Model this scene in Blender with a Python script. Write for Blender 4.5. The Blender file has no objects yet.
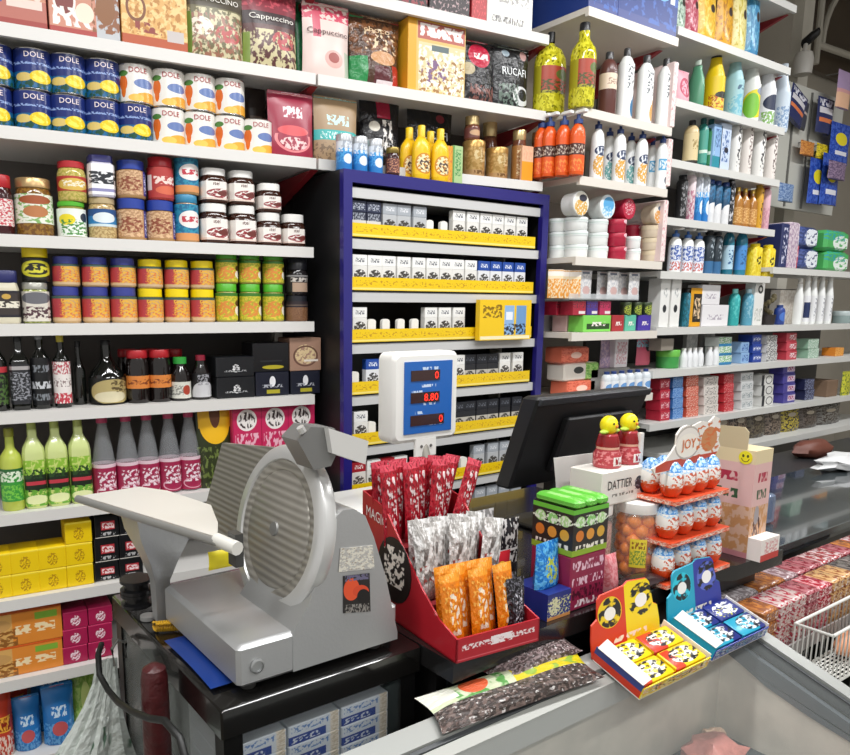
import bpy, math, random
from mathutils import Vector
random.seed(7)
C=bpy.context.scene.collection
PI=math.pi
# ---------------------------------------------------------------- camera maths (850x755 frame)
F=727.;PX=346.;PY=437.;PIT=math.radians(9.9);YAW=math.radians(34.2);H=1.5
cp,sp=math.cos(PIT),math.sin(PIT);cy,sy=math.cos(YAW),math.sin(YAW)
def ray(px,py):
    a=(px-PX)/F;b=-(py-PY)/F
    f=cp+b*sp;u=b*cp-sp
    return (a*cy+f*sy,-a*sy+f*cy,u)
def proj(x,y,z):
    r=x*cy-y*sy;f=x*sy+y*cy;u=z-H
    d=f*cp-u*sp;v=u*cp+f*sp
    return (PX+F*r/d,PY-F*v/d,d)
def onz(px,py,z):
    x,y,u=ray(px,py);t=(z-H)/u
    return (x*t,y*t,z)
def hp(px,d):
    x,y,u=ray(px,310);f=x*sy+y*cy
    return (x*d/f,y*d/f)
class Plane:
    def __init__(s,p,deg=0):
        s.p=p;s.a=math.radians(deg);s.d=(math.cos(s.a),math.sin(s.a));s.n=(-math.sin(s.a),math.cos(s.a))
    def at(s,px,py,back=0):
        x,y,u=ray(px,py);k=s.p[0]*s.n[0]+s.p[1]*s.n[1]+back
        t=k/(x*s.n[0]+y*s.n[1]);X,Y=x*t,y*t
        return ((X-s.p[0])*s.d[0]+(Y-s.p[1])*s.d[1],H+u*t,X,Y)
    def u(s,px,z,back=0):
        py=310
        for _ in range(6):
            u,zz,X,Y=s.at(px,py,back);py=proj(X,Y,z)[1]
        return u,X,Y
    def xy(s,u,back=0):
        return (s.p[0]+u*s.d[0]+back*s.n[0],s.p[1]+u*s.d[1]+back*s.n[1])
# ---------------------------------------------------------------- materials
def lin(h):
    if not isinstance(h,str):return tuple(h)+(1,)
    h=h.lstrip('#');o=[]
    for i in (0,2,4):
        c=int(h[i:i+2],16)/255
        o.append(c/12.92 if c<=.04045 else ((c+.055)/1.055)**2.4)
    return (*o,1)
MT={}
def M(name,col,rough=.5,metal=0,bump=0,bscale=60,alpha=1,emit=0,var=0,vscale=8,trans=0,ior=1.45,coat=0):
    if name in MT:return MT[name]
    m=bpy.data.materials.new(name);m.use_nodes=True;MT[name]=m
    nt=m.node_tree;b=nt.nodes['Principled BSDF'];c=lin(col)
    b.inputs['Base Color'].default_value=c;b.inputs['Roughness'].default_value=rough;b.inputs['Metallic'].default_value=metal
    b.inputs['Coat Weight'].default_value=coat
    if alpha<1:b.inputs['Alpha'].default_value=alpha
    if trans:b.inputs['Transmission Weight'].default_value=trans;b.inputs['IOR'].default_value=ior
    if emit:b.inputs['Emission Color'].default_value=c;b.inputs['Emission Strength'].default_value=emit
    if bump or var:
        tc=nt.nodes.new('ShaderNodeTexCoord');n=nt.nodes.new('ShaderNodeTexNoise')
        nt.links.new(tc.outputs['Object'],n.inputs['Vector']);n.inputs['Scale'].default_value=bscale if bump else vscale
        n.inputs['Detail'].default_value=4
        if bump:
            bm=nt.nodes.new('ShaderNodeBump');bm.inputs['Strength'].default_value=bump;bm.inputs['Distance'].default_value=.01
            nt.links.new(n.outputs['Fac'],bm.inputs['Height']);nt.links.new(bm.outputs['Normal'],b.inputs['Normal'])
        if var:
            mx=nt.nodes.new('ShaderNodeMix');mx.data_type='RGBA'
            mx.inputs[6].default_value=tuple(v*(1-var) for v in c[:3])+(1,);mx.inputs[7].default_value=tuple(min(1,v*(1+var)) for v in c[:3])+(1,)
            nt.links.new(n.outputs['Fac'],mx.inputs[0]);nt.links.new(mx.outputs[2],b.inputs['Base Color'])
    return m
def PR(name,base,*layers,rough=.4,metal=0,bump=0,bscale=9,alpha=1):
    """printed surface: flat shapes in the item's own UV square (u across the front, v up)"""
    if name in MT:return MT[name]
    m=bpy.data.materials.new(name);m.use_nodes=True;MT[name]=m
    nt=m.node_tree;N=nt.nodes;Lk=nt.links;b=N['Principled BSDF']
    b.inputs['Roughness'].default_value=rough;b.inputs['Metallic'].default_value=metal
    if alpha<1:b.inputs['Alpha'].default_value=alpha
    uv=N.new('ShaderNodeUVMap');sx=N.new('ShaderNodeSeparateXYZ');Lk.new(uv.outputs[0],sx.inputs[0])
    def math_(op,a,bb=None,c=None):
        n=N.new('ShaderNodeMath');n.operation=op
        for i,v in enumerate((a,bb,c)):
            if v is None:continue
            if isinstance(v,(int,float)):n.inputs[i].default_value=v
            else:Lk.new(v,n.inputs[i])
        return n.outputs[0]
    def vmath(op,a,bb=None):
        n=N.new('ShaderNodeVectorMath');n.operation=op
        for i,v in enumerate((a,bb)):
            if v is None:continue
            if isinstance(v,tuple):n.inputs[i].default_value=v
            else:Lk.new(v,n.inputs[i])
        return n.outputs['Value'] if op=='LENGTH' else n.outputs[0]
    def rect(u0,v0,u1,v1):
        return math_('MULTIPLY',math_('COMPARE',sx.outputs[0],(u0+u1)/2,(u1-u0)/2),math_('COMPARE',sx.outputs[1],(v0+v1)/2,(v1-v0)/2))
    def ell(cu,cv,ru,rv):
        return math_('LESS_THAN',vmath('LENGTH',vmath('MULTIPLY',vmath('SUBTRACT',uv.outputs[0],(cu,cv,0)),(1/ru,1/rv,0))),1)
    def noise(sux,svy,off,thr,det=2):
        n=N.new('ShaderNodeTexNoise');n.noise_dimensions='2D';n.inputs['Scale'].default_value=1;n.inputs['Detail'].default_value=det
        Lk.new(vmath('ADD',vmath('MULTIPLY',uv.outputs[0],(sux,svy,0)),(off,off*1.7,0)),n.inputs['Vector'])
        mr=N.new('ShaderNodeMapRange');Lk.new(n.outputs['Fac'],mr.inputs[0]);mr.inputs[1].default_value=thr-.035;mr.inputs[2].default_value=thr+.035
        return mr.outputs[0]
    cur=None;c0=lin(base)
    for i,l in enumerate(layers):
        k=l[0];g=l[1:5];col=l[5];ex=l[6:]
        if k=='r':mk=rect(*g)
        elif k=='e':mk=ell(*g)
        elif k=='o':mk=math_('SUBTRACT',ell(*g),ell(g[0],g[1],g[2]*ex[0],g[3]*ex[0]))
        elif k=='t':mk=math_('MULTIPLY',rect(*g),noise(1.35*(ex[0] if ex else 24),1.35*(ex[1] if len(ex)>1 else 14),3.1*i+1,ex[2] if len(ex)>2 else .52,1))
        elif k=='n':mk=math_('MULTIPLY',rect(*g),noise(2.1*(ex[0] if ex else 7),2.1*(ex[1] if len(ex)>1 else 7),5.3*i+2,ex[2] if len(ex)>2 else .52))
        elif k=='en':mk=math_('MULTIPLY',ell(*g),noise(1.5*(ex[0] if ex else 9),1.5*(ex[1] if len(ex)>1 else 9),4.7*i+2,ex[2] if len(ex)>2 else .52))
        mx=N.new('ShaderNodeMix');mx.data_type='RGBA';Lk.new(mk,mx.inputs[0])
        if cur is None:mx.inputs[6].default_value=c0
        else:Lk.new(cur,mx.inputs[6])
        mx.inputs[7].default_value=lin(col);cur=mx.outputs[2]
    if cur is None:b.inputs['Base Color'].default_value=c0
    else:Lk.new(cur,b.inputs['Base Color'])
    if bump:
        n=N.new('ShaderNodeTexNoise');n.inputs['Scale'].default_value=bscale;n.inputs['Detail'].default_value=3
        Lk.new(uv.outputs[0],n.inputs['Vector']);bm=N.new('ShaderNodeBump');bm.inputs['Strength'].default_value=bump;bm.inputs['Distance'].default_value=.02
        Lk.new(n.outputs['Fac'],bm.inputs['Height']);Lk.new(bm.outputs['Normal'],b.inputs['Normal'])
    return m
def glassy(name,col,alpha=.25,rough=.05):
    """clear film or glass: part transparent, part glossy tint"""
    if name in MT:return MT[name]
    m=bpy.data.materials.new(name);m.use_nodes=True;MT[name]=m
    b=m.node_tree.nodes['Principled BSDF'];b.inputs['Base Color'].default_value=lin(col);b.inputs['Roughness'].default_value=rough
    b.inputs['Alpha'].default_value=alpha;b.inputs['Coat Weight'].default_value=.3
    return m
# ---------------------------------------------------------------- mesh builder
class MB:
    def __init__(s):s.v=[];s.f=[];s.m=[];s.uv=[];s.mats=[];s.smooth=[]
    def mi(s,m):
        if m not in s.mats:s.mats.append(m)
        return s.mats.index(m)
    def add(s,vs,fs,uvs,m,smooth=False):
        o=len(s.v);s.v+=vs;i=s.mi(m)
        for f,u in zip(fs,uvs):
            s.f.append([o+k for k in f]);s.uv.append(u);s.m.append(i);s.smooth.append(smooth)
        return s
    def box(s,x0,y0,z0,x1,y1,z1,m,bev=0,wrap=False,tf=None):
        if bev:
            b=min(bev,(x1-x0)/3,(y1-y0)/3,(z1-z0)/3)
            # rounded vertical edges and chamfered ends by an octagon prism
            pl=[(x0+b,y0),(x1-b,y0),(x1,y0+b),(x1,y1-b),(x1-b,y1),(x0+b,y1),(x0,y1-b),(x0,y0+b)]
            return s.prism(pl,z0,z1,m,(x0,y0,x1,y1),tf=tf,ch=b)
        vs=[(x0,y0,z0),(x1,y0,z0),(x1,y1,z0),(x0,y1,z0),(x0,y0,z1),(x1,y0,z1),(x1,y1,z1),(x0,y1,z1)]
        fs=[(0,1,5,4),(1,2,6,5),(2,3,7,6),(3,0,4,7),(4,5,6,7),(3,2,1,0)]
        o=(0,0,0,0) if wrap else (0,1,2,-1)
        uvs=[[(k,0),(k+1,0),(k+1,1),(k,1)] for k in o]+[[(0,1),(1,1),(1,2),(0,2)],[(0,-1),(1,-1),(1,0),(0,0)]]
        if tf:vs=[tf(*p) for p in vs]
        return s.add(vs,fs,uvs,m)
    def prism(s,pl,z0,z1,m,bb=None,tf=None,ch=0):
        n=len(pl)
        if bb is None:bb=(min(p[0] for p in pl),min(p[1] for p in pl),max(p[0] for p in pl),max(p[1] for p in pl))
        w=bb[2]-bb[0] or 1;cx=(bb[0]+bb[2])/2;cyy=(bb[1]+bb[3])/2;d=bb[3]-bb[1] or 1
        rings=[(z0+ch,1),(z1-ch,1)] if ch else [(z0,1),(z1,1)]
        if ch:
            rings=[(z0,(w-2*ch)/w)]+rings+[(z1,(w-2*ch)/w)]
        vs=[]
        for z,k in rings:
            for p in pl:
                q=(cx+(p[0]-cx)*k,cyy+(p[1]-cyy)*(k if not ch else max(.5,(d-2*ch*(k<1))/d)) if k<1 else p[1],z)
                vs.append(q)
        fs=[];uvs=[]
        H_=z1-z0 or 1
        for r in range(len(rings)-1):
            for i in range(n):
                j=(i+1)%n;fs.append((r*n+i,r*n+j,(r+1)*n+j,(r+1)*n+i))
                mx=(pl[i][0]+pl[j][0])/2;my=(pl[i][1]+pl[j][1])/2
                front=abs(pl[i][1]-bb[1])<1e-6 and abs(pl[j][1]-bb[1])<1e-6
                off=0 if front or my<cyy and abs(mx-cx)<w*.499 else 3
                uvs.append([((vs[k][0]-bb[0])/w+off,(vs[k][2]-z0)/H_) for k in fs[-1]])
        L=len(rings)-1
        fs.append(tuple(L*n+i for i in range(n)));uvs.append([((vs[k][0]-bb[0])/w,1+(vs[k][1]-bb[1])/d) for k in fs[-1]])
        fs.append(tuple(n-1-i for i in range(n)));uvs.append([((vs[k][0]-bb[0])/w,-1) for k in fs[-1]])
        if tf:vs=[tf(*p) for p in vs]
        return s.add(vs,fs,uvs,m)
    def lathe(s,prof,m,n=18,syy=1,cx=0,cyy=0,zr=None,tf=None,sq=0):
        z0,z1=zr or (prof[0][1],prof[-1][1]);H_=(z1-z0) or 1
        vs=[];fs=[];uvs=[]
        def rad(t):
            if not sq:return 1
            c,q=abs(math.cos(t)),abs(math.sin(t));e=2+sq*6
            return 1/((c**e+q**e)**(1/e))
        for r,z in prof:
            for i in range(n):
                t=2*PI*i/n-PI/2;k=rad(t)
                vs.append((cx+r*k*math.cos(t),cyy+r*k*math.sin(t)*syy,z))
        for a in range(len(prof)-1):
            for i in range(n):
                j=(i+1)%n
                if prof[a][0]<1e-7 and prof[a+1][0]<1e-7:continue
                t0=2*i/n;t0=t0 if t0<=1 else t0-2;t1=t0+2/n   # -1..1 across full turn
                u0,u1=.5+t0,.5+t1
                f=(a*n+i,a*n+j,(a+1)*n+j,(a+1)*n+i)
                va,vb=(prof[a][1]-z0)/H_,(prof[a+1][1]-z0)/H_
                fs.append(f);uvs.append([(u0,va),(u1,va),(u1,vb),(u0,vb)])
        if tf:vs=[tf(*p) for p in vs]
        return s.add(vs,fs,uvs,m,True)
    def tube(s,pts,r,m,n=8):
        vs=[];fs=[];uvs=[];P=[Vector(p) for p in pts];rr=r if isinstance(r,(list,tuple)) else [r]*len(P)
        up=Vector((0,0,1))
        for i,p in enumerate(P):
            t=(P[min(i+1,len(P)-1)]-P[max(i-1,0)]).normalized()
            a=t.cross(up)
            if a.length<1e-3:a=t.cross(Vector((0,1,0)))
            a.normalize();b=a.cross(t)
            for k in range(n):
                q=p+(a*math.cos(2*PI*k/n)+b*math.sin(2*PI*k/n))*rr[i];vs.append(tuple(q))
        for i in range(len(P)-1):
            for k in range(n):
                j=(k+1)%n;fs.append((i*n+k,i*n+j,(i+1)*n+j,(i+1)*n+k));uvs.append([(k/n,i),(k/n+1/n,i),(k/n+1/n,i+1),(k/n,i+1)])
        fs.append(tuple(range(n)));uvs.append([(0,0)]*n)
        o=(len(P)-1)*n;fs.append(tuple(o+n-1-k for k in range(n)));uvs.append([(0,0)]*n)
        return s.add(vs,fs,uvs,m,True)
    def poly(s,pts,m,thick=None,uvs=None):
        """flat polygon pts (3d), optionally given a thickness vector"""
        n=len(pts)
        if thick is None:
            return s.add([tuple(p) for p in pts],[tuple(range(n))],[uvs or [(0,0)]*n],m)
        t=Vector(thick);a=[tuple(p) for p in pts];b=[tuple(Vector(p)+t) for p in pts]
        fs=[tuple(range(n)),tuple(n+n-1-i for i in range(n))]+[(i,n+i,n+(i+1)%n,(i+1)%n) for i in range(n)]
        uu=uvs or [(0,0)]*n
        return s.add(a+b,fs,[uu,[(9,9)]*n]+[[(9,9)]*4]*n,m)
    def pouch(s,w,h,d,m,nx=8,nz=10,lump=.06,seed=1,flat=0,tf=None,both=False):
        """sealed pillow bag standing up, crimped at the top"""
        rnd=random.Random(seed);vs=[];fs=[];uvs=[]
        ph=[rnd.uniform(0,6) for _ in range(6)]
        def th(u,v):
            u=min(1,max(0,u));e=1-abs(2*u-1)**2.6
            if both:g=max(0,1-abs(2*v-1)**5)
            else:g=min(1,(1-v)**.55*1.15)*min(1,.75+v*2)
            return d/2*max(e,0)**.6*g*(1+lump*(math.sin(7*u+ph[0])*math.sin(9*v+ph[1])+.6*math.sin(15*v+ph[2]+4*u)))
        for side in (0,1):
            for j in range(nz+1):
                for i in range(nx+1):
                    u,v=i/nx,j/nz;pin=1-.06*math.sin(PI*v)*(1 if both else .6)
                    y=th(u,v);vs.append(((u-.5)*w*pin,(-y if side==0 else y),v*h))
        K=(nx+1)*(nz+1)
        for side in (0,1):
            for j in range(nz):
                for i in range(nx):
                    a=side*K+j*(nx+1)+i;q=(a,a+1,a+nx+2,a+nx+1)
                    uu=[(i/nx,j/nz),((i+1)/nx,j/nz),((i+1)/nx,(j+1)/nz),(i/nx,(j+1)/nz)]
                    if side:q=q[::-1];uu=[(x+3,y) for x,y in uu[::-1]]
                    fs.append(q);uvs.append(uu)
        s.th=th
        # bottom seam
        for i in range(nx):
            fs.append((i+1,i,K+i,K+i+1));uvs.append([(0,-1)]*4)
        if tf:vs=[tf(*p) for p in vs]
        return s.add(vs,fs,uvs,m,True)
    def ball(s,c,r,m,n=10,k=7,sz=1,sxx=1,syy=1):
        prof=[(r*math.sin(PI*i/k),-r*sz*math.cos(PI*i/k)) for i in range(k+1)]
        return s.lathe(prof,m,n,tf=lambda x,y,z:(c[0]+x*sxx,c[1]+y*syy,c[2]+z))
    def text(s,t,h,m,cx=0,cz=0,y=0,rad=None,w=None):
        """lettering lying on the front plane y, or wrapped round a radius"""
        vs,fs=TX(t)
        x0=min(v[0] for v in vs);x1=max(v[0] for v in vs);y0=min(v[1] for v in vs);y1=max(v[1] for v in vs)
        k=h/(y1-y0);kx=k if w is None else w/(x1-x0)
        out=[]
        for a,b in vs:
            X=(a-(x0+x1)/2)*kx;Z=cz+(b-(y0+y1)/2)*k
            if rad:
                th=(X+cx)/rad;out.append((rad*math.sin(th),-rad*math.cos(th)+y,Z))
            else:out.append((X+cx,y,Z))
        return s.add(out,fs,[[(0,0)]*len(f) for f in fs],m)
    def mesh(s,name):
        me=bpy.data.meshes.new(name);me.from_pydata(s.v,[],s.f)
        for m in s.mats:me.materials.append(m)
        me.polygons.foreach_set('material_index',s.m);me.polygons.foreach_set('use_smooth',s.smooth)
        ul=me.uv_layers.new(name='UVMap');fl=[c for u in s.uv for p in u for c in p]
        ul.data.foreach_set('uv',fl)
        me.update()
        try:me.set_sharp_from_angle(angle=math.radians(42))
        except Exception:pass
        return me
_TX={}
def TX(t):
    if t in _TX:return _TX[t]
    cu=bpy.data.curves.new('t','FONT');cu.body=t;cu.resolution_u=2;o=bpy.data.objects.new('t',cu);C.objects.link(o)
    dg=bpy.context.evaluated_depsgraph_get();ev=o.evaluated_get(dg);me=ev.to_mesh()
    r=([(v.co.x,v.co.y) for v in me.vertices],[tuple(p.vertices) for p in me.polygons])
    ev.to_mesh_clear();bpy.data.objects.remove(o);bpy.data.curves.remove(cu);_TX[t]=r
    return r
# ---------------------------------------------------------------- objects
def link(name,me,parent=None):
    o=bpy.data.objects.new(name,me);C.objects.link(o)
    if parent is not None:o.parent=parent
    return o
def part(name,mb,parent,label=None):
    o=link(name,mb.mesh(name),parent)
    if label:o['label']=label
    return o
def tag(o,label,cat,group=None):
    o['label']=label;o['category']=cat
    if group:o['group']=group
    return o
def thing(name,label,cat,loc=(0,0,0),rz=0,group=None,mb=None):
    o=link(name,mb.mesh(name) if mb else None);o.location=loc;o.rotation_euler=(0,0,rz)
    return tag(o,label,cat,group)
def struct(name,mb):
    o=link(name,mb.mesh(name));o['kind']='structure';return o
KIDS={}
def dup(root):
    r=root.copy();C.objects.link(r)
    for ch in KIDS.get(root.name,[]):
        c=ch.copy();C.objects.link(c);c.parent=r
        for g in KIDS.get(ch.name,[]):
            d=g.copy();C.objects.link(d);d.parent=c
    return r
PROTO={}
def spawn(key,build,loc,rz,label,cat,group=None,name=None):
    if key not in PROTO:
        nm,root,parts=build()
        o=link(nm,root.mesh(nm) if root else None)
        KIDS[o.name]=[part(pn,pm,o) for pn,pm in parts]
        PROTO[key]=o
    else:o=dup(PROTO[key])
    o.location=loc
    o.rotation_euler=rz if isinstance(rz,tuple) else (0,0,rz)
    for k in ('group',):
        if k in o:del o[k]
    return tag(o,label,cat,group)
ORD=['first','second','third','fourth','fifth','sixth','seventh','eighth','ninth','tenth','eleventh','twelfth','thirteenth','fourteenth','fifteenth','sixteenth']
GRP=None
def run(pl,z,kind,spans,top,label,cat,args=(),back=.025,d=None,flat=False,group=None,dims=None,tilt=0,turn=0):
    """a row of like items on a shelf: spans are pixel widths, top the pixel row of the first one's top"""
    def geo(a,b,bk):
        c=(a+b)/2;u,X,Y=pl.u(c,z+.03,bk)
        dep=proj(X,Y,z)[2];phi=math.atan((c-PX)/738)
        w=(pl.u(b,z+.03,bk)[0]-pl.u(a,z+.03,bk)[0]) if flat else (b-a)*dep*math.cos(phi)/F
        return w,u,X,Y
    a,b=spans[0];w=geo(a,b,back)[0]
    if dims:w,h,d_=dims
    else:
        d_=d or (w if not flat else w*.6)
        bk=back+(0 if flat else d_/2)
        if not flat:w=geo(a,b,bk)[0];d_=d or w
        h=pl.at((a+b)/2,top,bk)[1]-z
    key=(kind.__name__,round(w,4),round(h,4),round(d_,4),str(args))
    for i,(a,b) in enumerate(spans):
        bk=back+d_/2;c=(a+b)/2
        if flat:
            u=(pl.u(a,z+h*.4,back)[0]+pl.u(b,z+h*.4,back)[0])/2;X,Y=pl.xy(u,bk)
        else:u,X,Y=pl.u(c,z+h*.4,bk)
        lb=label.replace('{o}',ORD[i])
        spawn(key,lambda:kind(w,h,d_,*args),(X,Y,z+.0004),(tilt,0,pl.a+turn) if tilt else pl.a+turn,lb,cat,group)
    return z+h+.0006
# ---------------------------------------------------------------- kinds (front faces -Y, stands on z=0)
def k_can(w,h,d,nm,lab,txt,tcol):
    r=w/2;b=MB();b.lathe([(0,.002),(r*.93,.002),(r*.96,0),(r*.99,h*.01),(r*.97,h*.03),(r*.97,h*.97),(r*.99,h*.985),(r*.96,h),(r*.93,h-.003),(0,h-.003)],M('tin_metal','#c9c9c6',.25,1),20)
    l=MB();l.lathe([(r*.985,h*.035),(r*.985,h*.965)],lab,20)
    t=MB();t.text(txt,h*.13,M('ink_'+tcol,tcol,.5),0,h*.83,0,r*.985+.0012,w*.5)
    return nm,None,[('body',b),('label',l),('lettering',t)]
def k_jar(w,h,d,nm,glass,lid,lab,lr,lidh=.2,sq=0,txt=None,tcol='#7a1020',tz=.4):
    r=w/2;syy=d/w;e=h*(1-lidh)
    b=MB();b.lathe([(0,0),(r*.9,0),(r*.97,h*.03),(r*.98,h*.08),(r*.98,e*.82),(r*.88,e*.95),(r*.82,e),(0,e)],glass,18,syy,sq=sq,zr=(0,h))
    c=MB();c.lathe([(r*.86,e*.985),(r*.9,e),(r*.9,h*.985),(r*.86,h),(0,h)],lid,18,syy,sq=sq*.5)
    l=MB();l.lathe([(r*.993,h*lr[0]),(r*.993,h*lr[1])],lab,18,syy,sq=sq)
    P=[('body',b),('lid',c),('label',l)]
    if txt:
        t=MB();t.text(txt,h*.1,M('ink_'+tcol,tcol,.5),0,h*tz,0,r*.993+.0012,w*.6);P.append(('lettering',t))
    return nm,None,P
PROF={
 'slim':[(.9,0),(1,.03),(1,.62),(.92,.69),(.5,.79),(.42,.82),(.42,.9)],
 'oil':[(.92,0),(1,.03),(1,.6),(.85,.67),(.4,.76),(.36,.9)],
 'wine':[(.95,0),(1,.02),(1,.52),(.8,.6),(.4,.72),(.34,.9)],
 'cone':[(.9,0),(1,.04),(.98,.42),(.92,.47),(.78,.6),(.56,.76),(.42,.84),(.42,.9)],
 'round':[(.6,0),(.85,.05),(1,.22),(1,.36),(.85,.5),(.45,.64),(.28,.74),(.25,.92)],
 'shampoo':[(.92,0),(1,.03),(1,.7),(.9,.8),(.6,.87),(.42,.89)],
 'spray':[(.92,0),(1,.02),(1,.84),(.85,.89),(.7,.9)],
 'soft':[(.9,0),(1,.04),(1,.45),(.9,.62),(.6,.78),(.55,.84),(.55,.88)],
 'tube':[(.98,0),(1,.02),(1,.9),(.95,.91)],
 'mustard':[(.9,0),(1,.04),(1,.55),(.92,.66),(.55,.76),(.4,.8)],
 'pump':[(.92,0),(1,.03),(1,.62),(.85,.72),(.5,.78),(.42,.8)],
 'jug':[(.95,0),(1,.04),(1,.58),(.94,.68),(.7,.78),(.3,.83),(.22,.86)]}
def k_bottle(w,h,d,nm,prof,body,cap,lab=None,lr=(.1,.5),caph=.1,capr=.42,txt=None,tcol='#ffffff',tz=.3,sq=0,tw=.6):
    r=w/2;syy=d/w;p=[(0,0)]+[(a*r,z*h) for a,z in PROF[prof]];top=p[-1][1]
    b=MB();b.lathe(p+[(0,top)],body,18,syy,zr=(0,h),sq=sq)
    c=MB();c.lathe([(r*capr,max(top-.004,h*(1-caph))),(r*capr,h*.99),(r*capr*.9,h),(0,h)],cap,12,syy if syy>.9 else 1)
    P=[('body',b),('cap',c)]
    if lab:
        l=MB();l.lathe([(r*1.008,h*lr[0]),(r*1.008,h*lr[1])],lab,18,syy,sq=sq);P.append(('label',l))
    if txt:
        t=MB();t.text(txt,h*.06,M('ink_'+tcol,tcol,.5),0,h*tz,0,r*1.008+.0012,w*tw);P.append(('lettering',t))
    return nm,None,P
def k_pump(w,h,d,nm,body,cap,lab=None):
    r=w/2;syy=d/w;p=[(0,0)]+[(a*r,z*h) for a,z in PROF['pump']]
    b=MB();b.lathe(p+[(0,h*.8)],body,16,syy,zr=(0,h))
    c=MB();c.lathe([(r*.5,h*.79),(r*.5,h*.86),(r*.22,h*.87),(r*.18,h*.94),(0,h*.94)],cap,10)
    hd=MB();hd.box(-r*.3,-r*1.1,h*.94,r*.3,r*.35,h,M('white_plastic','#f2f2ee',.35),.003)
    P=[('body',b),('cap',c),('pump_head',hd)]
    if lab:
        l=MB();l.lathe([(r*1.01,h*.05),(r*1.01,h*.6)],lab,16,syy);P.append(('label',l))
    return nm,None,P
def k_box(w,h,d,nm,mat,bev=.0015,wrap=False,side=None):
    b=MB();b.box(-w/2,-d/2,0,w/2,d/2,h,mat,0 if wrap else bev,wrap)
    return nm,b,[]
def k_lidbox(w,h,d,nm,mat,lid,txt=None,tcol='#ffffff',tz=.3,tw=.6,th=.16):
    b=MB();b.box(-w/2,-d/2,0,w/2,d/2,h*.97,mat,.001)
    l=MB();l.box(-w/2+.0006,-d/2+.0006,h*.97,w/2-.0006,d/2-.0006,h,lid)
    P=[('body',b),('top_flap',l)]
    if txt:
        t=MB();t.text(txt,h*th,M('ink_'+tcol,tcol,.5),0,h*tz,-d/2-.0012,None,w*tw);P.append(('lettering',t))
    return nm,None,P
def k_pack(w,h,d,nm,mat,lid):
    b=MB();b.box(-w/2,-d/2,0,w/2,d/2,h*.62,mat,.001)
    l=MB();l.box(-w/2,-d/2,h*.62,w/2,d/2,h,lid,.001)
    return nm,None,[('body',b),('flip_lid',l)]
def k_pusher(w,h,d,nm,mat):
    b=MB();n=8
    pts=[(-w/2,0,0),(w/2,0,0)]+[(w/2*math.cos(PI*i/n),0,h-w/2*.5+w/2*.5*math.sin(PI*i/n)) for i in range(n+1)]
    b.poly([(x,-d/2,z) for x,_,z in pts],mat,(0,d,0))
    return nm,b,[]
def k_bag(w,h,d,nm,mat,txt=None,tcol='#ffffff',tz=.75,tw=.7,seed=1,th=.09,lump=.06):
    b=MB();b.pouch(w,h,d,mat,seed=seed,lump=lump)
    s_=MB();s_.box(-w*.485,-.0015,h*.975,w*.485,.0015,h*1.03,mat)
    P=[('pouch',b),('top_seal',s_)]
    if txt:
        t=MB();t.text(txt,h*th,M('ink_'+tcol,tcol,.5),0,h*tz,0,None,w*tw)
        t.v=[(x,-b.th(x/w+.5,z/h)*1.04-.0025,z) for x,y,z in t.v];P.append(('lettering',t))
    return nm,None,P
def k_tub(w,h,d,nm,mat,lid):
    r=w/2;b=MB();b.lathe([(0,0),(r*.9,0),(r*.95,h*.05),(r*.96,h*.66)],mat,18,d/w,zr=(0,h))
    l=MB();l.lathe([(r*.98,h*.62),(r,h*.68),(r,h*.95),(r*.94,h),(0,h)],lid,18,d/w)
    return nm,None,[('body',b),('lid',l)]
def k_sidetub(w,h,d,nm,mat,lid):
    """tub lying on its side, lid to the front; round face upright"""
    r=w/2;tf=lambda x,y,z:(x,-z+d/2,y+r)
    b=MB();b.lathe([(0,0),(r*.92,0),(r*.96,d*.7)],mat,20,tf=tf)
    l=MB();vs=[]
    l.lathe([(r*.97,d*.66),(r,d*.7),(r,d*.96),(r*.95,d)],mat,20,tf=tf)
    n=20;pts=[(r*.95*math.cos(2*PI*i/n),-d/2,r+r*.95*math.sin(2*PI*i/n)) for i in range(n)]
    l.poly(pts,lid,None,[(.5+p[0]/w,p[2]/w) for p in pts])
    return nm,None,[('body',b),('lid',l)]
def k_tin(w,h,d,nm,mat,lid):
    r=w/2;b=MB();b.lathe([(0,0),(r*.96,0),(r*.98,h*.02),(r*.98,h*.82)],mat,18,zr=(0,h))
    l=MB();l.lathe([(r,h*.8),(r,h*.97),(r*.96,h),(0,h)],lid,18)
    return nm,None,[('body',b),('lid',l)]
def k_stand(w,h,d,nm,mat,lid):
    """squeeze tube standing on its flip cap"""
    b=MB();b.pouch(w,h*.84,d,mat,lump=.01,tf=lambda x,y,z:(x,y,z+h*.16))
    l=MB();l.lathe([(0,0),(w*.42,0),(w*.42,h*.17),(0,h*.17)],lid,14,d/w)
    return nm,None,[('tube',b),('cap',l)]

# ================================================================ planes of the shop
A=Plane(hp(315,2.3),-6.5)     # long wall shelving on the left
K=Plane(hp(345,2.25),0)       # cigarette cabinet
S2=Plane(hp(573,2.68),0)      # toiletries bay that stands proud
S3=Plane(hp(668,3.05),0)      # bays at the far right
ZA=[A.at(545,34)[1],2.19,1.951,1.69,1.465,1.236,.962,.722,.49,.24]
white=M('white_enamel','#dcdad6',.38,0)
shelfgray=M('grey_enamel','#c9c9c8',.4)
darkpanel=M('dark_grey_panel','#5c5753',.6,var=.12,vscale=5)
redmetal=M('red_bracket_paint','#8c1f27',.45)
black=M('black_plastic','#121214',.45)
steel=M('steel','#b9bbbb',.32,.9,var=.06)
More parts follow.
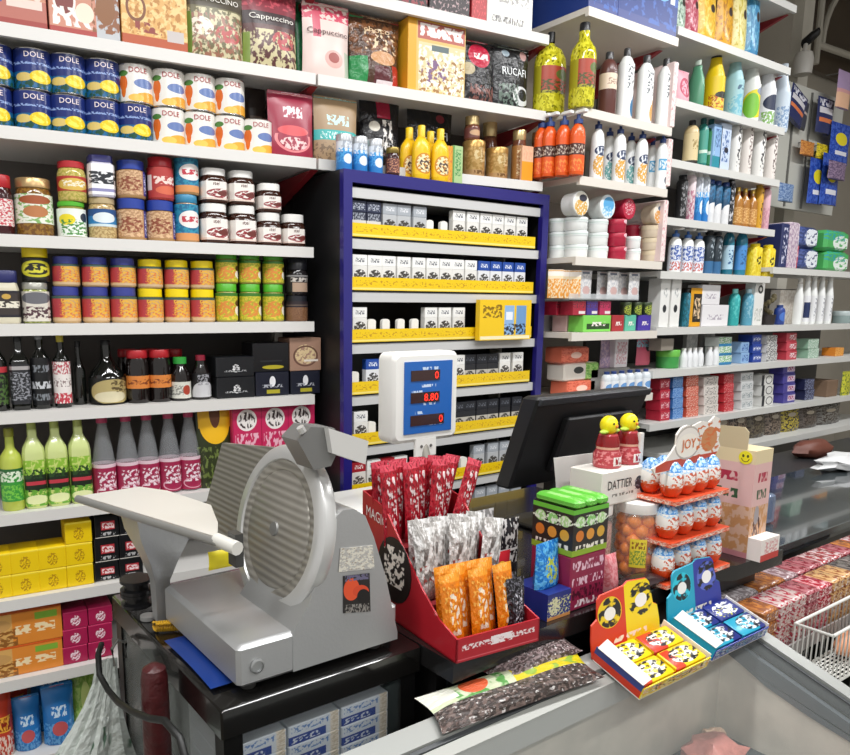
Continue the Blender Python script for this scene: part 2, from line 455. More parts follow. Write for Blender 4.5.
# ---- setting
b=MB();b.box(-3.2,-2.2,-.05,7,2.95,0,M('floor_tile','#a29c92',.35,var=.1,vscale=2));struct('floor',b)
b=MB();b.box(-3.2,-2.2,4.3,7,2.95,4.35,M('ceiling_paint','#8d8880',.8));struct('ceiling',b)
b=MB();b.box(-3.2,2.72,0,7,2.8,4.3,M('wall_paint','#aaa498',.8,var=.15,vscale=3));struct('wall_back',b)
b=MB();b.box(6.9,-2.2,0,7,2.72,4.3,M('wall_paint'  ,'#8f897e'));struct('wall_right',b)
# ---- long shelving unit
def shelf_mb(x0,x1,dep,mat,lip=.031,y0=0):
    b=MB();b.box(x0,y0,-lip,x1,y0+.014,.0,mat);b.box(x0,y0+.014,-.02,x1,y0+dep,0,mat);return b
ox,oy=A.xy(0);unit=thing('shelving_unit','long white metal shelving unit full of jars, tins and bottles on the left','shelving unit',(ox,oy,0),A.a)
uj=.012
for i,z in enumerate(ZA):
    spans=[(-1.9,uj-.004),(uj+.004,.905)] if i<3 else [(-1.9,-.003)]
    for a,c in spans:
        o=part('shelf',shelf_mb(a,c,.36,white),unit);o.location=(0,0,z)
b=MB();b.box(-1.9,.36,0,.93,.375,2.95,darkpanel);part('back_panel',b,unit,'dark grey back panel')
for z in ZA[:3]:
    for x in (uj,.9):
        b=MB();b.poly([(x-.012,.02,z-.03),(x-.012,.35,z-.03),(x-.012,.35,z-.12)],redmetal,(.024,0,0));part('bracket',b,unit,'dark red bracket')
for x0,x1,y0 in ((0,.03,.335),(.905,.94,.2)):
    b=MB();b.box(x0,y0,0,x1,.36,2.95,M('beige_post','#b9b2a6',.5));part('upright',b,unit,'beige upright')
b=MB();b.box(-1.9,.03,0,-.003,.36,.2,M('plinth_grey','#55524f',.5));part('plinth',b,unit)
# ---- cigarette cabinet
blue=M('cabinet_blue','#201a72',.35,coat=.3)
zc=[1.865,1.715,1.555,1.395,1.231,1.065,.90,.737]
cab=thing('cigarette_cabinet','blue framed cigarette cabinet with black sides and yellow price strips','cabinet',(K.p[0],K.p[1],0),0)
cw0,cw1=-.005,.9;ctop=1.912
b=MB();b.box(cw0,0,0,cw0+.032,.02,ctop,blue);b.box(cw1-.032,0,0,cw1,.02,ctop,blue);b.box(cw0+.032,0,ctop-.036,cw1-.032,.02,ctop,blue);part('frame',b,cab,'dark blue frame')
b=MB();b.box(cw0,.02,0,cw0+.02,.3,ctop,black);part('side_panel',b,cab,'black side panel')
b=MB();b.box(cw1-.02,.02,0,cw1,.3,ctop,black);part('side_panel',b,cab,'black side panel')
b=MB();b.box(cw0+.02,.02,ctop-.02,cw1-.02,.3,ctop,black);part('top_panel',b,cab)
b=MB();b.box(cw0+.02,.28,0,cw1-.02,.3,ctop-.02,black);part('back_panel',b,cab)
strip=PR('yellow_price_strip','#efc812',('r',.0,.05,1,.2,'#f7e27a'),('t',.02,.35,.98,.75,'#c9981a',60,5,.6),rough=.3)
for i,z in enumerate(zc):
    o=part('shelf',shelf_mb(cw0+.033,cw1-.033,.24,shelfgray,.03,.012),cab);o.location=(0,0,z)
    if i:
        b=MB();b.box(cw0+.034,.006,.006,cw1-.06,.009,.046,strip,wrap=False);o=part('price_strip',b,cab,'yellow price strip');o.location=(0,0,z)
        b=MB();b.box(cw0+.034,.011,.0006,cw1-.06,.2,.026,black);o=part('pack_tray',b,cab);o.location=(0,0,z)
# cabinet rows: packs stand in the tray behind the strip
def packs(px,zi,mat,lid,label,cat='cigarette pack',kind=k_pack,h=.087,w=.055,back=.024,grp='cigarette packs in the blue cabinet'):
    z=zc[zi]+.0272
    for i,(p,l) in enumerate(zip(px,label)):
        u,X,Y=K.u(p,z+.06,back+.011)
        if kind is k_pusher:
            spawn(('pusher',w,h),lambda:k_pusher(w,h,.012,'shelf_pusher',mat),(X,Y,z),0,l,'shelf pusher','white pack pushers in the blue cabinet')
        else:
            spawn(('pack',mat.name,lid.name,h),lambda:k_pack(w,h,.022,'cigarette_pack',mat,lid),(X,Y,z),0,l,cat,grp)
pw=PR('pack_white_base','#e3e2de',('en',.5,.45,.42,.34,'#3a3632',5,7,.42),('n',0,0,1,.3,'#8b8378',8,6,.5))
pwl=PR('pack_white_lid','#efefec',('t',.2,.3,.8,.7,'#6d7078',9,5,.5))
pg=PR('pack_grey_base','#b9bcbf',('en',.5,.4,.42,.34,'#3a3632',5,7,.42))
pgl=PR('pack_grey_lid','#a6acb3',('t',.2,.3,.8,.7,'#d8dade',9,5,.5))
pn=PR('pack_navy_base','#23283c',('r',0,0,1,.55,'#d5d4cf'),('t',.1,.55,.9,.95,'#9aa0ac',9,5,.5))
pnl=PR('pack_navy_lid','#232a44',('t',.1,.2,.9,.8,'#aab0bd',9,5,.52))
pb=PR('pack_blue_base','#e0e2e6',('en',.5,.45,.4,.36,'#35322f',5,7,.45))
pbl=PR('pack_blue_lid','#1f4aa0',('t',.2,.3,.8,.7,'#dfe6f2',8,5,.5))
pk=PR('pack_dark_base','#24252a',('r',0,0,1,.6,'#bdb9b0'),('en',.5,.25,.4,.3,'#35322f',5,7,.45))
pkl=PR('pack_dark_lid','#1d1f26',('t',.15,.3,.85,.7,'#666a74',9,5,.55))
prd=PR('pack_red_base','#e4dfda',('en',.5,.4,.42,.36,'#413632',5,7,.45))
prl=PR('pack_red_lid','#a8202c',('t',.2,.3,.8,.7,'#f0d8d6',8,5,.5))
pshm=M('pusher_white','#eeece4',.4)
def names(fmt,n,row):return [fmt.replace('{o}',ORD[i]).replace('{r}',row) for i in range(n)]
T='top strip'
packs([357,372],1,pn,pnl,names('navy cigarette pack, {o} from left on the {r} of the blue cabinet',2,'top row'))
packs([388,402,418],1,pg,pgl,names('grey cigarette pack, {o} from left on the {r} of the blue cabinet',3,'top row'))
packs([429,443],1,pshm,None,names('small white shelf pusher, {o} from left in gap on the {r} of the cabinet',2,'top row'),kind=k_pusher,h=.05,w=.03)
packs([457,471,484,496,508,520],1,pw,pwl,names('white cigarette pack, {o} of the white ones on the {r} of the blue cabinet',6,'top row'))
packs([358,373,387,402,417,431,444,456,469],2,pw,pwl,names('white cigarette pack, {o} from left in the second row of the blue cabinet',9,''))
packs([482,494,506,518],2,pb,pbl,names('blue and white cigarette pack, {o} of the blue ones in the second cabinet row',4,''))
packs([358],3,pw,pwl,['white cigarette pack at the left end of the third cabinet row'])
packs([371,385,400,414],3,pshm,None,names('white shelf pusher, {o} from left in the third row of the cabinet',4,''),kind=k_pusher,h=.05,w=.03)
packs([429,443,457],3,pw,pwl,names('white cigarette pack, {o} of three left of the yellow display in the third row',3,''))
packs([354],4,pshm,None,['white shelf pusher left of the blue pack in the fourth cabinet row'],kind=k_pusher,h=.05,w=.03)
packs([371],4,pb,pbl,['blue lidded cigarette pack left of the price display in the fourth cabinet row'])
packs([457],4,pw,pwl,['white cigarette pack just right of the price display in the fourth cabinet row'])
packs([468,480,491],4,pk,pkl,names('dark cigarette pack, {o} of three in the fourth row of the cabinet',3,''))
packs([503,516],4,pw,pwl,names('white cigarette pack, {o} of two at the right end of the fourth row',2,''))
packs([359],5,pw,pwl,['white cigarette pack left of the price display in the fifth cabinet row'])
packs([371],5,pshm,None,['white shelf pusher beside the white pack in the fifth cabinet row'],kind=k_pusher,h=.05,w=.03)
packs([457,468,480,491,503,515],5,pk,pkl,names('dark cigarette pack, {o} right of the price display in the fifth row',6,''))
packs([357,386],6,prd,prl,names('red lidded cigarette pack, {o} of two in the lowest visible row left of the scale',2,''))
packs([372,399],6,pw,pwl,names('white cigarette pack, {o} of two among red lids in the lowest visible row',2,''))
packs([451,463],6,pshm,None,names('white shelf pusher, {o} right of the scale pole in the lowest visible row',2,''),kind=k_pusher,h=.05,w=.03)
packs([477,491,503],6,pg,pgl,names('grey cigarette pack, {o} of three near the monitor in the lowest visible row',3,''))
packs([478,490,502,514],7,pg,pgl,names('grey cigarette pack, {o} from left in the row level with the monitor base',4,''))
# yellow display card-box in the third row
u0,X0,Y0=K.u(475,zc[3]+.05,.0);u1=K.u(526,zc[3]+.05,.0)[0]
b=MB();hgt=K.at(500,299)[1]-zc[3]-.004
b.box(0,-.02,0,u1-u0,.0,hgt,PR('yellow_display','#f0c61c',('r',.02,.02,.98,.1,'#f6ecc0'),('t',.06,.55,.42,.88,'#8a6a10',12,9,.5),('r',.47,.12,.66,.86,'#8fb4dd'),('r',.7,.12,.9,.86,'#6f9ac9'),('t',.47,.12,.9,.4,'#2b3040',14,10,.5),('r',.5,.5,.63,.7,'#e8eef6')))
thing('display_box','yellow display box with two blue packs pictured, in the third cabinet row','display box',(X0,K.p[1]-.002,zc[3]+.001),0,None,b)

# ================================================================ left shelving: goods
def row(i):return ZA[i]
# --- tins of fruit on the second shelf
lab_pine=PR('tin_pineapple_label','#1b2c6e',('r',-1,0,2,.42,'#17608f'),('n',-1,.0,2,.3,'#1c4a3a',6,4,.5),('e',.3,.28,.15,.11,'#d9c070'),('e',.6,.3,.19,.17,'#e8c81c'),('en',.6,.32,.16,.14,'#f6e258',6,6,.5),('t',.1,.6,.9,.67,'#8fa7d8',20,16,.5),rough=.22)
lab_carr=PR('tin_carrot_label','#e9e6df',('e',.22,.5,.085,.22,'#d9691f'),('e',.22,.32,.05,.22,'#d9691f'),('e',.22,.76,.1,.08,'#4c7d38'),('e',.62,.5,.2,.13,'#6a80b4'),('e',.74,.13,.3,.15,'#e9a83c'),('e',.45,.1,.14,.1,'#f6c25a'),rough=.22)
z=row(2)
PG='pineapple tins on the second shelf';CG='carrot tins on the second shelf'
z2=run(A,z,k_can,[(-23,9),(17,50),(51,85),(86,118),(119,150)],83,'blue tin with yellow pineapple picture, {o} from left in the lower layer of tins','tin',('fruit_tin',lab_pine,'DOLE','#f4e6ea'),group=PG,dims=(.0985,.0995,.0985))
run(A,z2,k_can,[(-23,9),(17,50),(51,85),(86,118)],36,'blue tin with yellow pineapple picture, {o} from left in the upper layer of tins','tin',('fruit_tin',lab_pine,'DOLE','#f4e6ea'),group=PG,dims=(.0985,.0995,.0985))
run(A,z,k_can,[(152,183),(184,213),(214,242),(244,268)],0,'white tin with carrot picture, {o} of the white ones in the lower layer','tin',('vegetable_tin',lab_carr,'DOLE','#a82030'),group=CG,dims=(.0985,.0995,.0985))
run(A,z2,k_can,[(120,150),(152,183),(184,213),(214,242)],0,'white tin with carrot picture, {o} of the white ones in the upper layer','tin',('vegetable_tin',lab_carr,'DOLE','#a82030'),group=CG,dims=(.0985,.0995,.0985))
run(A,z,k_bag,[(247,268)],84,'small dark brown pack behind the last white carrot tin','coffee pack',('coffee_pack',PR('brown_pack','#2f2420',('r',.2,.2,.8,.6,'#6b5a50'))),flat=True,d=.04,back=.14)
run(A,z,k_bag,[(271,317)],92,'dark pink pouch with a smiling red swirl drawing beside the tins','snack pouch',('snack_pouch',PR('pink_pouch','#9c2c44',('o',.5,.3,.4,.22,'#e98a8e',.86),('r',.0,.36,1,.56,'#9c2c44'),('e',.5,.42,.34,.08,'#d8555a'),('t',.3,.62,.72,.8,'#f3dfe2',9,9,.48),('en',.5,.22,.3,.1,'#f0c8c6',9,9,.5),rough=.3)),flat=True,d=.06)
run(A,z,k_bag,[(318,362)],97,'beige pouch with a teal band standing above the blue-white cans','snack pouch',('snack_pouch',PR('beige_pouch','#a68c6c',('r',0,.34,1,.5,'#3cb0ac'),('t',.25,.58,.75,.74,'#bfeee8',8,8,.46),('n',0,0,1,.3,'#7c6650',7,7,.55),('t',.1,.36,.9,.47,'#d8f0ec',22,10,.55),rough=.4)),flat=True,d=.07)
run(A,z,k_bag,[(364,404)],96,'black coffee bag with a red tab and white horse head under the middle shelf','coffee bag',('coffee_bag',PR('black_coffee_bag','#16151a',('r',.38,.72,.72,1,'#a3173a'),('e',.3,.6,.13,.07,'#d8d2c4'),('n',.5,.25,.75,.7,'#e8e4df',6,5,.5),('n',0,0,1,.25,'#6a4a44',7,5,.55),rough=.22,bump=.3)),flat=True,d=.07,back=.08)
run(A,z,k_bag,[(411,456)],106,'black coffee bag with white lettering behind the mustard bottles','coffee bag',('coffee_bag',PR('black_coffee_bag_b','#131418',('e',.7,.85,.1,.06,'#7c2a34'),('n',.2,.05,.9,.4,'#6f7d86',7,7,.58),rough=.22,bump=.3),'RUCAFI','#eef2f4',.6,.66,2,.12),flat=True,d=.06,back=.1)
# --- top shelf of bags and cartons
z=row(1)
run(A,z,k_box,[(-46,46)],-50,'reddish biscuit carton at the left end of the top visible shelf','carton',('biscuit_carton',PR('red_biscuit_carton','#b46a5c',('r',.0,.0,1,.12,'#9c3d36'),('r',.55,.28,.95,.5,'#e3cfc4'),('r',.1,.32,.5,.62,'#3c4c86'),('n',0,.4,1,1,'#c98d70',5,5,.5))),flat=True,d=.09)
run(A,z,k_box,[(48,119)],-46,'pink carton with round white emblem and desserts beside the tan carton','carton',('dessert_carton',PR('dessert_carton_print','#c88a74',('r',0,0,1,.1,'#a8413c'),('r',.66,.0,1,1,'#b9bcc0'),('n',.6,.1,1,1,'#8d5a3a',5,5,.5),('e',.22,.42,.14,.18,'#7c3430'),('o',.22,.42,.16,.2,'#efe6e0',.8),('t',.05,.12,.6,.34,'#f4efe8',9,7,.46),('e',.8,.4,.14,.2,'#8a5a34'),('e',.5,.3,.13,.12,'#e9dcc8'))),flat=True,d=.09)
run(A,z,k_box,[(121,187)],-38,'tan carton with waffles and small lion emblem on the top visible shelf','carton',('waffle_carton',PR('waffle_carton_print','#d8aa64',('r',0,0,1,.14,'#b2542f'),('n',0,.15,1,1,'#e9c98a',5,6,.5),('n',.1,.15,.9,.6,'#b9803c',6,6,.56),('o',.22,.45,.15,.16,'#7c4a2c',.75),('e',.86,.86,.16,.2,'#2b2a30'),('en',.86,.86,.14,.17,'#ece6dc',8,8,.5),('t',.2,.18,.6,.3,'#8d3c34',8,9,.5),('r',.68,.12,.94,.25,'#c3bcb9'))),flat=True,d=.09)
ccg=PR('cappuccino_green','#6f6a4c',('n',0,0,1,.66,'#cfc6a2',6,6,.5),('n',0,0,1,.6,'#9a6a56',7,7,.55),('r',0,.68,1,1,'#4c4434'),('en',.25,.42,.2,.12,'#e9dfd2',8,8,.45),('en',.7,.35,.22,.12,'#b85a58',8,8,.45),('r',0,0,.1,.6,'#6d8a3c'),rough=.32)
ccr=PR('cappuccino_red','#58312f',('n',0,0,1,.5,'#c9bf96',6,6,.5),('r',0,.56,1,.72,'#39282a'),('r',0,.72,1,1,'#842f3c'),('n',0,.78,1,1,'#b84c58',6,8,.55),('en',.7,.38,.22,.12,'#b4484c',8,8,.45),('r',0,0,.1,.45,'#7d9440'),rough=.32)
run(A,z,k_bag,[(187,247)],-20,'olive brown cappuccino sachet bag with white lettering on the top shelf','coffee bag',('cappuccino_bag',ccg,'CAPPUCCINO','#f2efe6',.78,.8,3,.07),flat=True,d=.07)
run(A,z,k_bag,[(246,301)],-12,'dark red cappuccino sachet bag with white lettering on the top shelf','coffee bag',('cappuccino_bag',ccr,'Cappuccino','#f2efe6',.64,.8,4,.09),flat=True,d=.07)
run(A,z,k_bag,[(294,310)],2,'narrow green pack between the dark red and the pink cappuccino bags','snack pack',('snack_pack',PR('green_pack','#1f7a45',('n',0,0,1,1,'#155a34',5,5,.5))),flat=True,d=.05,back=.08)
run(A,z,k_bag,[(306,353)],3,'pale pink cappuccino bag with pink splash and coffee cup','coffee bag',('cappuccino_bag',PR('cappuccino_pink','#e2cdc6',('n',0,.8,1,1,'#c94660',5,8,.45),('r',.18,.55,.34,.92,'#c9566a'),('e',.6,.27,.2,.12,'#d6aaa2'),('e',.6,.29,.12,.07,'#a2544e'),('r',.85,0,1,.4,'#b9bfae'),rough=.35),'Cappuccino','#4c2a2c',.62,.86,5,.1),flat=True,d=.06)
run(A,z,k_bag,[(354,405)],15,'brown glossy chocolate drink bag with green corner beside the yellow box','chocolate bag',('chocolate_bag',PR('choco_bag','#4c3222',('n',0,.45,1,.95,'#7a4e30',4,5,.5),('r',0,0,.28,.42,'#2c8a4c'),('n',.25,.5,.9,.85,'#e6cfae',5,6,.6),('e',.6,.42,.26,.1,'#c99668'),('r',.4,.02,.72,.3,'#5a2a2e'),('r',.45,-.1,.78,.1,'#e2d4d6'),('r',.78,0,1,.34,'#b5342c'),rough=.2,bump=.4),'choco','#d8b890',.82,.5,6,.08),flat=True,d=.08)
run(A,z,k_box,[(408,465)],22,'yellow carton with white and brown sweets picture on the top visible shelf','carton',('sweets_carton',PR('sweets_carton_print','#e3a626',('r',.14,.0,1,.98,'#d9b76a'),('r',.16,.74,.98,.97,'#b05a4c'),('t',.2,.78,.95,.95,'#f3e8e4',8,9,.42),('r',.18,.06,.98,.7,'#dccb9c'),('n',.18,.04,.98,.66,'#f3eede',6,6,.5),('n',.18,.04,.98,.5,'#9d7038',8,8,.58),('r',.4,.6,.7,.68,'#5a6a6c'),('en',.45,.32,.22,.16,'#7a5a80',8,8,.55))),flat=True,d=.09)
run(A,z,k_bag,[(464,500)],40,'black coffee bag with a red flag shape near the right end of the top shelf','coffee bag',('coffee_bag',PR('black_flag_bag','#17161a',('e',.5,.78,.3,.2,'#b81f3e'),('t',.35,.72,.75,.82,'#f0dfe2',7,7,.45),('e',.18,.55,.16,.1,'#b9ad8a'),('n',.2,0,1,.3,'#7c4f48',6,5,.5),rough=.2,bump=.4)),flat=True,d=.07)
run(A,z,k_bag,[(498,533)],46,'black coffee bag with big white letters at the right end of the top shelf','coffee bag',('coffee_bag',PR('black_white_bag','#14161a',('e',.7,.22,.26,.16,'#d6d9d8'),('e',.74,.24,.15,.1,'#23262a'),('n',.1,.05,.6,.4,'#64756a',7,7,.5),('e',.3,.9,.1,.06,'#8a9aa4'),('e',.8,.9,.1,.08,'#b08a86'),rough=.22,bump=.3),'RUCAFI','#f0f4f4',.6,.66,7,.13),flat=True,d=.06)
z=row(0)
run(A,z,k_box,[(392,428)],-60,'black and red carton on the highest shelf left of the white book','carton',('dark_carton',PR('dark_carton_print','#2a1a1e',('n',0,0,1,1,'#8c3038',6,6,.55))),flat=True,d=.1)
run(A,z,k_box,[(430,470)],-50,'dark carton with pale dots on the highest shelf','carton',('dark_carton',PR('dotted_carton_print','#241418',('n',0,0,1,1,'#b89a9c',9,9,.62))),flat=True,d=.1)
run(A,z,k_box,[(472,487)],-20,'red narrow carton leaning on the white carton on the highest shelf','carton',('red_carton',PR('red_carton_print','#b02a30',('n',0,0,1,1,'#d8484c',6,6,.6))),flat=True,d=.1)
run(A,z,k_box,[(488,533)],-55,'white carton with faint grey printing on the highest shelf','carton',('white_carton',PR('white_carton_print','#e9e7e2',('t',.2,.3,.9,.62,'#a9a6a4',12,18,.55),('t',.1,.06,.8,.14,'#6c6a6a',30,10,.5))),flat=True,d=.1)
# --- jars on the third shelf
z=row(3)
jar_dk=M('jar_cherry','#3a1418',.12);redlid=M('red_lid','#b3242c',.35);blulid=M('blue_lid','#27409a',.35);ylid=M('yellow_lid','#f3d80e',.35);glid=M('green_lid','#55b22e',.35);wlid=M('white_lid','#efeeea',.4);dlid=M('dark_lid','#22232a',.35)
run(A,z,k_jar,[(-14,14)],176,'dark cherry jam jar with a white flower label at the left end','jar',('jam_jar',jar_dk,redlid,PR('jam_label','#e6ddd8',('n',0,0,1,1,'#c23c4c',7,7,.52)),(.15,.6)))
run(A,z,k_jar,[(15,54)],180,'big brown olive jar with a cream and green label','jar',('olive_jar',PR('olive_fill','#6e4a22',('n',-1,0,2,1,'#8f6a2c',7,8,.52),rough=.12),M('gold_lid','#b89a6c',.3,.6),PR('olive_label','#e6e8da',('n',0,0,1,1,'#7fae62',5,5,.56),('e',.5,.4,.22,.2,'#b8784a'),('e',.5,.8,.3,.15,'#a0522c'),rough=.4),(.22,.72),.16))
zz=run(A,z,k_jar,[(57,87)],203,'short jar with white label showing a lemon, under the red-lidded jar','jar',('pickle_jar',M('pickle_fill','#8a8a3e',.15),glid,PR('lemon_label','#e8efe6',('e',.34,.6,.2,.2,'#e8d628'),('n',.2,.05,.95,.6,'#4a8a40',6,6,.52),('e',.78,.7,.12,.16,'#2c3440'),rough=.35),(.04,.8),.12))
run(A,zz,k_jar,[(57,87)],163,'red-lidded jar of stuffed olives on top of the lemon-label jar','jar',('olive_jar',PR('green_olive_fill','#a8a04a',('n',-1,0,2,1,'#c8b466',8,8,.5),rough=.12),redlid,PR('olive_red_label','#b2372c',('e',.5,.45,.4,.4,'#d8b450'),('t',.2,.3,.8,.7,'#f4eed6',8,7,.5)),(.25,.62),.16))
zz=run(A,z,k_jar,[(88,117)],199,'jar with a blue ribbon label under the purple-lidded bottle','jar',('mushroom_jar',PR('mushroom_fill','#a58a5c',('n',-1,0,2,1,'#c8b07c',8,8,.5),rough=.12),M('cream_lid','#b9a57c',.4),PR('ribbon_label','#2d7fb8',('r',0,.6,1,1,'#1b4c86'),('e',.5,.5,.28,.3,'#dfe9ec'),('r',0,0,1,.15,'#cfe0e4')),(.3,.72),.14))
run(A,zz,k_jar,[(87,114)],157,'square white bottle with violet cap on top of the ribbon-label jar','jar',('milk_powder_jar',M('violet_white','#c9c6d8',.3),M('violet_lid','#4a4a92',.35),PR('black_print_label','#f0f0f2',('t',.2,.35,.85,.75,'#20242c',5,7,.45),('r',.1,.1,.9,.2,'#8d8cb8')),(.05,.78),.16,.8))
pbf=M('peanut_fill','#b08a5c',.25)
pbl_=PR('peanut_label_blue','#b48a64',('n',0,0,.7,1,'#d8b48c',6,6,.5),('en',.4,.45,.3,.3,'#8c4a34',7,7,.5),('r',.74,-1,1.3,2,'#2c2f86'),('t',.78,.1,.95,.9,'#cfd2ee',9,9,.5))
NG='peanut butter jars on the third shelf'
zz=run(A,z,k_jar,[(116,147),(147,174)],200,'blue-lidded peanut butter jar, {o} from left in the bottom layer of the third shelf','jar',('peanut_butter_jar',pbf,blulid,pbl_,(.08,.72),.24),group=NG)
run(A,zz,k_jar,[(116,146)],162,'blue-lidded peanut butter jar stacked beside the square violet-capped bottle','jar',('peanut_butter_jar',pbf,blulid,pbl_,(.08,.72),.24),group=NG)
run(A,zz,k_jar,[(147,174)],159,'red spread jar with red lid on the second peanut butter jar','jar',('spread_jar',M('red_fill','#a83a34',.25),redlid,PR('red_spread_label','#b23a36',('r',0,.25,.2,.75,'#e6d6cc'),('t',.25,.45,.9,.7,'#f2d8cf',7,7,.45),('e',.6,.25,.3,.14,'#d86a4c')),(.05,.76),.22))
teal=PR('teal_spread_label','#2c8fae',('n',0,0,1,1,'#1c6c94',4,5,.5),('e',.55,.58,.34,.24,'#efe9e6'),('t',.3,.5,.8,.66,'#c23a4a',7,9,.45),('r',0,0,1,.2,'#d8955c'))
zz=run(A,z,k_jar,[(174,199)],196,'teal spread jar with blue lid at the bottom beside the chocolate spread','jar',('spread_jar',pbf,M('teal_lid','#3a8ab0',.35),teal,(.05,.8),.16))
run(A,zz,k_jar,[(174,199)],152,'teal spread jar with beige lid on top of the blue-lidded teal jar','jar',('spread_jar',pbf,M('tan_lid','#b9a287',.35),teal,(.05,.82),.14))
nut=M('chocolate_fill','#351a10',.12);nl=PR('hazelnut_label','#eee9e2',('en',.62,.35,.34,.26,'#8f2c34',6,6,.45),('e',.66,.36,.14,.14,'#6a2a24'),('r',0,.0,1,.1,'#e2ccc0'))
NT='chocolate hazelnut jars on the third shelf'
zz=run(A,z,k_jar,[(199,227),(228,255)],205,'large chocolate hazelnut jar with white lid, {o} of two in the bottom layer','jar',('hazelnut_jar',nut,wlid,nl,(.1,.62),.2,.35,'nutella','#5a1018',.56),group=NT)
run(A,zz,k_jar,[(199,226),(227,253)],170,'large chocolate hazelnut jar with white lid, {o} of two in the upper layer','jar',('hazelnut_jar',nut,wlid,nl,(.1,.62),.2,.35,'nutella','#5a1018',.56),group=NT,dims=None)
zz=run(A,z,k_jar,[(256,280),(281,303)],214,'small chocolate hazelnut jar with white lid, {o} of two in the bottom layer','jar',('hazelnut_jar',nut,wlid,nl,(.12,.56),.24,.35,'nutella','#5a1018',.5),group=NT)
run(A,zz,k_jar,[(256,280)],185,'small chocolate hazelnut jar stacked on another small one beside the large jars','jar',('hazelnut_jar',nut,wlid,nl,(.12,.56),.24,.35,'nutella','#5a1018',.5),group=NT)
# --- fourth shelf: spreads in coloured lids
z=row(4)
run(A,z,k_jar,[(-8,20)],271,'square jar with navy lid and dark framed label at the left end','jar',('mayonnaise_jar',M('mayo_fill','#d2cbb4',.25),M('navy_lid','#2b2f66',.35),PR('framed_label','#23202a',('r',.08,.1,.92,.9,'#3a3230'),('t',.2,.35,.8,.6,'#e6e0cf',6,6,.45),('e',.5,.78,.1,.1,'#c9a24c')),(.12,.62),.22,.7))
zz=run(A,z,k_jar,[(22,50)],283,'jar of green pickles with grey lid under the yellow-lidded jar','jar',('pickle_jar',PR('pickle_green','#7d8644',('n',-1,0,2,1,'#a8ac6c',8,7,.5),rough=.15),M('silver_lid','#a8a79e',.3,.5),PR('pickle_label','#d8d2c6',('e',.5,.78,.35,.2,'#6a6a70'),('t',.1,.1,.9,.5,'#50343c',8,8,.5)),(.05,.78),.16,.3))
run(A,zz,k_jar,[(21,50)],247,'black jar with bright yellow lid on top of the pickle jar','jar',('mustard_jar',M('black_jar','#1e1e18',.25),ylid,PR('yellow_scribble_label','#22221c',('o',.5,.5,.45,.4,'#c8c22a',.72),('t',.15,.3,.9,.7,'#d6d040',5,5,.5)),(.08,.66),.3))
pbw=M('peanut_pale','#c9a878',.25)
pl=PR('peanut_label_red','#c8a070',('r',-.5,.15,.42,.95,'#b23c44'),('n',.35,.1,1.4,.95,'#e6b23c',6,6,.47),('n',.3,.1,1.4,.7,'#d8743a',6,6,.56),('r',-1,.0,2,.12,'#d2b48c'),('r',-1,.9,2,1,'#3d5a54'))
SG='peanut spread jars on the fourth shelf'
zz=run(A,z,k_jar,[(52,81),(82,110),(111,137)],287,'peanut spread jar with violet-blue lid, {o} from left in the bottom layer','jar',('peanut_spread_jar',pbw,M('violet_blue_lid','#3a4290',.35),pl,(.06,.74),.24),group=SG)
run(A,zz,k_jar,[(52,80),(81,109),(110,136)],257,'peanut spread jar with violet-blue lid, {o} from left in the upper layer','jar',('peanut_spread_jar',pbw,M('violet_blue_lid','#3a4290',.35),pl,(.06,.74),.24),group=SG)
zz=run(A,z,k_jar,[(137,164),(164,190),(190,215)],289,'peanut spread jar with yellow lid, {o} from left in the bottom layer','jar',('peanut_spread_jar',pbw,ylid,pl,(.06,.74),.24),group=SG)
run(A,zz,k_jar,[(137,163),(164,189),(190,214)],260,'peanut spread jar with yellow lid, {o} from left in the upper layer','jar',('peanut_spread_jar',pbw,ylid,pl,(.06,.74),.24),group=SG)
plg=PR('peanut_label_green','#a8ae2c',('n',0,0,1,1,'#d8c440',6,6,.5),('en',.4,.4,.3,.3,'#d88a3c',7,7,.45),('e',.85,.35,.18,.2,'#f0ecd8'),('e',.8,.62,.12,.12,'#5a3a24'),('r',-1,.88,2,1,'#3f7a2a'))
zz=run(A,z,k_jar,[(215,238),(238,262),(262,284)],284,'peanut spread jar with green lid, {o} from left in the bottom layer','jar',('peanut_spread_jar',M('peanut_green','#a89a4a',.25),glid,plg,(.05,.76),.2),group=SG)
run(A,zz,k_jar,[(215,238),(238,261),(262,284)],253,'peanut spread jar with green lid, {o} from left in the upper layer','jar',('peanut_spread_jar',M('peanut_green','#a89a4a',.25),glid,plg,(.05,.76),.2),group=SG)
zz=run(A,z,k_jar,[(285,308)],296,'brown coffee jar with dark lid at the right end under another coffee jar','jar',('coffee_jar',PR('coffee_fill','#6a4a34',('n',-1,0,2,1,'#8a6448',14,12,.5),rough=.2),dlid,PR('coffee_label_dark','#30262a',('r',0,.3,1,.42,'#7c6a5c')),(.55,.78),.24))
run(A,zz,k_jar,[(285,308)],259,'black coffee jar stacked on top of the brown coffee jar','jar',('coffee_jar',M('coffee_black','#1d191b',.15),dlid,PR('coffee_label_b','#2a2527',('r',0,.9,1,1,'#8f8d8c'),('r',.25,.0,.75,.55,'#b89c86'),('t',.2,.6,.8,.85,'#cfc8c0',8,8,.45)),(.1,.55),.3))
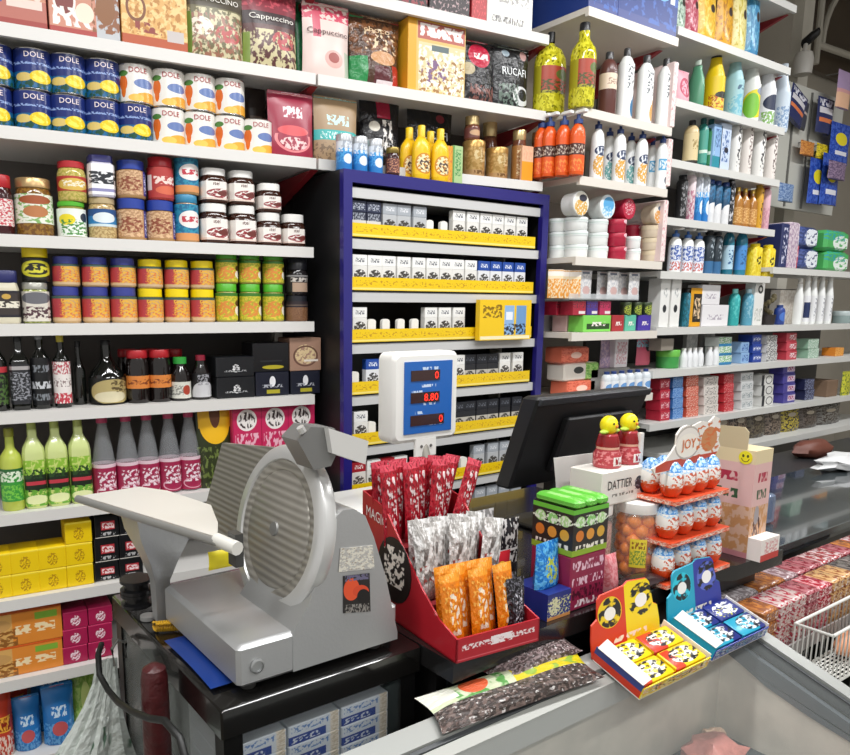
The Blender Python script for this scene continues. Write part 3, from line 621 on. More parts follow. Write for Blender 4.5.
# --- fifth shelf: oils, syrups and black boxes
z=row(5)
dkg=M('dark_bottle_glass','#0f110e',.08,coat=.5);blkcap=M('black_cap','#17181b',.35)
run(A,z,k_bottle,[(-14,8)],330,'black oil bottle with red and green label cut by the left edge','bottle',('oil_bottle','oil',dkg,blkcap,PR('oil_label_a','#1c1d1c',('r',0,.85,1,1,'#b8343c'),('n',0,0,1,.8,'#4c6a34',5,6,.5)),(.08,.55)))
run(A,z,k_bottle,[(10,30)],333,'square black vinegar bottle with dark printed label','bottle',('vinegar_bottle','oil',dkg,blkcap,PR('vinegar_label','#26272b',('r',.1,.86,.9,.95,'#a8a4a4'),('t',.1,.1,.9,.8,'#8d8f96',9,16,.53)),(.08,.6),.16,.42,None,'#fff',.3,.6))
run(A,z,k_bottle,[(31,51)],330,'tall black vinegar bottle with silver lettering and pale stopper','bottle',('vinegar_bottle','oil',dkg,M('clear_stopper','#8f9296',.2),PR('vinegar_label_b','#141517',('t',.1,.35,.9,.5,'#c9ccd0',9,6,.46),('t',.1,.1,.9,.24,'#7d8288',12,6,.5),('t',.2,.7,.8,.85,'#7d8288',9,6,.5)),(.05,.65),.12))
run(A,z,k_bottle,[(53,71)],333,'black syrup bottle with yellow cap and white floral label','bottle',('syrup_bottle','oil',dkg,M('olive_yellow_cap','#c9b83a',.35),PR('floral_label','#e9e2de',('n',0,.7,1,1,'#b8505c',6,7,.5),('n',0,0,1,.25,'#c23a4a',6,6,.45),('t',.1,.4,.9,.6,'#8d7a78',9,12,.55)),(.06,.62),.14))
run(A,z,k_bottle,[(72,86)],341,'slim dark bottle behind the round-bellied bottle','bottle',('syrup_bottle','wine',dkg,blkcap),back=.07)
run(A,z,k_bottle,[(88,126)],340,'round-bellied dark bottle with cream oval label','bottle',('liqueur_bottle','round',dkg,blkcap,PR('oval_label','#101210',('e',.55,.45,.42,.5,'#b3a26c'),('e',.5,.25,.3,.22,'#d8cfae'),('en',.7,.7,.2,.3,'#5a4a2c',6,6,.5)),(.03,.42),.08,.28))
sj=M('soy_glass','#140d0c',.08,coat=.4)
run(A,z,k_jar,[(126,150),(150,170)],350,'dark sauce jar with red lid and orange label, {o} of two','sauce jar',('sauce_jar',sj,redlid,PR('orange_sauce_label','#d8833c',('t',.1,.3,.9,.7,'#7c3a1c',7,5,.53)),(.28,.52),.14),group='dark sauce jars')
run(A,z,k_jar,[(118,138),(141,160)],349,'dark sauce jar with red lid in the row behind, {o} of two','sauce jar',('sauce_jar',sj,redlid,PR('orange_sauce_label','#d8833c'),(.28,.52),.14),group='dark sauce jars behind',back=.12)
run(A,z,k_bottle,[(170,191)],357,'sauce bottle with green cap and white label showing a tomato','sauce bottle',('sauce_bottle','soft',sj,M('green_cap','#2f9a3c',.35),PR('white_sauce_label','#d8d8cc',('e',.62,.5,.14,.3,'#a8402c'),('t',.05,.2,.5,.8,'#8c8c84',8,7,.5)),(.06,.44),.32,.66))
run(A,z,k_jar,[(166,184)],349,'dark sauce jar with red lid behind the green-capped bottle','sauce jar',('sauce_jar',sj,redlid,PR('orange_sauce_label','#d8833c'),(.28,.52),.14),back=.12)
run(A,z,k_bottle,[(191,211)],355,'sauce bottle with dark red cap and fanned white label','sauce bottle',('sauce_bottle','soft',sj,M('wine_cap','#8c1f34',.35),PR('fan_label','#171416',('e',.5,.1,.45,.55,'#c9c9cc'),('t',.3,.5,.7,.95,'#9a9aa0',8,8,.5)),(.06,.6),.2,.5))
bx=PR('black_box_print','#17191d',('e',.52,.42,.1,.2,'#e2e2e2'),('r',.22,.25,.8,.33,'#b9bbbd'),('n',.2,.1,.85,.6,'#17191d',8,8,.5),rough=.35)
bx2=PR('navy_box_print','#181b2a',('e',.5,.6,.09,.22,'#e8e8ea'),('t',.2,.35,.82,.48,'#a8abb3',12,6,.5),('r',.32,.1,.72,.26,'#a9a02c'),rough=.35)
BG='black boxes on the fifth shelf'
zz=run(A,z,k_box,[(217,255)],377,'black box with white bird mark, bottom left of the black boxes','box',('date_box',bx),flat=True,d=.1,group=BG)
run(A,zz,k_box,[(216,254)],357,'black box with white bird mark stacked on the bottom left box','box',('date_box',bx),flat=True,d=.1,group=BG)
zz=run(A,z,k_box,[(256,289)],372,'black box with white bird mark and gold line, bottom middle','box',('date_box',bx2),flat=True,d=.1,group=BG)
run(A,zz,k_box,[(253,289)],343,'large plain black box with a yellow logo, on the middle box','box',('date_box',PR('black_gold_box','#131316',('e',.55,.16,.3,.07,'#b3a62c'),('r',.2,.35,.8,.4,'#2c2c30'),rough=.3)),flat=True,d=.1,group=BG)
zz=run(A,z,k_box,[(291,320)],371,'navy box with white mark and yellow strip at the right end','box',('date_box',bx2),flat=True,d=.1,group=BG)
run(A,zz,k_box,[(290,321)],338,'pinkish brown box with a gold crown drawing, on the navy box','box',('date_box',PR('crown_box','#a3806c',('en',.5,.5,.34,.3,'#d8c094',7,7,.45),('o',.5,.45,.4,.32,'#6a4a3c',.85),('r',.45,.28,.9,.34,'#e6ddd2'))),flat=True,d=.1,group=BG)
# --- sixth shelf: drinks
z=row(6)
grn=glassy('lemonade_glass','#c9d65a',.82,.06)
run(A,z,k_bottle,[(0,24)],428,'yellow green drink bottle with small green label at the left end','bottle',('lemonade_bottle','oil',grn,M('olive_cap','#8a8c2a',.35),PR('green_small_label','#3c9a3c',('r',0,.8,1,1,'#2b6a34'),('t',.1,.6,.9,.92,'#e4f0d8',7,7,.45),('n',.1,.05,.9,.5,'#7cc84a',5,5,.5)),(.12,.52),.1))
leml=PR('lemon_mint_label','#c8d878',('n',0,.66,1,1,'#8fbe3c',5,5,.45),('r',.18,.32,.85,.68,'#1f2a1c'),('r',.24,.46,.8,.54,'#c23a48'),('n',.1,0,.95,.36,'#6aa83a',5,5,.44),('e',.5,.14,.3,.1,'#e6ecb0'),('n',.2,.6,.8,.8,'#2a4a22',6,6,.5))
run(A,z,k_bottle,[(23,46),(46,68),(69,91)],420,'pale lemon drink bottle with dark mint label, {o} of three','bottle',('lemon_drink_bottle','slim',M('lemon_drink','#ccd88e',.15,coat=.4),M('lemon_cap','#b8c46a',.35),leml,(.03,.56),.1,.4,None,'#fff',.3,.45),group='lemon drink bottles')
pk_l=PR('pomegranate_label','#a3284e',('r',-1,.9,2,1,'#e6c8d2'),('t',.25,.25,.85,.78,'#f2dfe6',7,7,.52),('o',.55,.2,.35,.16,'#e0a8b8',.86))
run(A,z,k_bottle,[(92,116),(116,139),(137,159),(158,181),(178,201)],413,'clear bottle with pink cap and dark pink label, {o} from left','bottle',('pink_drink_bottle','cone',glassy('clear_bottle','#c2c5c9',.26,.04),M('pink_cap','#c8406a',.4),pk_l,(.02,.42),.11,.46),group='pink label drink bottles')
run(A,z,k_bag,[(199,235)],405,'dark green pack with a big yellow arch print between bottles and pink boxes','snack pack',('snack_pack',PR('yellow_arch_pack','#2c3416',('r',.05,.72,.95,1.1,'#e8b020'),('e',.5,.75,.42,.22,'#efb818'),('e',.5,.9,.15,.18,'#6a3a1c'),('n',0,0,1,.5,'#6a7a3c',6,6,.56))),flat=True,d=.05)
pkb=PR('pink_pastry_box','#c92a5c',('e',.5,.78,.34,.13,'#f2ece8'),('en',.5,.78,.28,.1,'#3a2a2a',7,9,.52),('t',.1,.3,.9,.62,'#f0b8c8',8,8,.53),('r',0,0,.04,1,'#a81f48'),rough=.3)
run(A,z,k_box,[(233,262),(262,289),(288,315)],402,'tall bright pink box with round white emblem, {o} from left behind the slicer','box',('tea_box',pkb),flat=True,d=.09,group='tall pink boxes')
# --- seventh shelf: yellow and black small boxes
z=row(7)
yb=PR('yellow_box_print','#efcb0c',('en',.5,.45,.2,.3,'#b88a10',9,7,.5),('r',0,.92,1,1,'#f6de48'),rough=.4)
YG='yellow tea boxes on the seventh shelf';BB='black and red boxes on the seventh shelf'
yd=None
wY=(A.u(94,z,.025)[0]-A.u(67,z,.025)[0])*.975
hY=(A.at(80,518,.07)[1]-z)/3
zz=run(A,z,k_box,[(-16,11),(12,40),(40,67),(67,94)],565,'plain yellow box, {o} from left in the bottom layer','box',('yellow_box',yb),flat=True,dims=(wY,hY,.09),group=YG)
z3=run(A,zz,k_box,[(-17,10),(11,39),(39,66),(66,93)],540,'plain yellow box, {o} from left in the second layer','box',('yellow_box',yb),flat=True,dims=(wY,hY,.09),group=YG)
run(A,z3,k_box,[(65,92)],517,'plain yellow box alone on top of the yellow boxes','box',('yellow_box',yb),flat=True,dims=(wY,hY,.09),group=YG)
bb=PR('black_red_box','#17181a',('r',.25,.35,.82,.72,'#b8343c'),('t',.28,.4,.8,.66,'#f0d8d8',7,6,.48),('t',.2,.1,.85,.25,'#b9b9b9',10,5,.55),('r',0,0,1,.05,'#d8d4cc'),rough=.35)
zz=z
for k,(t,nm) in enumerate(((562,'bottom'),(538,'middle'),(515,'top'))):
    zz=run(A,zz,k_box,[(95,119),(119,144)],t,'black box with red badge, {o} from left in the %s layer'%nm,'box',('black_box',bb),flat=True,d=.09,group=BB)
# --- eighth shelf: orange and magenta boxes
z=row(8)
ob=PR('orange_biscuit_box','#df8a34',('r',.0,.0,.45,1,'#d8a860'),('n',0,0,.5,.5,'#8f5a24',7,6,.48),('e',.22,.62,.22,.2,'#c89a5c'),('t',.48,.3,.92,.55,'#f3ddb0',9,6,.46),('r',.7,.66,.95,.86,'#7fae3c'),('r',0,.93,1,1,'#c9581f'),rough=.35)
zz=run(A,z,k_box,[(-30,63)],646,'orange biscuit carton, lower of the two beside magenta boxes','box',('biscuit_box',ob),flat=True,d=.12)
run(A,zz,k_box,[(-30,62)],611,'orange biscuit carton, upper of the two beside magenta boxes','box',('biscuit_box',ob),flat=True,d=.12)
mg=PR('magenta_box','#a81f4e',('en',.5,.45,.2,.3,'#f2d8e0',7,7,.47),('r',0,.94,1,1,'#c23a66'),rough=.35)
zz=z
for t,nm in ((648,'bottom'),(625,'middle'),(603,'top')):
    zz=run(A,zz,k_box,[(63,88),(88,113)],t,'magenta box with small white tree mark, {o} from left in the %s layer'%nm,'box',('magenta_box',mg),flat=True,dims=(A.u(88,zz,.025)[0]-A.u(63.5,zz,.025)[0],(A.at(88,603,.07)[1]-z)/3-.0006,.09),group='magenta boxes on the eighth shelf')
run(A,zz-.07,k_box,[(113,122)],603,'magenta box end behind the black counter leg','box',('magenta_box',mg),flat=True,d=.09) if False else None
# --- bottom shelf: bright snack packs
z=row(9)
sb=PR('blue_snack','#2d77bd',('n',0,.0,1,.4,'#5aa0d8',6,6,.5),('t',.25,.5,.75,.68,'#c8dff0',7,8,.48),('e',.5,.3,.25,.12,'#c25a5c'),rough=.25)
sr=PR('red_snack','#c2402c',('r',.1,.4,.9,.62,'#e8a83a'),('t',.4,.42,.9,.6,'#8c2a1c',7,7,.48),('n',0,0,1,.35,'#e6cfc0',6,6,.5),rough=.25)
def atz(px,py,z,plane=A,back=.05):pass
for (a,c,t,zoff,mat,lb,bk) in ((-14,30,672,.0,sr,'red and orange snack pack at the back left of the bottom shelf',.1),(32,72,655,.0,sb,'blue snack pack with red mark at the back of the bottom shelf',.12),(-10,14,694,0,sr,'red snack pack in front at the left edge of the bottom shelf',.03),(14,42,702,0,sb,'blue snack pack lying left in front on the bottom shelf',.04),(44,76,690,0,sb,'blue snack pack in front beside the green bag',.03),(72,98,680,0,PR('green_snack','#7fae4a',('n',0,0,1,1,'#a8c86a',5,5,.5),('e',.6,.6,.2,.3,'#cfe08a'),rough=.3),'light green snack bag beside the white carrier bag',.06)):
    run(A,z,k_bag,[(a,c)],t,lb,'snack pack',('snack_bag',mat),flat=True,d=.07,back=bk)

# --- on top of the blue cabinet and on the shelf just behind it
zt=ctop+.0004
bwl=PR('blue_white_can','#dfe6ee',('r',-2,0,3,.5,'#2a7cc4'),('n',-1,.2,2,.6,'#4aa0dc',5,6,.5),('t',.2,.6,.8,.85,'#a8b0bc',8,8,.5),('e',.5,.3,.2,.14,'#e6eef6'),rough=.3)
run(K,zt,k_tin,[(336,352),(352,367),(367,383)],139,'small blue and white can on the cabinet top, {o} from left','can',('creamer_can',bwl,M('can_lid_grey','#b9bcc0',.3,.5)),dims=(.05,.1,.05),back=.006,group='blue and white cans on the cabinet')
run(K,zt,k_jar,[(385,400)],146,'small dark jar with brass lid between blue cans and mustard','jar',('sauce_jar',M('dark_red_jar','#3a1a1c',.15),M('brass_lid','#8f7a3c',.3,.6),PR('dark_jar_label','#5a2c30',('n',0,0,1,1,'#c98f6c',6,6,.55)),(.1,.6),.2),dims=(.046,.085,.046),back=.008)
mus=M('mustard_yellow','#efc012',.28);mul=PR('mustard_label','#efc012',('e',.5,.5,.36,.46,'#c9861c'),('en',.5,.5,.3,.4,'#f2e2b4',6,6,.46),('en',.55,.45,.25,.3,'#4a3a3c',6,6,.52))
mcap=M('mustard_cap','#f0c81c',.35)
for px,bk,lb in ((421,.006,'left one in front'),(440,.006,'right one in front'),(409,.05,'left one behind'),(430,.05,'right one behind')):
    run(K,zt,k_bottle,[(px-10,px+10)],122,'yellow mustard bottle on the cabinet top, '+lb,'mustard bottle',('mustard_bottle','mustard',mus,mcap,mul,(.08,.5),.22,.36),dims=(.068,.165,.042),back=bk,group='mustard bottles on the cabinet')
run(K,zt,k_box,[(447,455)],140,'narrow orange yellow box beside the mustard bottles','box',('spice_box',PR('orange_narrow_box','#e0a02c',('n',0,0,1,1,'#d07c3c',5,5,.55))),dims=(.035,.115,.03),back=.012,flat=True)
run(K,zt,k_box,[(453,463)],142,'narrow green and cream box beside the gold tins','box',('spice_box',PR('green_narrow_box','#a8c48a',('n',.2,.2,.8,.9,'#4a8a4c',4,8,.5),('r',0,0,.12,1,'#5a9a4c'))),dims=(.042,.118,.03),back=.008,flat=True)
z=ZA[2]
gold=PR('gold_tin','#b08a4c',('n',-1,0,2,1,'#c9a468',3,3,.5),('en',.55,.6,.25,.2,'#e6cf9c',7,9,.5),('r',-2,0,3,.2,'#c29a6c'),('t',.3,.08,.9,.18,'#7c5a34',9,4,.5),rough=.28,metal=.4)
zz=run(A,z,k_tin,[(462,485)],142,'gold coffee tin under the two glass coffee jars','tin',('coffee_tin',gold,M('gold_lid_b','#b89254',.28,.6)),back=.02)
cj=PR('coffee_granules','#5a3324',('n',-1,0,2,1,'#7c4a34',14,12,.5),rough=.15)
run(A,zz,k_jar,[(464,480)],117,'glass coffee jar with gold lid on the taller gold tin','coffee jar',('coffee_jar',cj,M('champagne_lid','#d8c08c',.25,.7),PR('coffee_label_c','#6a3a34',('e',.5,.5,.3,.3,'#c9a27c')),(.1,.5),.36),back=.03)
run(A,z,k_tin,[(485,508)],149,'shorter gold coffee tin right of the taller one','tin',('coffee_tin',gold,M('gold_lid_b','#b89254')),back=.02)
run(A,z,k_jar,[(481,497)],119,'glass coffee jar with gold lid behind the shorter gold tin','coffee jar',('coffee_jar',cj,M('champagne_lid','#d8c08c'),PR('coffee_label_d','#e0d8cc',('o',.5,.5,.35,.4,'#3a2a2a',.7)),(.1,.5),.26),back=.13)
run(A,z,k_jar,[(511,526)],131,'tall coffee jar with gold lid beside the orange packet','coffee jar',('coffee_jar',cj,M('champagne_lid','#d8c08c'),PR('gold_script','#a8743c',('t',.2,.1,.8,.9,'#e6cfa0',7,12,.52)),(.06,.7),.18),back=.03)
run(A,z,k_jar,[(530,543)],133,'tall coffee jar behind next to the orange pump bottles','coffee jar',('coffee_jar',cj,M('champagne_lid','#d8c08c'),PR('dark_band_label','#3a221c',('e',.5,.5,.3,.2,'#d8b894')),(.2,.6),.18),back=.06)
run(A,z,k_box,[(522,533)],146,'slim peach and orange packet leaning in front of the tall coffee jars','packet',('slim_packet',PR('peach_orange','#ecb894',('r',0,0,1,.55,'#f09a1c'),('n',.1,.6,.9,1,'#e0a888',4,5,.5))),flat=True,d=.012,back=.004)

# ================================================================ right-hand bays
def bay(name,label,pl,x0,x1,zs,dep,back,lmat,endmat=None):
    X,Y=pl.xy(0);t=thing(name,label,'shelving unit',(X,Y,0),pl.a)
    for z in zs:
        o=part('shelf',shelf_mb(x0,x1,dep,lmat,.03),t);o.location=(0,0,z)
    return t
pale=M('pale_shelf','#dcd6cc',.4)
z2=[2.517,2.195,1.967,1.69,1.418,1.165]
t2=bay('toiletries_bay','pale shelving bay of shampoos and cream tubs standing proud of the others','',0,0,[],0,0,pale) if False else bay('toiletries_bay','pale shelving bay of shampoos and cream tubs right of the cigarette cabinet',S2,0,.53,z2,.4,0,pale)
b=MB();b.box(0,.4,0,.53,.42,2.95,M('bay_back','#a59d93',.6));part('back_panel',b,t2)
pinkw=PR('pink_wrap','#e8d2d0',('n',0,0,1,1,'#efe6e2',3,9,.5),('n',0,0,1,1,'#dca9ac',2,7,.6),rough=.25)
for z0,z1 in ((1.69,1.93),(1.98,2.16),(2.2,2.44)):
    b=MB();b.box(.535,.01,z0,.562,.36,z1,pinkw,.004);part('side_wrap',b,t2,'pink and white wrapped side panel')
for z in z2[:2]:
    b=MB();b.poly([(.505,.06,z-.03),(.505,.36,z-.03),(.505,.36,z-.14)],redmetal,(.02,0,0));part('bracket',b,t2,'dark red bracket')
z3=[2.83,2.572,2.316,2.09,1.868,1.656]
z4=[1.428,1.25,1.027]
t3=bay('toiletries_shelving','grey-white shelving of fabric softeners and bottles at the right','',0,0,[],0,0,pale) if False else bay('toiletries_shelving','grey-white shelving of softeners and deodorants near the grey pegboard',S3,-.07,.81,z3,.34,0,M('cool_white_shelf','#d2d2ce',.4))
for i,z in enumerate(z4):
    o=part('shelf',shelf_mb(-.07,2.2,.34,M('cool_white_shelf','#d2d2ce',.4),.03),t3);o.location=(0,0,z)
o=part('shelf',shelf_mb(.83,2.2,.34,M('cool_white_shelf','#d2d2ce',.4),.03),t3);o.location=(0,0,S3.at(775,267)[1])
z4s=S3.at(775,267)[1]
o=part('shelf',shelf_mb(.1,2.2,.42,M('cool_white_shelf','#d2d2ce',.4),.03,-.05),t3);o.location=(0,0,.873)
b=MB();b.box(-.07,.345,0,.85,.36,2.95,M('bay_back_dark','#4c4a48',.6));part('back_panel',b,t3)
b=MB();b.box(.85,.345,0,2.2,.36,1.62,M('bay_back_dark','#4c4a48',.6));part('back_panel',b,t3)
for z in z3:
    b=MB();b.poly([(.79,.03,z-.03),(.79,.34,z-.03),(.79,.34,z-.13)],redmetal,(.018,0,0));part('bracket',b,t3,'dark red bracket')
b=MB();b.box(.815,.3,.3,.835,.34,2.9,M('beige_post','#b9b2a6'));part('upright',b,t3)
# --- toiletries bay, top: blue cartons
z=z2[0];BC=PR('blue_carton_print','#1d3a86',('r',0,0,1,.14,'#3c4a8c'),('n',0,.1,1,.6,'#3a62b4',4,4,.58),('e',.72,.9,.28,.5,'#78b4e4'),('r',.86,.4,.94,1.1,'#dfeaf4'),('r',.35,.5,.75,.8,'#3a7cc8'))
run(S2,z,k_box,[(590,619)],-60,'blue carton at the left end of the highest shelf above the oil jugs','carton',('detergent_carton',BC),flat=True,d=.3)
run(S2,z,k_box,[(620,678)],-60,'wide blue carton with pale splash print on the highest shelf','carton',('detergent_carton',BC),flat=True,d=.3)
# --- oil jugs and lotions
z=z2[1];oilg=PR('yellow_oil','#b8b020',('n',-1,0,2,1,'#dcd63c',5,6,.48),('n',-1,0,2,1,'#7c7a12',6,8,.62),rough=.1)
ol=PR('oil_front_label','#a8a020',('r',.1,.1,.8,1,'#a8402a'),('n',.1,0,.9,.5,'#4c4a18',6,6,.5),('e',.6,.7,.2,.2,'#5a6a2c'))
def at_base(px,py,z):return onz(px,py,z)
for key,px,py,wpx,top,lb,bt in (('jug',558,112,33,29,'large yellow oil jug with black cap beside the bay edge','jug'),('oil',588,107,23,21,'yellow oil bottle with tall black cap beside the oil jug','slim')):
    x,y,_=onz(px,py,z);dep=proj(x,y,z)[2];phi=math.atan((px-PX)/738);w=wpx*dep*math.cos(phi)/F
    y+=w*.5*.8;h=(py-top)*dep*.93/F;w*=1.15
    spawn(('oil',bt),lambda:k_bottle(w,h,w*(.75 if bt=='jug' else 1),'oil_'+('jug' if bt=='jug' else 'bottle'),bt,oilg,blkcap,ol,(.22,.55),.13,.2 if bt=='jug' else .4),(x,y,z),S2.a,lb,'oil bottle')
run(S2,z,k_bottle,[(598,617)],52,'brown lotion bottle with cream label beside the yellow oil','bottle',('lotion_bottle','shampoo',M('brown_lotion','#5c3630',.3),M('bottle_cap_dark','#3a3a3c',.3),PR('cream_label','#e6d2bc',('e',.85,.5,.16,.3,'#7c5a5a'),('t',.2,.3,.7,.7,'#a88a78',9,6,.52)),(.42,.66),.14,.45),d=.06)
lw=M('lotion_white','#eef0ee',.28)
for (a,c,t,col,cn) in ((616,634,48,'#2c6f9c','blue'),(635,654,55,'#d8a25a','amber'),(655,673,58,'#3a7f9a','teal')):
    run(S2,z,k_bottle,[(a,c)],t,'white lotion bottle with dark cap and small %s figure'%cn,'bottle',('lotion_bottle','shampoo',lw,M('bottle_cap_dark','#3a3a3c',.3),PR('lotion_label_'+cn,'#eef0ee',('t',.3,.5,.75,1,'#6a7076',9,12,.56),('e',.62,.16,.16,.17,col),('e',.66,.32,.07,.1,col)),(.06,.78),.12,.4),d=.055)
# --- pump bottles
z=z2[2]
orb=M('orange_bottle','#e2591c',.25);nav=M('navy_cap','#27407c',.3)
ol_=PR('orange_label','#e2591c',('r',-1,.46,2,.78,'#4c2a24'),('t',-.5,.5,1.5,.74,'#c9b8a8',10,8,.54),('n',0,0,1,.35,'#f08a3c',5,5,.55))
for i,(px,py,bk) in enumerate(((547,177,0),(555,176,0),(569,175,0),(583,174,0))):
    x,y,_=onz(px,py,z);w=.062;y+=w/2
    spawn(('opump',),lambda:k_pump(w,.215,.045,'pump_bottle',orb,nav,ol_),(x,y,z),S2.a,'orange pump bottle with dark band, %s from left beside the white pump bottles'%ORD[i],'pump bottle','orange pump bottles')
def wl(nm,col,kind):
    return PR('white_pump_label_'+nm,'#eef0f0',*( [('en',.5,.32,.45,.32,col,8,8,.44),('e',.5,.72,.4,.14,'#2c3a5c'),('t',.2,.62,.8,.82,'#dfe4ec',9,7,.5)] if kind else [('r',.05,.5,.95,.85,col),('t',.1,.55,.9,.8,'#e6f0f6',9,7,.48),('e',.6,.2,.2,.14,'#3a4a5c')]))
for i,((a,c),(nm,col,kd)) in enumerate(zip(((591,603),(603,614),(613,625),(625,635),(635,647),(647,657),(656,667)),(('oat','#d8a242',1),('teal','#6aa8a8',1),('oat','#d8a242',1),('teal','#6aa8a8',1),('oat','#d8a242',1),('blue','#5aa2cc',0),('blue','#5aa2cc',0)))):
    run(S2,z,k_pump,[(a-1,c+1)],118+i*1.2,'white pump bottle with navy cap and %s label, %s of seven'%({'oat':'golden','teal':'greenish','blue':'sky blue'}[nm],ORD[i]),'pump bottle',('pump_bottle',lw,nav,wl(nm,col,kd)),d=.05,dims=(.05,.225,.045),group='white pump bottles',back=.015+.045*(i%2))
# --- cream tubs
z=z2[3]
tw=M('tub_white','#e9ecea',.3);TGr='cream tubs on the toiletries bay'
lidw=PR('tub_lid_white','#e6eceb',('r',-1,.3,2,.5,'#c9d8d2'))
lf_y=PR('tub_face_yellow','#e9e6da',('en',.5,.35,.4,.32,'#d8a84c',7,7,.44),('e',.6,.72,.24,.14,'#3a3a48'))
lf_b=PR('tub_face_blue','#dfe9f0',('e',.55,.6,.36,.3,'#5aa6d8'),('en',.5,.3,.36,.22,'#8cc4e4',7,7,.5))
lf_r=PR('tub_face_red','#b3223f',('en',.5,.55,.36,.34,'#e0a8b0',7,9,.55))
def stackrun(z,spans,n,h,label,cat,kind,args,group=None,d=.08,back=.03,flat=False,pl=S2,dims=None):
    zz=z
    for k in range(n):
        pos=(['bottom','middle','top'] if n==3 else ['bottom','upper'] if n==2 else ['bottom','second','third','fourth','fifth'])[k]
        run(pl,zz,kind,spans,0,label.replace('{p}',pos),cat,args,flat=flat,group=group,back=back,dims=dims);zz+=dims[1]+.0006
    return zz
TB=('cream_tub',tw,lidw)
a1=stackrun(z,[(551,564)],3,.048,'white cream tub, {p} of the stack at the left edge of the bay','tub',k_tub,TB,TGr,back=.1,dims=(.07,.048,.07))
a2=stackrun(z,[(563,588)],3,.05,'white cream tub, {p} of three under the yellow-faced tub','tub',k_tub,TB,TGr,back=.03,dims=(.088,.048,.088))
run(S2,a2,k_sidetub,[(563,586)],187,'white tub lying on its side showing a yellow and black lid','tub',('cream_tub',tw,lf_y),dims=(.088,.088,.06),back=.03)
a3=stackrun(z,[(588,606)],3,.05,'white cream tub, {p} of three under the blue-faced tub','tub',k_tub,TB,TGr,back=.03,dims=(.08,.048,.08))
run(S2,a3,k_sidetub,[(590,612)],187,'white tub lying on its side showing a sky blue lid','tub',('cream_tub',tw,lf_b),dims=(.088,.088,.06),back=.03)
tr=M('tub_red','#a81c3a',.3);lr_=PR('tub_lid_red','#b3223f',('e',.6,.5,.14,.4,'#e0b8c0'))
a4=stackrun(z,[(607,625)],3,.05,'crimson cream tub, {p} of the front red stack','tub',k_tub,('cream_tub',tr,lr_),TGr,back=.02,dims=(.076,.05,.076))
run(S2,a4,k_sidetub,[(614,631)],187,'crimson tub lying on its side on top of the red stack','tub',('cream_tub',tr,lf_r),dims=(.08,.085,.06),back=.03)
stackrun(z,[(625,638)],3,.05,'crimson cream tub, {p} of the stack behind the small white tubs','tub',k_tub,('cream_tub',tr,lr_),TGr,back=.11,dims=(.07,.05,.07))
stackrun(z,[(625,640)],2,.05,'small white cream tub, {p} of two in front of the red tubs','tub',k_tub,TB,TGr,back=.02,dims=(.06,.046,.06))
tbg=M('tub_beige','#d8c8b0',.3);lb_=PR('tub_lid_beige','#e2d2b4',('e',.6,.5,.2,.5,'#c98f3c'))
a6=stackrun(z,[(640,662)],3,.05,'beige cream tub with golden mark, {p} of the right stack','tub',k_tub,('cream_tub',tbg,lb_),TGr,back=.03,dims=(.082,.048,.082))
run(S2,a6,k_sidetub,[(634,645)],190,'white tub on its side behind the golden-faced tub','tub',('cream_tub',tw,lf_b),dims=(.08,.08,.06),back=.11)
run(S2,a6,k_sidetub,[(643,663)],190,'beige tub lying on its side with golden picture lid','tub',('cream_tub',tbg,PR('tub_face_gold','#e6ddd0',('en',.45,.35,.36,.3,'#d8963c',7,7,.44),('e',.6,.74,.28,.12,'#4a5a74'))),dims=(.084,.084,.06),back=.03)
# --- sachets, soap boxes
z=z2[4]
hb=.062
SB='small soap boxes on the toiletries bay'
for i,(a,c,cb,nm) in enumerate(((548,566,'#dcd2c8','pale cream'),(566,583,'#e6c6c2','pale pink'),(583,611,'#7fd05a','green'),(612,624,'#a83238','red'),(625,636,'#5fb79c','teal'),(638,651,'#46359a','purple'))):
    run(S2,z,k_box,[(a,c)],312,'%s soap box in the lower row under the sachets'%nm,'soap box',('soap_box',PR('soap_'+nm.replace(' ','_'),cb,('r',.12,.16,.95,.5,{'green':'#2c4a24','pale pink':'#3a3436','pale cream':'#c9bcae'}.get(nm,cb)),('t',.3,.35,.8,.6,'#efe6e2',9,5,.5))),flat=True,dims=(S2.u(c,z)[0]-S2.u(a,z)[0]-.001,hb,.07),back=.2 if i==0 else .1 if i==1 else .025)
for i,(a,c,cb,nm) in enumerate(((556,572,'#b3243f','crimson'),(573,586,'#a82a3c','dark red'),(587,598,'#4c3a8c','violet'),(600,611,'#b8325a','raspberry'))):
    run(S2,z+hb+.0006,k_box,[(a,c)],297,'%s soap box in the upper row under the sachets'%nm,'soap box',('soap_box',PR('soap_'+nm.replace(' ','_'),cb,('r',.45,.1,.95,.3,'#e6dcdc'),('n',0,.5,1,1,'#5a2a34',5,5,.55))),flat=True,dims=(S2.u(c,z)[0]-S2.u(a,z)[0]-.001,.052,.06),group=SB,back=.1 if i==0 else .03)
for i,(a,c) in enumerate(((620,631),(631,641),(641,651))):
    run(S2,z+hb+.0006,k_tin,[(a,c)],296,'dark green balm tin, %s of three on the soap boxes'%ORD[i],'balm tin',('balm_tin',PR('green_tin','#2c3a24',('en',.5,.4,.4,.4,'#b8c84a',9,9,.5)),M('tin_lid_green','#3a4a2c',.35)),dims=(.044,.05,.044),group='green balm tins',back=.02)
ztray=z+hb+.058
b=MB();b.box(.0,.02,0,.42,.2,.004,glassy('clear_plastic','#dfe4e6',.35));b.box(.0,.02,.004,.42,.023,.022,glassy('clear_plastic','#dfe4e6',.35));b.box(.0,.197,-.12,.42,.2,0,glassy('clear_plastic','#dfe4e6',.35))
X,Y=S2.xy(0);thing('sachet_tray','clear plastic sachet tray above the soap boxes in the toiletries bay','tray',(X,Y,ztray),S2.a,None,b)
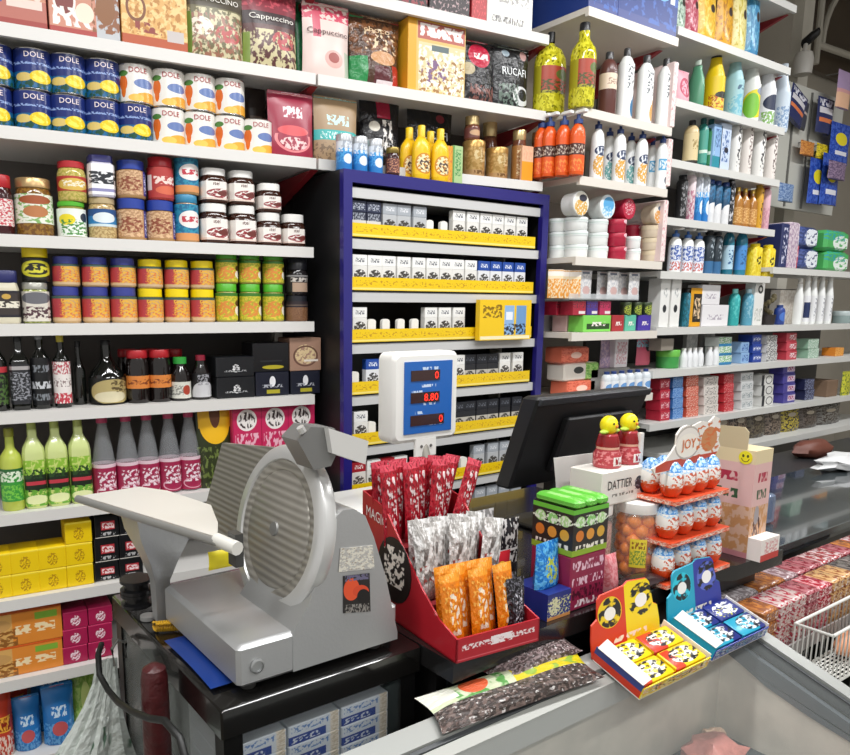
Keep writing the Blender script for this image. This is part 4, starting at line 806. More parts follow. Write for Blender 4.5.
sac1=PR('orange_sachet','#ecd9b4',('n',0,0,1,.7,'#e0963c',4,4,.48),('r',0,.8,1,1,'#efe6dc'),rough=.25)
sac2=PR('white_sachet','#dcdad8',('n',0,0,1,1,'#bfc0c4',5,5,.5),('r',.2,.9,.8,1,'#6a6f7c'),('e',.5,.3,.3,.16,'#c9a8a4'),rough=.25)
for i in range(5):
    run(S2,ztray+.0045,k_bag,[(550+i*6,563+i*6)],265,'orange and white sachet, %s from left in the clear tray'%ORD[i],'sachet',('sachet',sac1),flat=True,dims=(.058,.098,.012),group='orange sachets',back=.03+.014*(i%3),turn=-.5)
for i,(a,c) in enumerate(((579,594),(597,610),(608,620),(619,630),(629,641))):
    run(S2,ztray+.0045,k_bag,[(a,c)],265,'white sachet, %s of the white ones in the clear tray'%ORD[i],'sachet',('sachet',sac2),flat=True,dims=(.07,.1,.012),group='white sachets',back=.03+.03*(i%2))
# --- lowest visible row of the bay
z=z2[5]
opk=PR('coral_pack','#e0765c',('n',0,0,1,1,'#c9563f',5,5,.55),('e',.5,.5,.2,.2,'#f0c8b8'),rough=.3)
gwk=PR('green_white_pack','#e3dcd2',('r',.6,0,1,1,'#a8cf7a'),('e',.4,.6,.14,.2,'#3a3c3a'),('n',.6,0,1,1,'#6fae4a',5,5,.5),rough=.3)
zz=run(S2,z,k_box,[(565,598)],382,'coral wipes pack at the bottom of the stack','wipes pack',('wipes_pack',opk,.006),flat=True,dims=(.17,.062,.09),back=.09)
zz=run(S2,zz,k_box,[(560,603)],362,'white and green wipes pack between two coral packs','wipes pack',('wipes_pack',gwk,.006),flat=True,dims=(.21,.068,.09),back=.09)
run(S2,zz,k_box,[(560,592)],345,'coral wipes pack on top of the white and green pack','wipes pack',('wipes_pack',opk,.006),flat=True,dims=(.16,.062,.09),back=.09)
run(S2,z+.1008,k_bag,[(603,614)],343,'lilac pack behind the small blue-capped bottles','pack',('lilac_pack',PR('lilac_pack','#9a86a8',('n',0,0,1,1,'#c2a8b8',5,5,.5))),flat=True,dims=(.07,.12,.03),back=.12) 
run(S2,z+.1008,k_box,[(615,628)],340,'upright white box with pink print behind small bottles','box',('cream_box',PR('pink_white_box','#e6e0e2',('n',.1,.1,.9,.7,'#d0a0a8',6,6,.5),('r',.1,.85,.9,1,'#6a7a9c'))),flat=True,dims=(.085,.15,.05),back=.1)
b=MB();b.box(-.045,-.05,0,.2,.05,.1,M('grey_riser','#8f8d8a',.5));X,Y=S2.xy(.29,.14);thing('display_riser','grey riser block behind the small blue-capped bottles','riser',(X,Y,z+.0004),S2.a,None,b)
run(S2,z+.1008,k_bag,[(636,656)],348,'pink pack with dark dots near the right end of the bay','pack',('pink_pack',PR('pink_dot_pack','#c0546a',('e',.7,.65,.16,.12,'#3a2a30'),('n',0,.7,1,1,'#8fc0cf',5,5,.45))),flat=True,dims=(.1,.11,.03),back=.12)
for i,px in enumerate((606,613,621,629,637,645)):
    run(S2,z,k_bottle,[(px-5,px+5)],372,'small clear bottle with navy cap, %s of six on the bay'%ORD[i],'bottle',('small_bottle','shampoo',M('clear_gel','#d6dde2',.15),nav,PR('tiny_label','#e6eaee',('e',.5,.5,.3,.3,'#6a9ad0')),(.1,.6),.22,.5),dims=(.042,.095,.042),group='small navy-capped bottles')
# ================================================================ softener shelving
def one(z,kind,a,c,top,label,cat,args,d=None,flat=False,back=.03,dims=None,group=None,pl=S3):
    return run(pl,z,kind,[(a,c)],top,label,cat,args,back=back,d=d,flat=flat,dims=dims,group=group)
z=z3[1]
for a,c,col,n2,nm in ((678,690,'#bcd0bf','#5a7a68','pale green'),(691,703,'#b23a52','#e0a0aa','crimson'),(704,721,'#e8b420','#f6d864','golden yellow'),(723,738,'#e2a81c','#b87a18','amber yellow'),(739,751,'#e6dc94','#c9b84a','pale yellow'),(752,764,'#3c86b4','#7cc0de','blue')):
    one(z,k_bag,a,c,-30,'%s refill pouch on the high shelf above the softeners'%nm,'refill pouch',('refill_pouch',PR('pouch_'+nm.replace(' ','_'),col,('n',0,.1,1,.9,n2,5,6,.55),('e',.6,.5,.14,.06,'#3a2a28'),('e',.55,.75,.1,.04,'#3a2a28'),rough=.28)),d=.06,flat=True)
z=z3[2]
one(z,k_bag,681,693,70,'pink pouch with round red print left of the softeners','pouch',('refill_pouch',PR('pouch_pink_round','#e0a8b4',('e',.5,.5,.38,.3,'#b83a5a'),('en',.5,.5,.3,.22,'#e0a0b0',6,6,.5))),d=.05,flat=True)
one(z,k_bottle,691,701,60,'green softener bottle beside the pink pouch','softener bottle',('softener_bottle','soft',M('green_soft','#5a9a78',.3),M('pale_cap','#b9c9bc',.35)),d=.07)
for a,c,t,body,capc,lab,nm in ((704,724,50,'#e9c814','#1e1c1a',[('n',0,0,1,.45,'#b8581c',5,5,.48),('en',.5,.2,.4,.2,'#f2d060',7,7,.5),('e',.5,.45,.3,.1,'#2c2a20')],'yellow softener bottle with black cap'),(724,742,52,'#9cc8d0','#4a8f9c',[('en',.5,.3,.5,.3,'#6fb4c8',5,5,.5),('t',.2,.72,.8,.85,'#4a6a84',8,5,.5)],'pale teal softener bottle'),(742,758,56,'#e9ebe6','#c99c5c',[('e',.35,.45,.5,.4,'#e6d71c'),('e',.2,.4,.3,.35,'#7cc03a'),('e',.65,.8,.3,.12,'#8d96a8')],'white softener bottle with yellow and green label'),(758,773,60,'#e6e9ee','#2a2c30',[('e',.45,.6,.42,.22,'#26304c'),('n',0,0,1,.35,'#7fae5a',6,6,.45)],'white softener bottle with navy and green label'),(773,787,63,'#c9d6e2','#aab4bd',[('n',0,0,1,.6,'#7f9cc0',6,6,.5)],'pale blue spray bottle at the end of the softener shelf')):
    one(z,k_bottle,a,c,t,nm,'softener bottle',('softener_bottle','soft',M('soft_'+body,body,.3),M('cap_'+capc,capc,.35),PR('soft_label_'+nm[:14]+capc,body,*lab),(.06,.58),.13,.5),d=.085)
z=z3[3]
one(z,k_bottle,683,698,120,'beige bottle with black base on the shelf below the softeners','bottle',('gel_bottle','shampoo',M('beige_gel','#c9b486',.3),blkcap,PR('beige_label','#d6c496',('r',-1,0,2,.15,'#26221c'),('t',.2,.5,.8,.8,'#9a8450',8,6,.52)),(.02,.7),.14,.45),d=.06)
one(z,k_bottle,697,706,118,'green shampoo bottle, first beside the beige bottle','bottle',('gel_bottle','shampoo',M('teal_gel','#2a7c74',.25),M('teal_cap','#1f5a5c',.3),PR('teal_label','#4a9c8c',('r',0,.3,1,.4,'#cfe6da')),(.1,.75),.1,.5),d=.05)
one(z,k_bottle,705,713,119,'dark green shampoo bottle, second beside the beige bottle','bottle',('gel_bottle','shampoo',M('green_gel','#2c6a48',.25),M('teal_cap','#1f5a5c',.3),PR('green_gel_label','#3c8a5c',('r',0,.3,1,.4,'#cfe6da')),(.1,.75),.1,.5),d=.05)
one(z,k_box,713,721,124,'blue box with teal foot beside the green bottles','box',('shampoo_box',PR('blue_teal_box','#8fb4dc',('r',0,0,1,.3,'#2c8a9c'),('t',.2,.5,.8,.9,'#4a6a9c',6,8,.5))),d=.04,flat=True)
one(z,k_box,720,730,123,'pale blue box beside the white cylinders','box',('shampoo_box',PR('pale_blue_box','#c6d4e8',('t',.2,.2,.8,.85,'#5a76a8',6,9,.52),('e',.6,.45,.2,.06,'#2c2c3a'))),d=.04,flat=True)
wcyl=PR('white_cylinder','#e9e8e4',('t',.3,.1,.7,.9,'#3f3f44',7,10,.55));wcyl2=PR('white_cylinder_warm','#e9e2dc',('t',.3,.1,.7,.9,'#6a5a58',8,12,.55))
for i,(a,c) in enumerate(((728,739),(740,750),(751,764),(764,775))):
    one(z,k_bottle,a,c,120+i*1.7,'white talc bottle with dark script, %s of four under the softeners'%ORD[i],'talc bottle',('talc_bottle','spray',[wcyl,wcyl2][i%2],M('white_lid','#efeeea',.4),None,(0,1),.1,.7),d=.06,group='white talc bottles')
z=z3[4]
one(z,k_bottle,677,685,175,'black spray can at the left end of the deodorant shelf','spray can',('spray_can','spray',PR('black_can','#1e1e20',('t',.1,.1,.9,.8,'#8f8f92',6,9,.54)),blkcap,None,(0,1),.16,.7),d=.05)
one(z,k_bottle,685,693,170,'pink and white spray can on the deodorant shelf','spray can',('spray_can','spray',PR('pinkish_can','#e3d3d6',('n',0,0,1,.6,'#b8788c',5,6,.5)),M('white_lid','#efeeea'),None,(0,1),.14,.7),d=.05)
for i,(a,c) in enumerate(((693,699),(699,706))):
    one(z,k_bottle,a,c+1,172,'white and blue spray can with green leaf, %s of two'%ORD[i],'spray can',('spray_can','spray',PR('blue_white_can','#d6e2ea',('n',0,.4,1,1,'#8fb0cc',5,6,.5),('e',.6,.3,.3,.1,'#7ccf3a')),M('white_lid','#efeeea'),None,(0,1),.14,.7),d=.05,group='blue and white spray cans')
nvc=PR('navy_can','#1f4a6c',('r',-1,0,2,.36,'#dfe0e2'),('e',.5,.36,.4,.12,'#e6e6e8'),('n',0,.55,1,1,'#2c6a94',5,6,.5))
for i,(a,c) in enumerate(((705,712),(712,719),(720,727))):
    one(z,k_bottle,a,c+.5,172,'navy spray can with white base, %s of three'%ORD[i],'spray can',('spray_can','spray',nvc,nav,None,(0,1),.14,.7),dims=(.045,.185,.045),group='navy spray cans')
one(z,k_bottle,727,732,176,'slim black spray can beside the amber bottles','spray can',('spray_can','spray',PR('black_can_b','#20222a',('t',.1,.1,.9,.9,'#d0d0d4',5,9,.56)),blkcap,None,(0,1),.14,.7),d=.04)
amb=M('amber_gel','#a8702c',.15,coat=.4)
for i,(a,c) in enumerate(((733,740),(740,747),(747,755))):
    one(z,k_bottle,a,c,179,'amber cologne bottle with gold cap, %s of three'%ORD[i],'cologne bottle',('cologne_bottle','slim',amb,M('gold_cap','#d8b45a',.3,.7),PR('amber_label','#b8803c',('n',0,0,1,1,'#e0b878',5,6,.55)),(.1,.5),.12,.4),dims=(.05,.175,.05),group='amber cologne bottles')
one(z,k_bottle,754,761,183,'golden orange spray can with dark script near the end of the deodorant shelf','spray can',('spray_can','spray',PR('golden_can','#d8a42c',('t',.3,.1,.7,.8,'#3a2a1c',6,8,.55)),M('gold_cap','#d8b45a'),None,(0,1),.1,.7),d=.045)
one(z,k_bottle,760,768,185,'pale pink spray can at the right end of the deodorant shelf','spray can',('spray_can','spray',PR('pale_pink_can','#dcb2bc',('n',0,0,1,.5,'#c890a4',5,5,.5)),M('rose_cap','#c9a0ac',.3),None,(0,1),.1,.7),d=.05)
z=z3[5]
for i,(a,c) in enumerate(((669,680),(681,692),(692,703))):
    one(z,k_pump,a,c,231,'white and blue pump bottle with red print, %s of three'%ORD[i],'pump bottle',('pump_bottle',lw,M('blue_pump','#3a66a8',.3),PR('blue_red_label','#dfe4ee',('n',0,.4,1,1,'#3c5ca8',5,5,.5),('n',0,0,1,.35,'#c05a4a',5,5,.5))),dims=(.06,.185,.05),group='white and blue pump bottles')
dkc=PR('dark_tall_can','#27333c',('r',-1,0,2,.3,'#3a6e9c'),('t',.3,.35,.7,.9,'#9aa6ae',5,9,.54))
for i,(a,c) in enumerate(((704,711),(711,720))):
    one(z,k_bottle,a,c,228,'dark tall can with blue foot, %s of two beside the mouthwash'%ORD[i],'spray can',('spray_can','spray',dkc,blkcap,None,(0,1),.08,.7),dims=(.05,.185,.05),group='dark tall cans')
for i,(a,c,col,l2) in enumerate(((722,733,'#1c6f86','#b4d4e4'),(734,747,'#1f7c98','#4a8ccc'))):
    one(z,k_bottle,a,c,227,'%s mouthwash bottle with white cap, %s beside the yellow bottles'%(('dark teal','blue label')[i],('left','right')[i]),'mouthwash bottle',('mouthwash_bottle','shampoo',M('mouthwash_%d'%i,col,.1,coat=.4),M('white_lid','#efeeea'),PR('mouthwash_label_%d'%i,l2,('t',.2,.2,.8,.8,'#2c5a8c',6,8,.53)),(.12,.62),.14,.5),d=.05)
yb2=PR('yellow_bottle_face','#e3c61c',('e',.5,.5,.16,.14,'#3a3420'),('n',0,0,1,1,'#f2de4a',5,5,.5))
for i,(a,c) in enumerate(((747,760),(760,773))):
    one(z,k_bottle,a,c,240,'square yellow baby oil bottle, %s of two at the shelf end'%ORD[i],'bottle',('oil_bottle','spray',yb2,M('yellow_lid','#f3d80e'),None,(0,1),.1,.6,None,'#fff',.3,.7),dims=(.07,.15,.05),group='square yellow bottles')
# --- 1.43 shelf (runs the whole way)
z=z4[0]
tallw=PR('tall_white_box','#e6e6e2',('e',.5,.38,.2,.08,'#2c3034'),('t',.3,.6,.7,.8,'#9aa0a2',6,8,.54))
for i,(a,c) in enumerate(((660,669),(671,680))):
    one(z,k_box,a,c,278,'tall white carton with small dark mark, %s of two beside the dark flower'%ORD[i],'box',('shampoo_box',tallw),d=.06,flat=True,group='tall white cartons')
one(z,k_bottle,681,689,289,'dark teal bottle between the white carton and the orange-black box','bottle',('gel_bottle','spray',PR('dark_teal_b','#1f5f6c',('n',0,0,1,1,'#2c8096',4,5,.5)),blkcap,None,(0,1),.1,.6),d=.05)
one(z,k_box,690,701,288,'orange and black upright box on the long shelf','box',('hair_dye_box',PR('orange_black_box','#2a241c',('r',0,.85,1,1,'#e0a01c'),('r',0,0,.25,1,'#d89a1c'),('r',0,0,1,.12,'#e0a01c'),('t',.35,.2,.9,.75,'#e6c8a0',6,6,.5))),d=.05,flat=True)
q=one(z,k_box,702,728,305,'wide white carton, lower of two stacked on the long shelf','box',('cream_carton',PR('white_plain_carton','#e6e4e6',('t',.2,.3,.8,.55,'#b0a8b4',10,6,.53))),d=.08,flat=True)
one(q,k_box,702,720,285,'smaller white carton on top of the wide white one','box',('cream_carton',PR('white_plain_carton','#e6e4e6')),d=.07,flat=True)
for i,(a,c,col) in enumerate(((727,740,'#2fa5a5'),(741,753,'#5aa0ba'))):
    one(z,k_bottle,a,c,289,'%s shower gel bottle standing on its cap'%('turquoise','grey blue')[i],'bottle',('gel_bottle','shampoo',PR('gel_face_%d'%i,col,('n',0,.2,1,.8,('#5ac4c0','#8fc0d0')[i],4,4,.55)),M('gel_cap_%d'%i,('#7cd0cc','#b4d4de')[i],.3),None,(0,1),.12,.5),d=.05)
one(z,k_box,754,763,283,'white box with a round black mark beside the shower gels','box',('cream_carton',PR('black_dot_box','#e6e6e2',('o',.55,.85,.28,.1,'#222428',.5),('n',.1,.1,.9,.4,'#b4b8b0',5,5,.55))),d=.05,flat=True)
# cloth flower in a dark pot near the shelf join
u,X,Y=S3.u(768,z+.05,.06);b=MB()
b.lathe([(0,0),(.03,0),(.036,.05),(0,.05)],M('dark_pot','#2a2422',.5),12)
t=thing('flower_pot','dark little pot of brownish leaves at the shelf join','flower pot',(X,Y,z+.0004),0,None,b)
b=MB()
for i in range(9):
    an=i*.7;b.ball((.02*math.cos(an),.02*math.sin(an),.06+.014*i*.7),.014,M('brown_leaf',"#5a5238",.6,var=.3,vscale=30),6,4)
part('leaves',b,t)
one(z,k_bottle,773,785,305,'squat dark blue jar on the long shelf','jar',('cream_jar','shampoo',PR('blue_jar_face','#27418c',('e',.5,.4,.34,.24,'#4a74c4')),nav,None,(0,1),.2,.6),d=.05)
one(z,k_box,779,795,290,'pale carton behind the squat blue jar','box',('cream_carton',PR('pale_carton','#d9d3ca',('n',0,0,1,1,'#c6bcb0',5,5,.5))),d=.05,flat=True,back=.1)
one(z,k_bottle,794,802,278,'tall white bottle left of the navy-labelled bottle','bottle',('lotion_bottle','soft',lw,M('white_lid','#efeeea'),None,(0,1),.1,.5),d=.045)
for i,(a,c) in enumerate(((802,809),(808,816),(816,824),(824,832))):
    lab=PR('navy_white_face','#e6e7ea',('r',0,.15,1,.75,'#1f2f5a')) if i==0 else PR('white_script_face','#e6e7e8',('t',.3,.1,.7,.9,'#8f949c',6,9,.55))
    one(z,k_bottle,a,c,275,('white bottle with a navy label among plain white ones' if i==0 else 'white lotion bottle with grey script, %s right of the navy label'%ORD[i-1]),'bottle',('lotion_bottle','soft',lw,M('white_lid','#efeeea'),lab,(.05,.58),.12,.5),d=.045,group=None if i==0 else 'white script bottles')
one(z,k_tub,833,851,311,'clear plastic tub at the right end of the long shelf','tub',('clear_tub',M('clear_tub_body','#8fa09f',.2),M('clear_tub_lid','#b4c0c0',.25)),d=.1)
# --- packs above (1.67) and the red jar
z=z4s
one(z,k_box,781,788,223,'navy pack end beside the white and pink pack','pack',('napkin_pack',PR('navy_pack','#27305e',('t',.2,.1,.8,.9,'#c9cbe0',4,9,.56)),.006),d=.12,flat=True)
one(z,k_box,788,798,222,'white and pink pack left of the rose-print packs','pack',('napkin_pack',PR('pinkwhite_pack','#d6c9d0',('n',0,0,1,1,'#a890a8',5,6,.5)),.006),d=.12,flat=True)
rp=PR('rose_pack','#2c3a6a',('en',.62,.5,.42,.42,'#dfe3ea',5,5,.4),('n',0,0,.3,1,'#4a5a94',5,5,.5));gp=PR('green_rose_pack','#4aa85a',('en',.65,.4,.36,.36,'#e0e8e2',5,5,.42),('n',0,.5,.8,1,'#2c9a9c',5,5,.52))
for a,c,m,nm in ((798,821,rp,'navy and white rose-print'),(822,853,gp,'green and white rose-print')):
    q=one(z,k_box,a,c,246,'%s tissue pack, lower of two'%nm,'tissue pack',('tissue_pack',m,.016),dims=(.19 if m is rp else .26,.104,.12),flat=True)
    one(q,k_box,a,c,224,'%s tissue pack, upper of two'%nm,'tissue pack',('tissue_pack',m,.016),dims=(.19 if m is rp else .26,.104,.12),flat=True)
# --- 1.25 shelf
z=z4[1]
one(z,k_tub,659,676,345,'round green box at the left end of the toothbrush shelf','tub',('green_box',M('green_tub_body','#3f9a4a',.3),M('green_tub_lid','#6ab84a',.3)),dims=(.1,.08,.1))
one(z+.08,k_box,660,675,335,'clear brownish case on top of the round green box','case',('clear_case',M('case_brown','#8f877c',.3)),dims=(.09,.05,.06),flat=True)
rb=M('roll_on_white','#e2e4e6',.3)
for i in range(7):
    a=680+i*5.5+(4 if i>3 else 0)
    one(z,k_bottle,a,a+6,349,'white roll-on bottle, %s of seven on the toothbrush shelf'%ORD[i],'roll-on bottle',('roll_on_bottle','soft',rb,M('white_lid','#efeeea'),None,(0,1),.3,.55),dims=(.036,.085,.036),group='white roll-on bottles')
for a,c,nm in ((684,699,'left'),(701,716,'right')):
    one(z,k_box,a,c,334,'grey blister card, %s one behind the white roll-ons'%nm,'blister card',('blister_card',PR('grey_blister','#9a9a98',('n',0,0,1,1,'#b4b2ae',4,4,.5))),dims=(.09,.15,.02),flat=True,back=.12)
def boxstack(z,a,c,n,h,w,mat,nm,cat='toothpaste box',d=.07,nmk='toothpaste_box'):
    zz=z
    for k in range(n):
        pos={1:['only'],2:['lower','upper'],3:['bottom','middle','top'],4:['bottom','second','third','top'],5:['bottom','second','third','fourth','top']}[n][k]
        one(zz,k_box,a,c,0,'%s, %s of its stack'%(nm,pos),cat,(nmk,mat),dims=(w,h,d),flat=True);zz+=h+.0006
gwb=PR('green_white_box','#e0e6e2',('n',0,0,1,1,'#5aae5a',4,5,.52),('r',0,0,1,.3,'#2c7cae'));boxstack(z,718,733,3,.042,.105,gwb,'green and white toothpaste box')
boxstack(z,740,750,2,.05,.07,PR('lightblue_box','#8fb4dc',('t',.1,.2,.9,.8,'#3c62a8',6,5,.52)),'light blue box beside the navy boxes')
boxstack(z,751,763,3,.044,.082,PR('navy_tp_box','#26439a',('t',.1,.3,.9,.7,'#d6def2',8,4,.53)),'navy toothpaste box')
boxstack(z,764,780,3,.042,.1,PR('blackwhite_tp','#dcdcda',('n',0,0,1,1,'#33343c',5,4,.52)),'white and black toothpaste box')
boxstack(z,782,801,3,.045,.105,PR('redblue_tp','#b83a48',('r',0,0,.35,1,'#c94a58'),('t',.3,.2,.95,.8,'#efe2e4',8,4,.52)),'red toothpaste box on the toothbrush shelf')
boxstack(z,804,823,2,.05,.115,PR('greenpale_tp','#8fb49c',('n',0,0,1,1,'#c9d8cc',5,4,.5)),'pale green box near the shelf end')
boxstack(z,831,848,1,.045,.1,PR('orange_tp','#d8842c',('n',0,0,1,1,'#efb45a',5,4,.5)),'orange box alone near the right end')
# --- 1.03 shelf
z=z4[2]
boxstack(z,659,671,4,.045,.073,PR('red_tp','#b3243a',('t',.1,.2,.9,.8,'#e6bcc2',6,4,.55)),'crimson toothpaste box at the left end')
boxstack(z,672,684,4,.046,.076,PR('blue_tp','#3c78c0',('n',0,0,1,1,'#8fb0d8',5,5,.52)),'blue toothpaste box')
boxstack(z,685,700,4,.046,.094,PR('coral_tp','#d0543c',('n',0,0,1,1,'#e6c0b0',6,5,.55)),'coral toothpaste box')
boxstack(z,701,721,4,.043,.118,PR('cream_tp','#ddd6cf',('n',.1,.1,.9,.9,'#7c7674',5,4,.57)),'cream toothpaste box with grey print')
boxstack(z,722,736,4,.044,.082,PR('scarlet_tp','#c02a34',('n',0,0,1,1,'#e2a0a0',5,4,.6)),'scarlet toothpaste box')
boxstack(z,737,757,4,.044,.112,PR('palegrey_tp','#d6d8d8',('t',.1,.2,.9,.8,'#9aa4a8',7,4,.52)),'pale grey toothpaste box')
boxstack(z,758,777,3,.052,.11,PR('monochrome_tp','#e0e0dc',('r',0,0,.2,1,'#26282e'),('o',.62,.5,.3,.4,'#2c2e34',.8)),'white toothpaste box with black ring')
boxstack(z,778,800,4,.05,.122,PR('navy_pink_tp','#4a4496',('r',.35,.2,1,.8,'#d6c6da'),('t',.4,.3,.95,.7,'#a83a68',7,4,.5)),'violet and pink toothpaste box')
boxstack(z,801,818,2,.055,.1,PR('navy_white_tp','#22264a',('n',0,0,1,1,'#8f96b4',5,4,.55)),'dark navy box near the brown carton')
one(z,k_box,822,842,376,'brown open carton near the right end of the toothpaste shelf','carton',('brown_carton',M('kraft','#7c6450',.7,var=.15)),dims=(.13,.09,.12),flat=True)
one(z,k_bag,841,856,364,'yellow green pack hanging over the brown carton','pack',('yellow_pack',PR('yellowgreen_pack','#c9c83a',('n',0,0,1,1,'#6a7a2c',5,5,.55))),dims=(.11,.13,.03),flat=True,back=.01)
# --- low shelf of dark packets
z=.873
for i,(a,c,col,nm) in enumerate(((716,735,'#6a5248','brown'),(734,752,'#7c6a5c','tan'),(751,770,'#5c5444','olive'),(769,786,'#74665a','grey brown'),(784,804,'#a8983a','mustard yellow'),(803,822,'#574e48','dark brown'),(821,845,'#6a6864','grey'))):
    one(z,k_bag,a,c,414-i*1.5,'%s nut packet on the low shelf behind the glass counter'%nm,'nut packet',('nut_packet',PR('nut_'+nm.replace(' ','_'),col,('n',0,0,1,1,'#3a322c',6,6,.52),('e',.5,.7,.2,.08,'#a89e8e'),rough=.25)),d=.06,flat=True,back=.02)
# ================================================================ pegboard, camera, grille on the far wall
PB=Plane((0,2.16),0)
def pbox(a,b_,t,bt,pl=PB):
    u0,z1,X0,_=pl.at(a,t);u1,_,X1,_=pl.at(b_,t);_,z0,_,_=pl.at((a+b_)/2,bt);return X0,X1,z0,pl.at((a+b_)/2,t)[1]
x0,x1,z0,z1=pbox(772,846,88,212)
b=MB();b.box(x0-.12,2.16,z0,x1,2.18,z1,M('pegboard_grey','#bcbcb4',.6));pgb=thing('pegboard','grey pegboard wall panel with hooks at the upper right','pegboard',(0,0,0),0,None,b)
for px in (789,806):
    xx=PB.at(px,150)[2]
    b=MB();b.box(xx-.006,2.152,z0+.01,xx+.006,2.16,z1-.02,M('slot_dark','#6a6a66',.6));part('slot_rail',b,pgb,'dark vertical slot rail')
def hang(px,py0,py1,wpx,label,mat,cat='hanging pack',tiltd=0,dy=.05,nm='razor_pack'):
    pl=Plane((0,2.16-dy),0);x0,x1,zb,zt=pbox(px-wpx/2,px+wpx/2,py0,py1,pl)
    w,h=x1-x0,zt-zb
    b=MB();b.pouch(w,h*.92,.03,mat,both=False);
    t=thing(nm,label,cat,((x0+x1)/2,2.16-dy,zb),0,None,b);t.rotation_euler=(0,tiltd,0)
    hk=MB();hk.tube([(0,0,h*.9),(0,dy,h*.93)],.004,M('hook_steel','#9a9a98',.3,.8));part('hook',hk,t,'steel hook')
    return t
rz1=PR('razor_navy','#2c335e',('r',.1,.55,.9,.72,'#d6d4da'),('r',.1,.3,.9,.42,'#d87a4c'),('t',.1,.75,.9,.95,'#dfe0ea',8,5,.5),rough=.25)
rz2=PR('razor_blue','#1f3f9a',('n',0,0,1,1,'#3a5cb8',5,5,.5),('e',.5,.6,.3,.16,'#e0d02c'),('r',.2,.2,.8,.3,'#dfe0ea'),rough=.25)
hang(796,84,122,18,'navy and white razor pack tilted at the top left of the pegboard',rz1,tiltd=.35)
hang(802,96,128,12,'dark razor pack behind the tilted navy pack',PR('razor_dark','#3a3c48',('r',.1,.5,.9,.6,'#b8a8a0')),dy=.03,tiltd=.2)
hang(827,95,135,17,'navy framed razor pack with salmon stripe at the top of the pegboard',rz1)
hang(808,140,156,14,'small orange brown pack on the middle hook of the pegboard',PR('orange_hang','#a8642c',('n',0,0,1,1,'#d09048',5,5,.5)))
hang(824,143,160,14,'small yellow pack beside the orange brown pack on the pegboard',PR('yellow_hang','#d6c022',('n',0,0,1,1,'#8c7c1c',5,5,.55)))
hang(819,155,205,16,'blue razor pack with yellow oval, leftmost of the blue cluster',rz2,dy=.06)
hang(833,150,206,18,'blue razor bag in the middle of the blue cluster',rz2,dy=.08)
hang(842,120,165,20,'blue razor bag hanging higher at the right of the cluster',rz2,dy=.07)
hang(838,160,180,18,'purple grey pack in front of the blue razor bags',PR('mauve_hang','#5a4a68',('n',0,0,1,1,'#8f7a94',5,5,.5)),dy=.12)
hang(846,68,110,14,'lilac and peach pack hanging at the right edge',PR('peach_hang','#a890b4',('r',0,0,1,.45,'#e0b494'),('r',0,.4,1,.5,'#d09a9c')),dy=.1)
# red jar and blue packet on the long shelf by the pegboard
one(z4s,k_jar,780,797,207,'pinkish red jar with white cap in front of the pegboard','jar',('sweet_jar',M('pinkred','#b8485c',.2),M('white_lid','#efeeea'),PR('pinkred_label','#c0566a',('t',.1,.3,.9,.7,'#e8c8cc',7,5,.5)),(.2,.7),.3),dims=(.1,.16,.08),back=.03)
hang(787,182,202,15,'small blue packet hanging above the pinkish red jar',PR('smallblue_hang','#4a6a9c',('n',0,0,1,1,'#8fa4c4',5,5,.5)),dy=.12)
# security camera
W2=Plane((0,2.3),0)
_,zc_,xc,_=W2.at(803,64)
b=MB();b.lathe([(0,-.06),(.05,-.06),(.055,.02),(.045,.06),(.02,.07),(0,.07)],M('camera_white','#d0cdc6',.4),16)
t=thing('security_camera','white security camera with black lens head on the far wall post','security camera',(xc,2.3,zc_),0,None,b)
b=MB();b.lathe([(0,0),(.026,0),(.03,.05),(.022,.09),(0,.1)],M('lens_black','#17181a',.25),14,tf=lambda x,y,z:(x+.02,-z*.9+.02,.12+y+z*.5));part('camera_head',b,t,'black lens head')
b=MB();b.tube([(0,0,.06),(.01,.0,.11),(.02,.0,.12)],.012,M('camera_white','#d0cdc6'));part('arm',b,t)
# post and window grille on the far wall
xa=W2.at(812,40)[2];xb=W2.at(822,40)[2]
b=MB();b.box(xa,2.36,0,xb,2.42,4.3,M('pillar_paint','#d0ccc0',.7,var=.1));struct('trim_1',b)
G=Plane((0,2.6),0);gx0=G.at(818,40)[2];gx1=G.at(905,40)[2];gz0=G.at(835,72)[1];gz1=G.at(835,-40)[1]
b=MB();b.box(gx0,2.66,gz0,gx1,2.7,gz1,M('window_dark','#4a3f33',.3,var=.3,vscale=6));struct('window_1',b)
b=MB();gm=M('grille_metal','#bdb9ad',.5)
b.tube([(gx0,2.6,G.at(835,52)[1]),(gx1,2.6,G.at(835,52)[1]+.05)],.022,gm)
gr=thing('window_grille','pale metal window grille with an arch at the top right corner','window grille',(0,0,0),0,None,b)
b=MB();cxg=gx0+.42;zg=G.at(835,52)[1]
b.tube([(cxg-.36*math.cos(PI*i/14),2.6,zg+.42*math.sin(PI*i/14)) for i in range(15)],.02,gm);part('arch',b,gr)
b=MB();b.tube([(gx0,2.6,gz0),(gx0,2.6,gz1)],.022,gm);part('upright_bar',b,gr)

# ================================================================ counter line
CT=.95
blk=M('black_metal','#161616',.4,.3);gl=glassy('showcase_glass','#9fb0b0',.06)
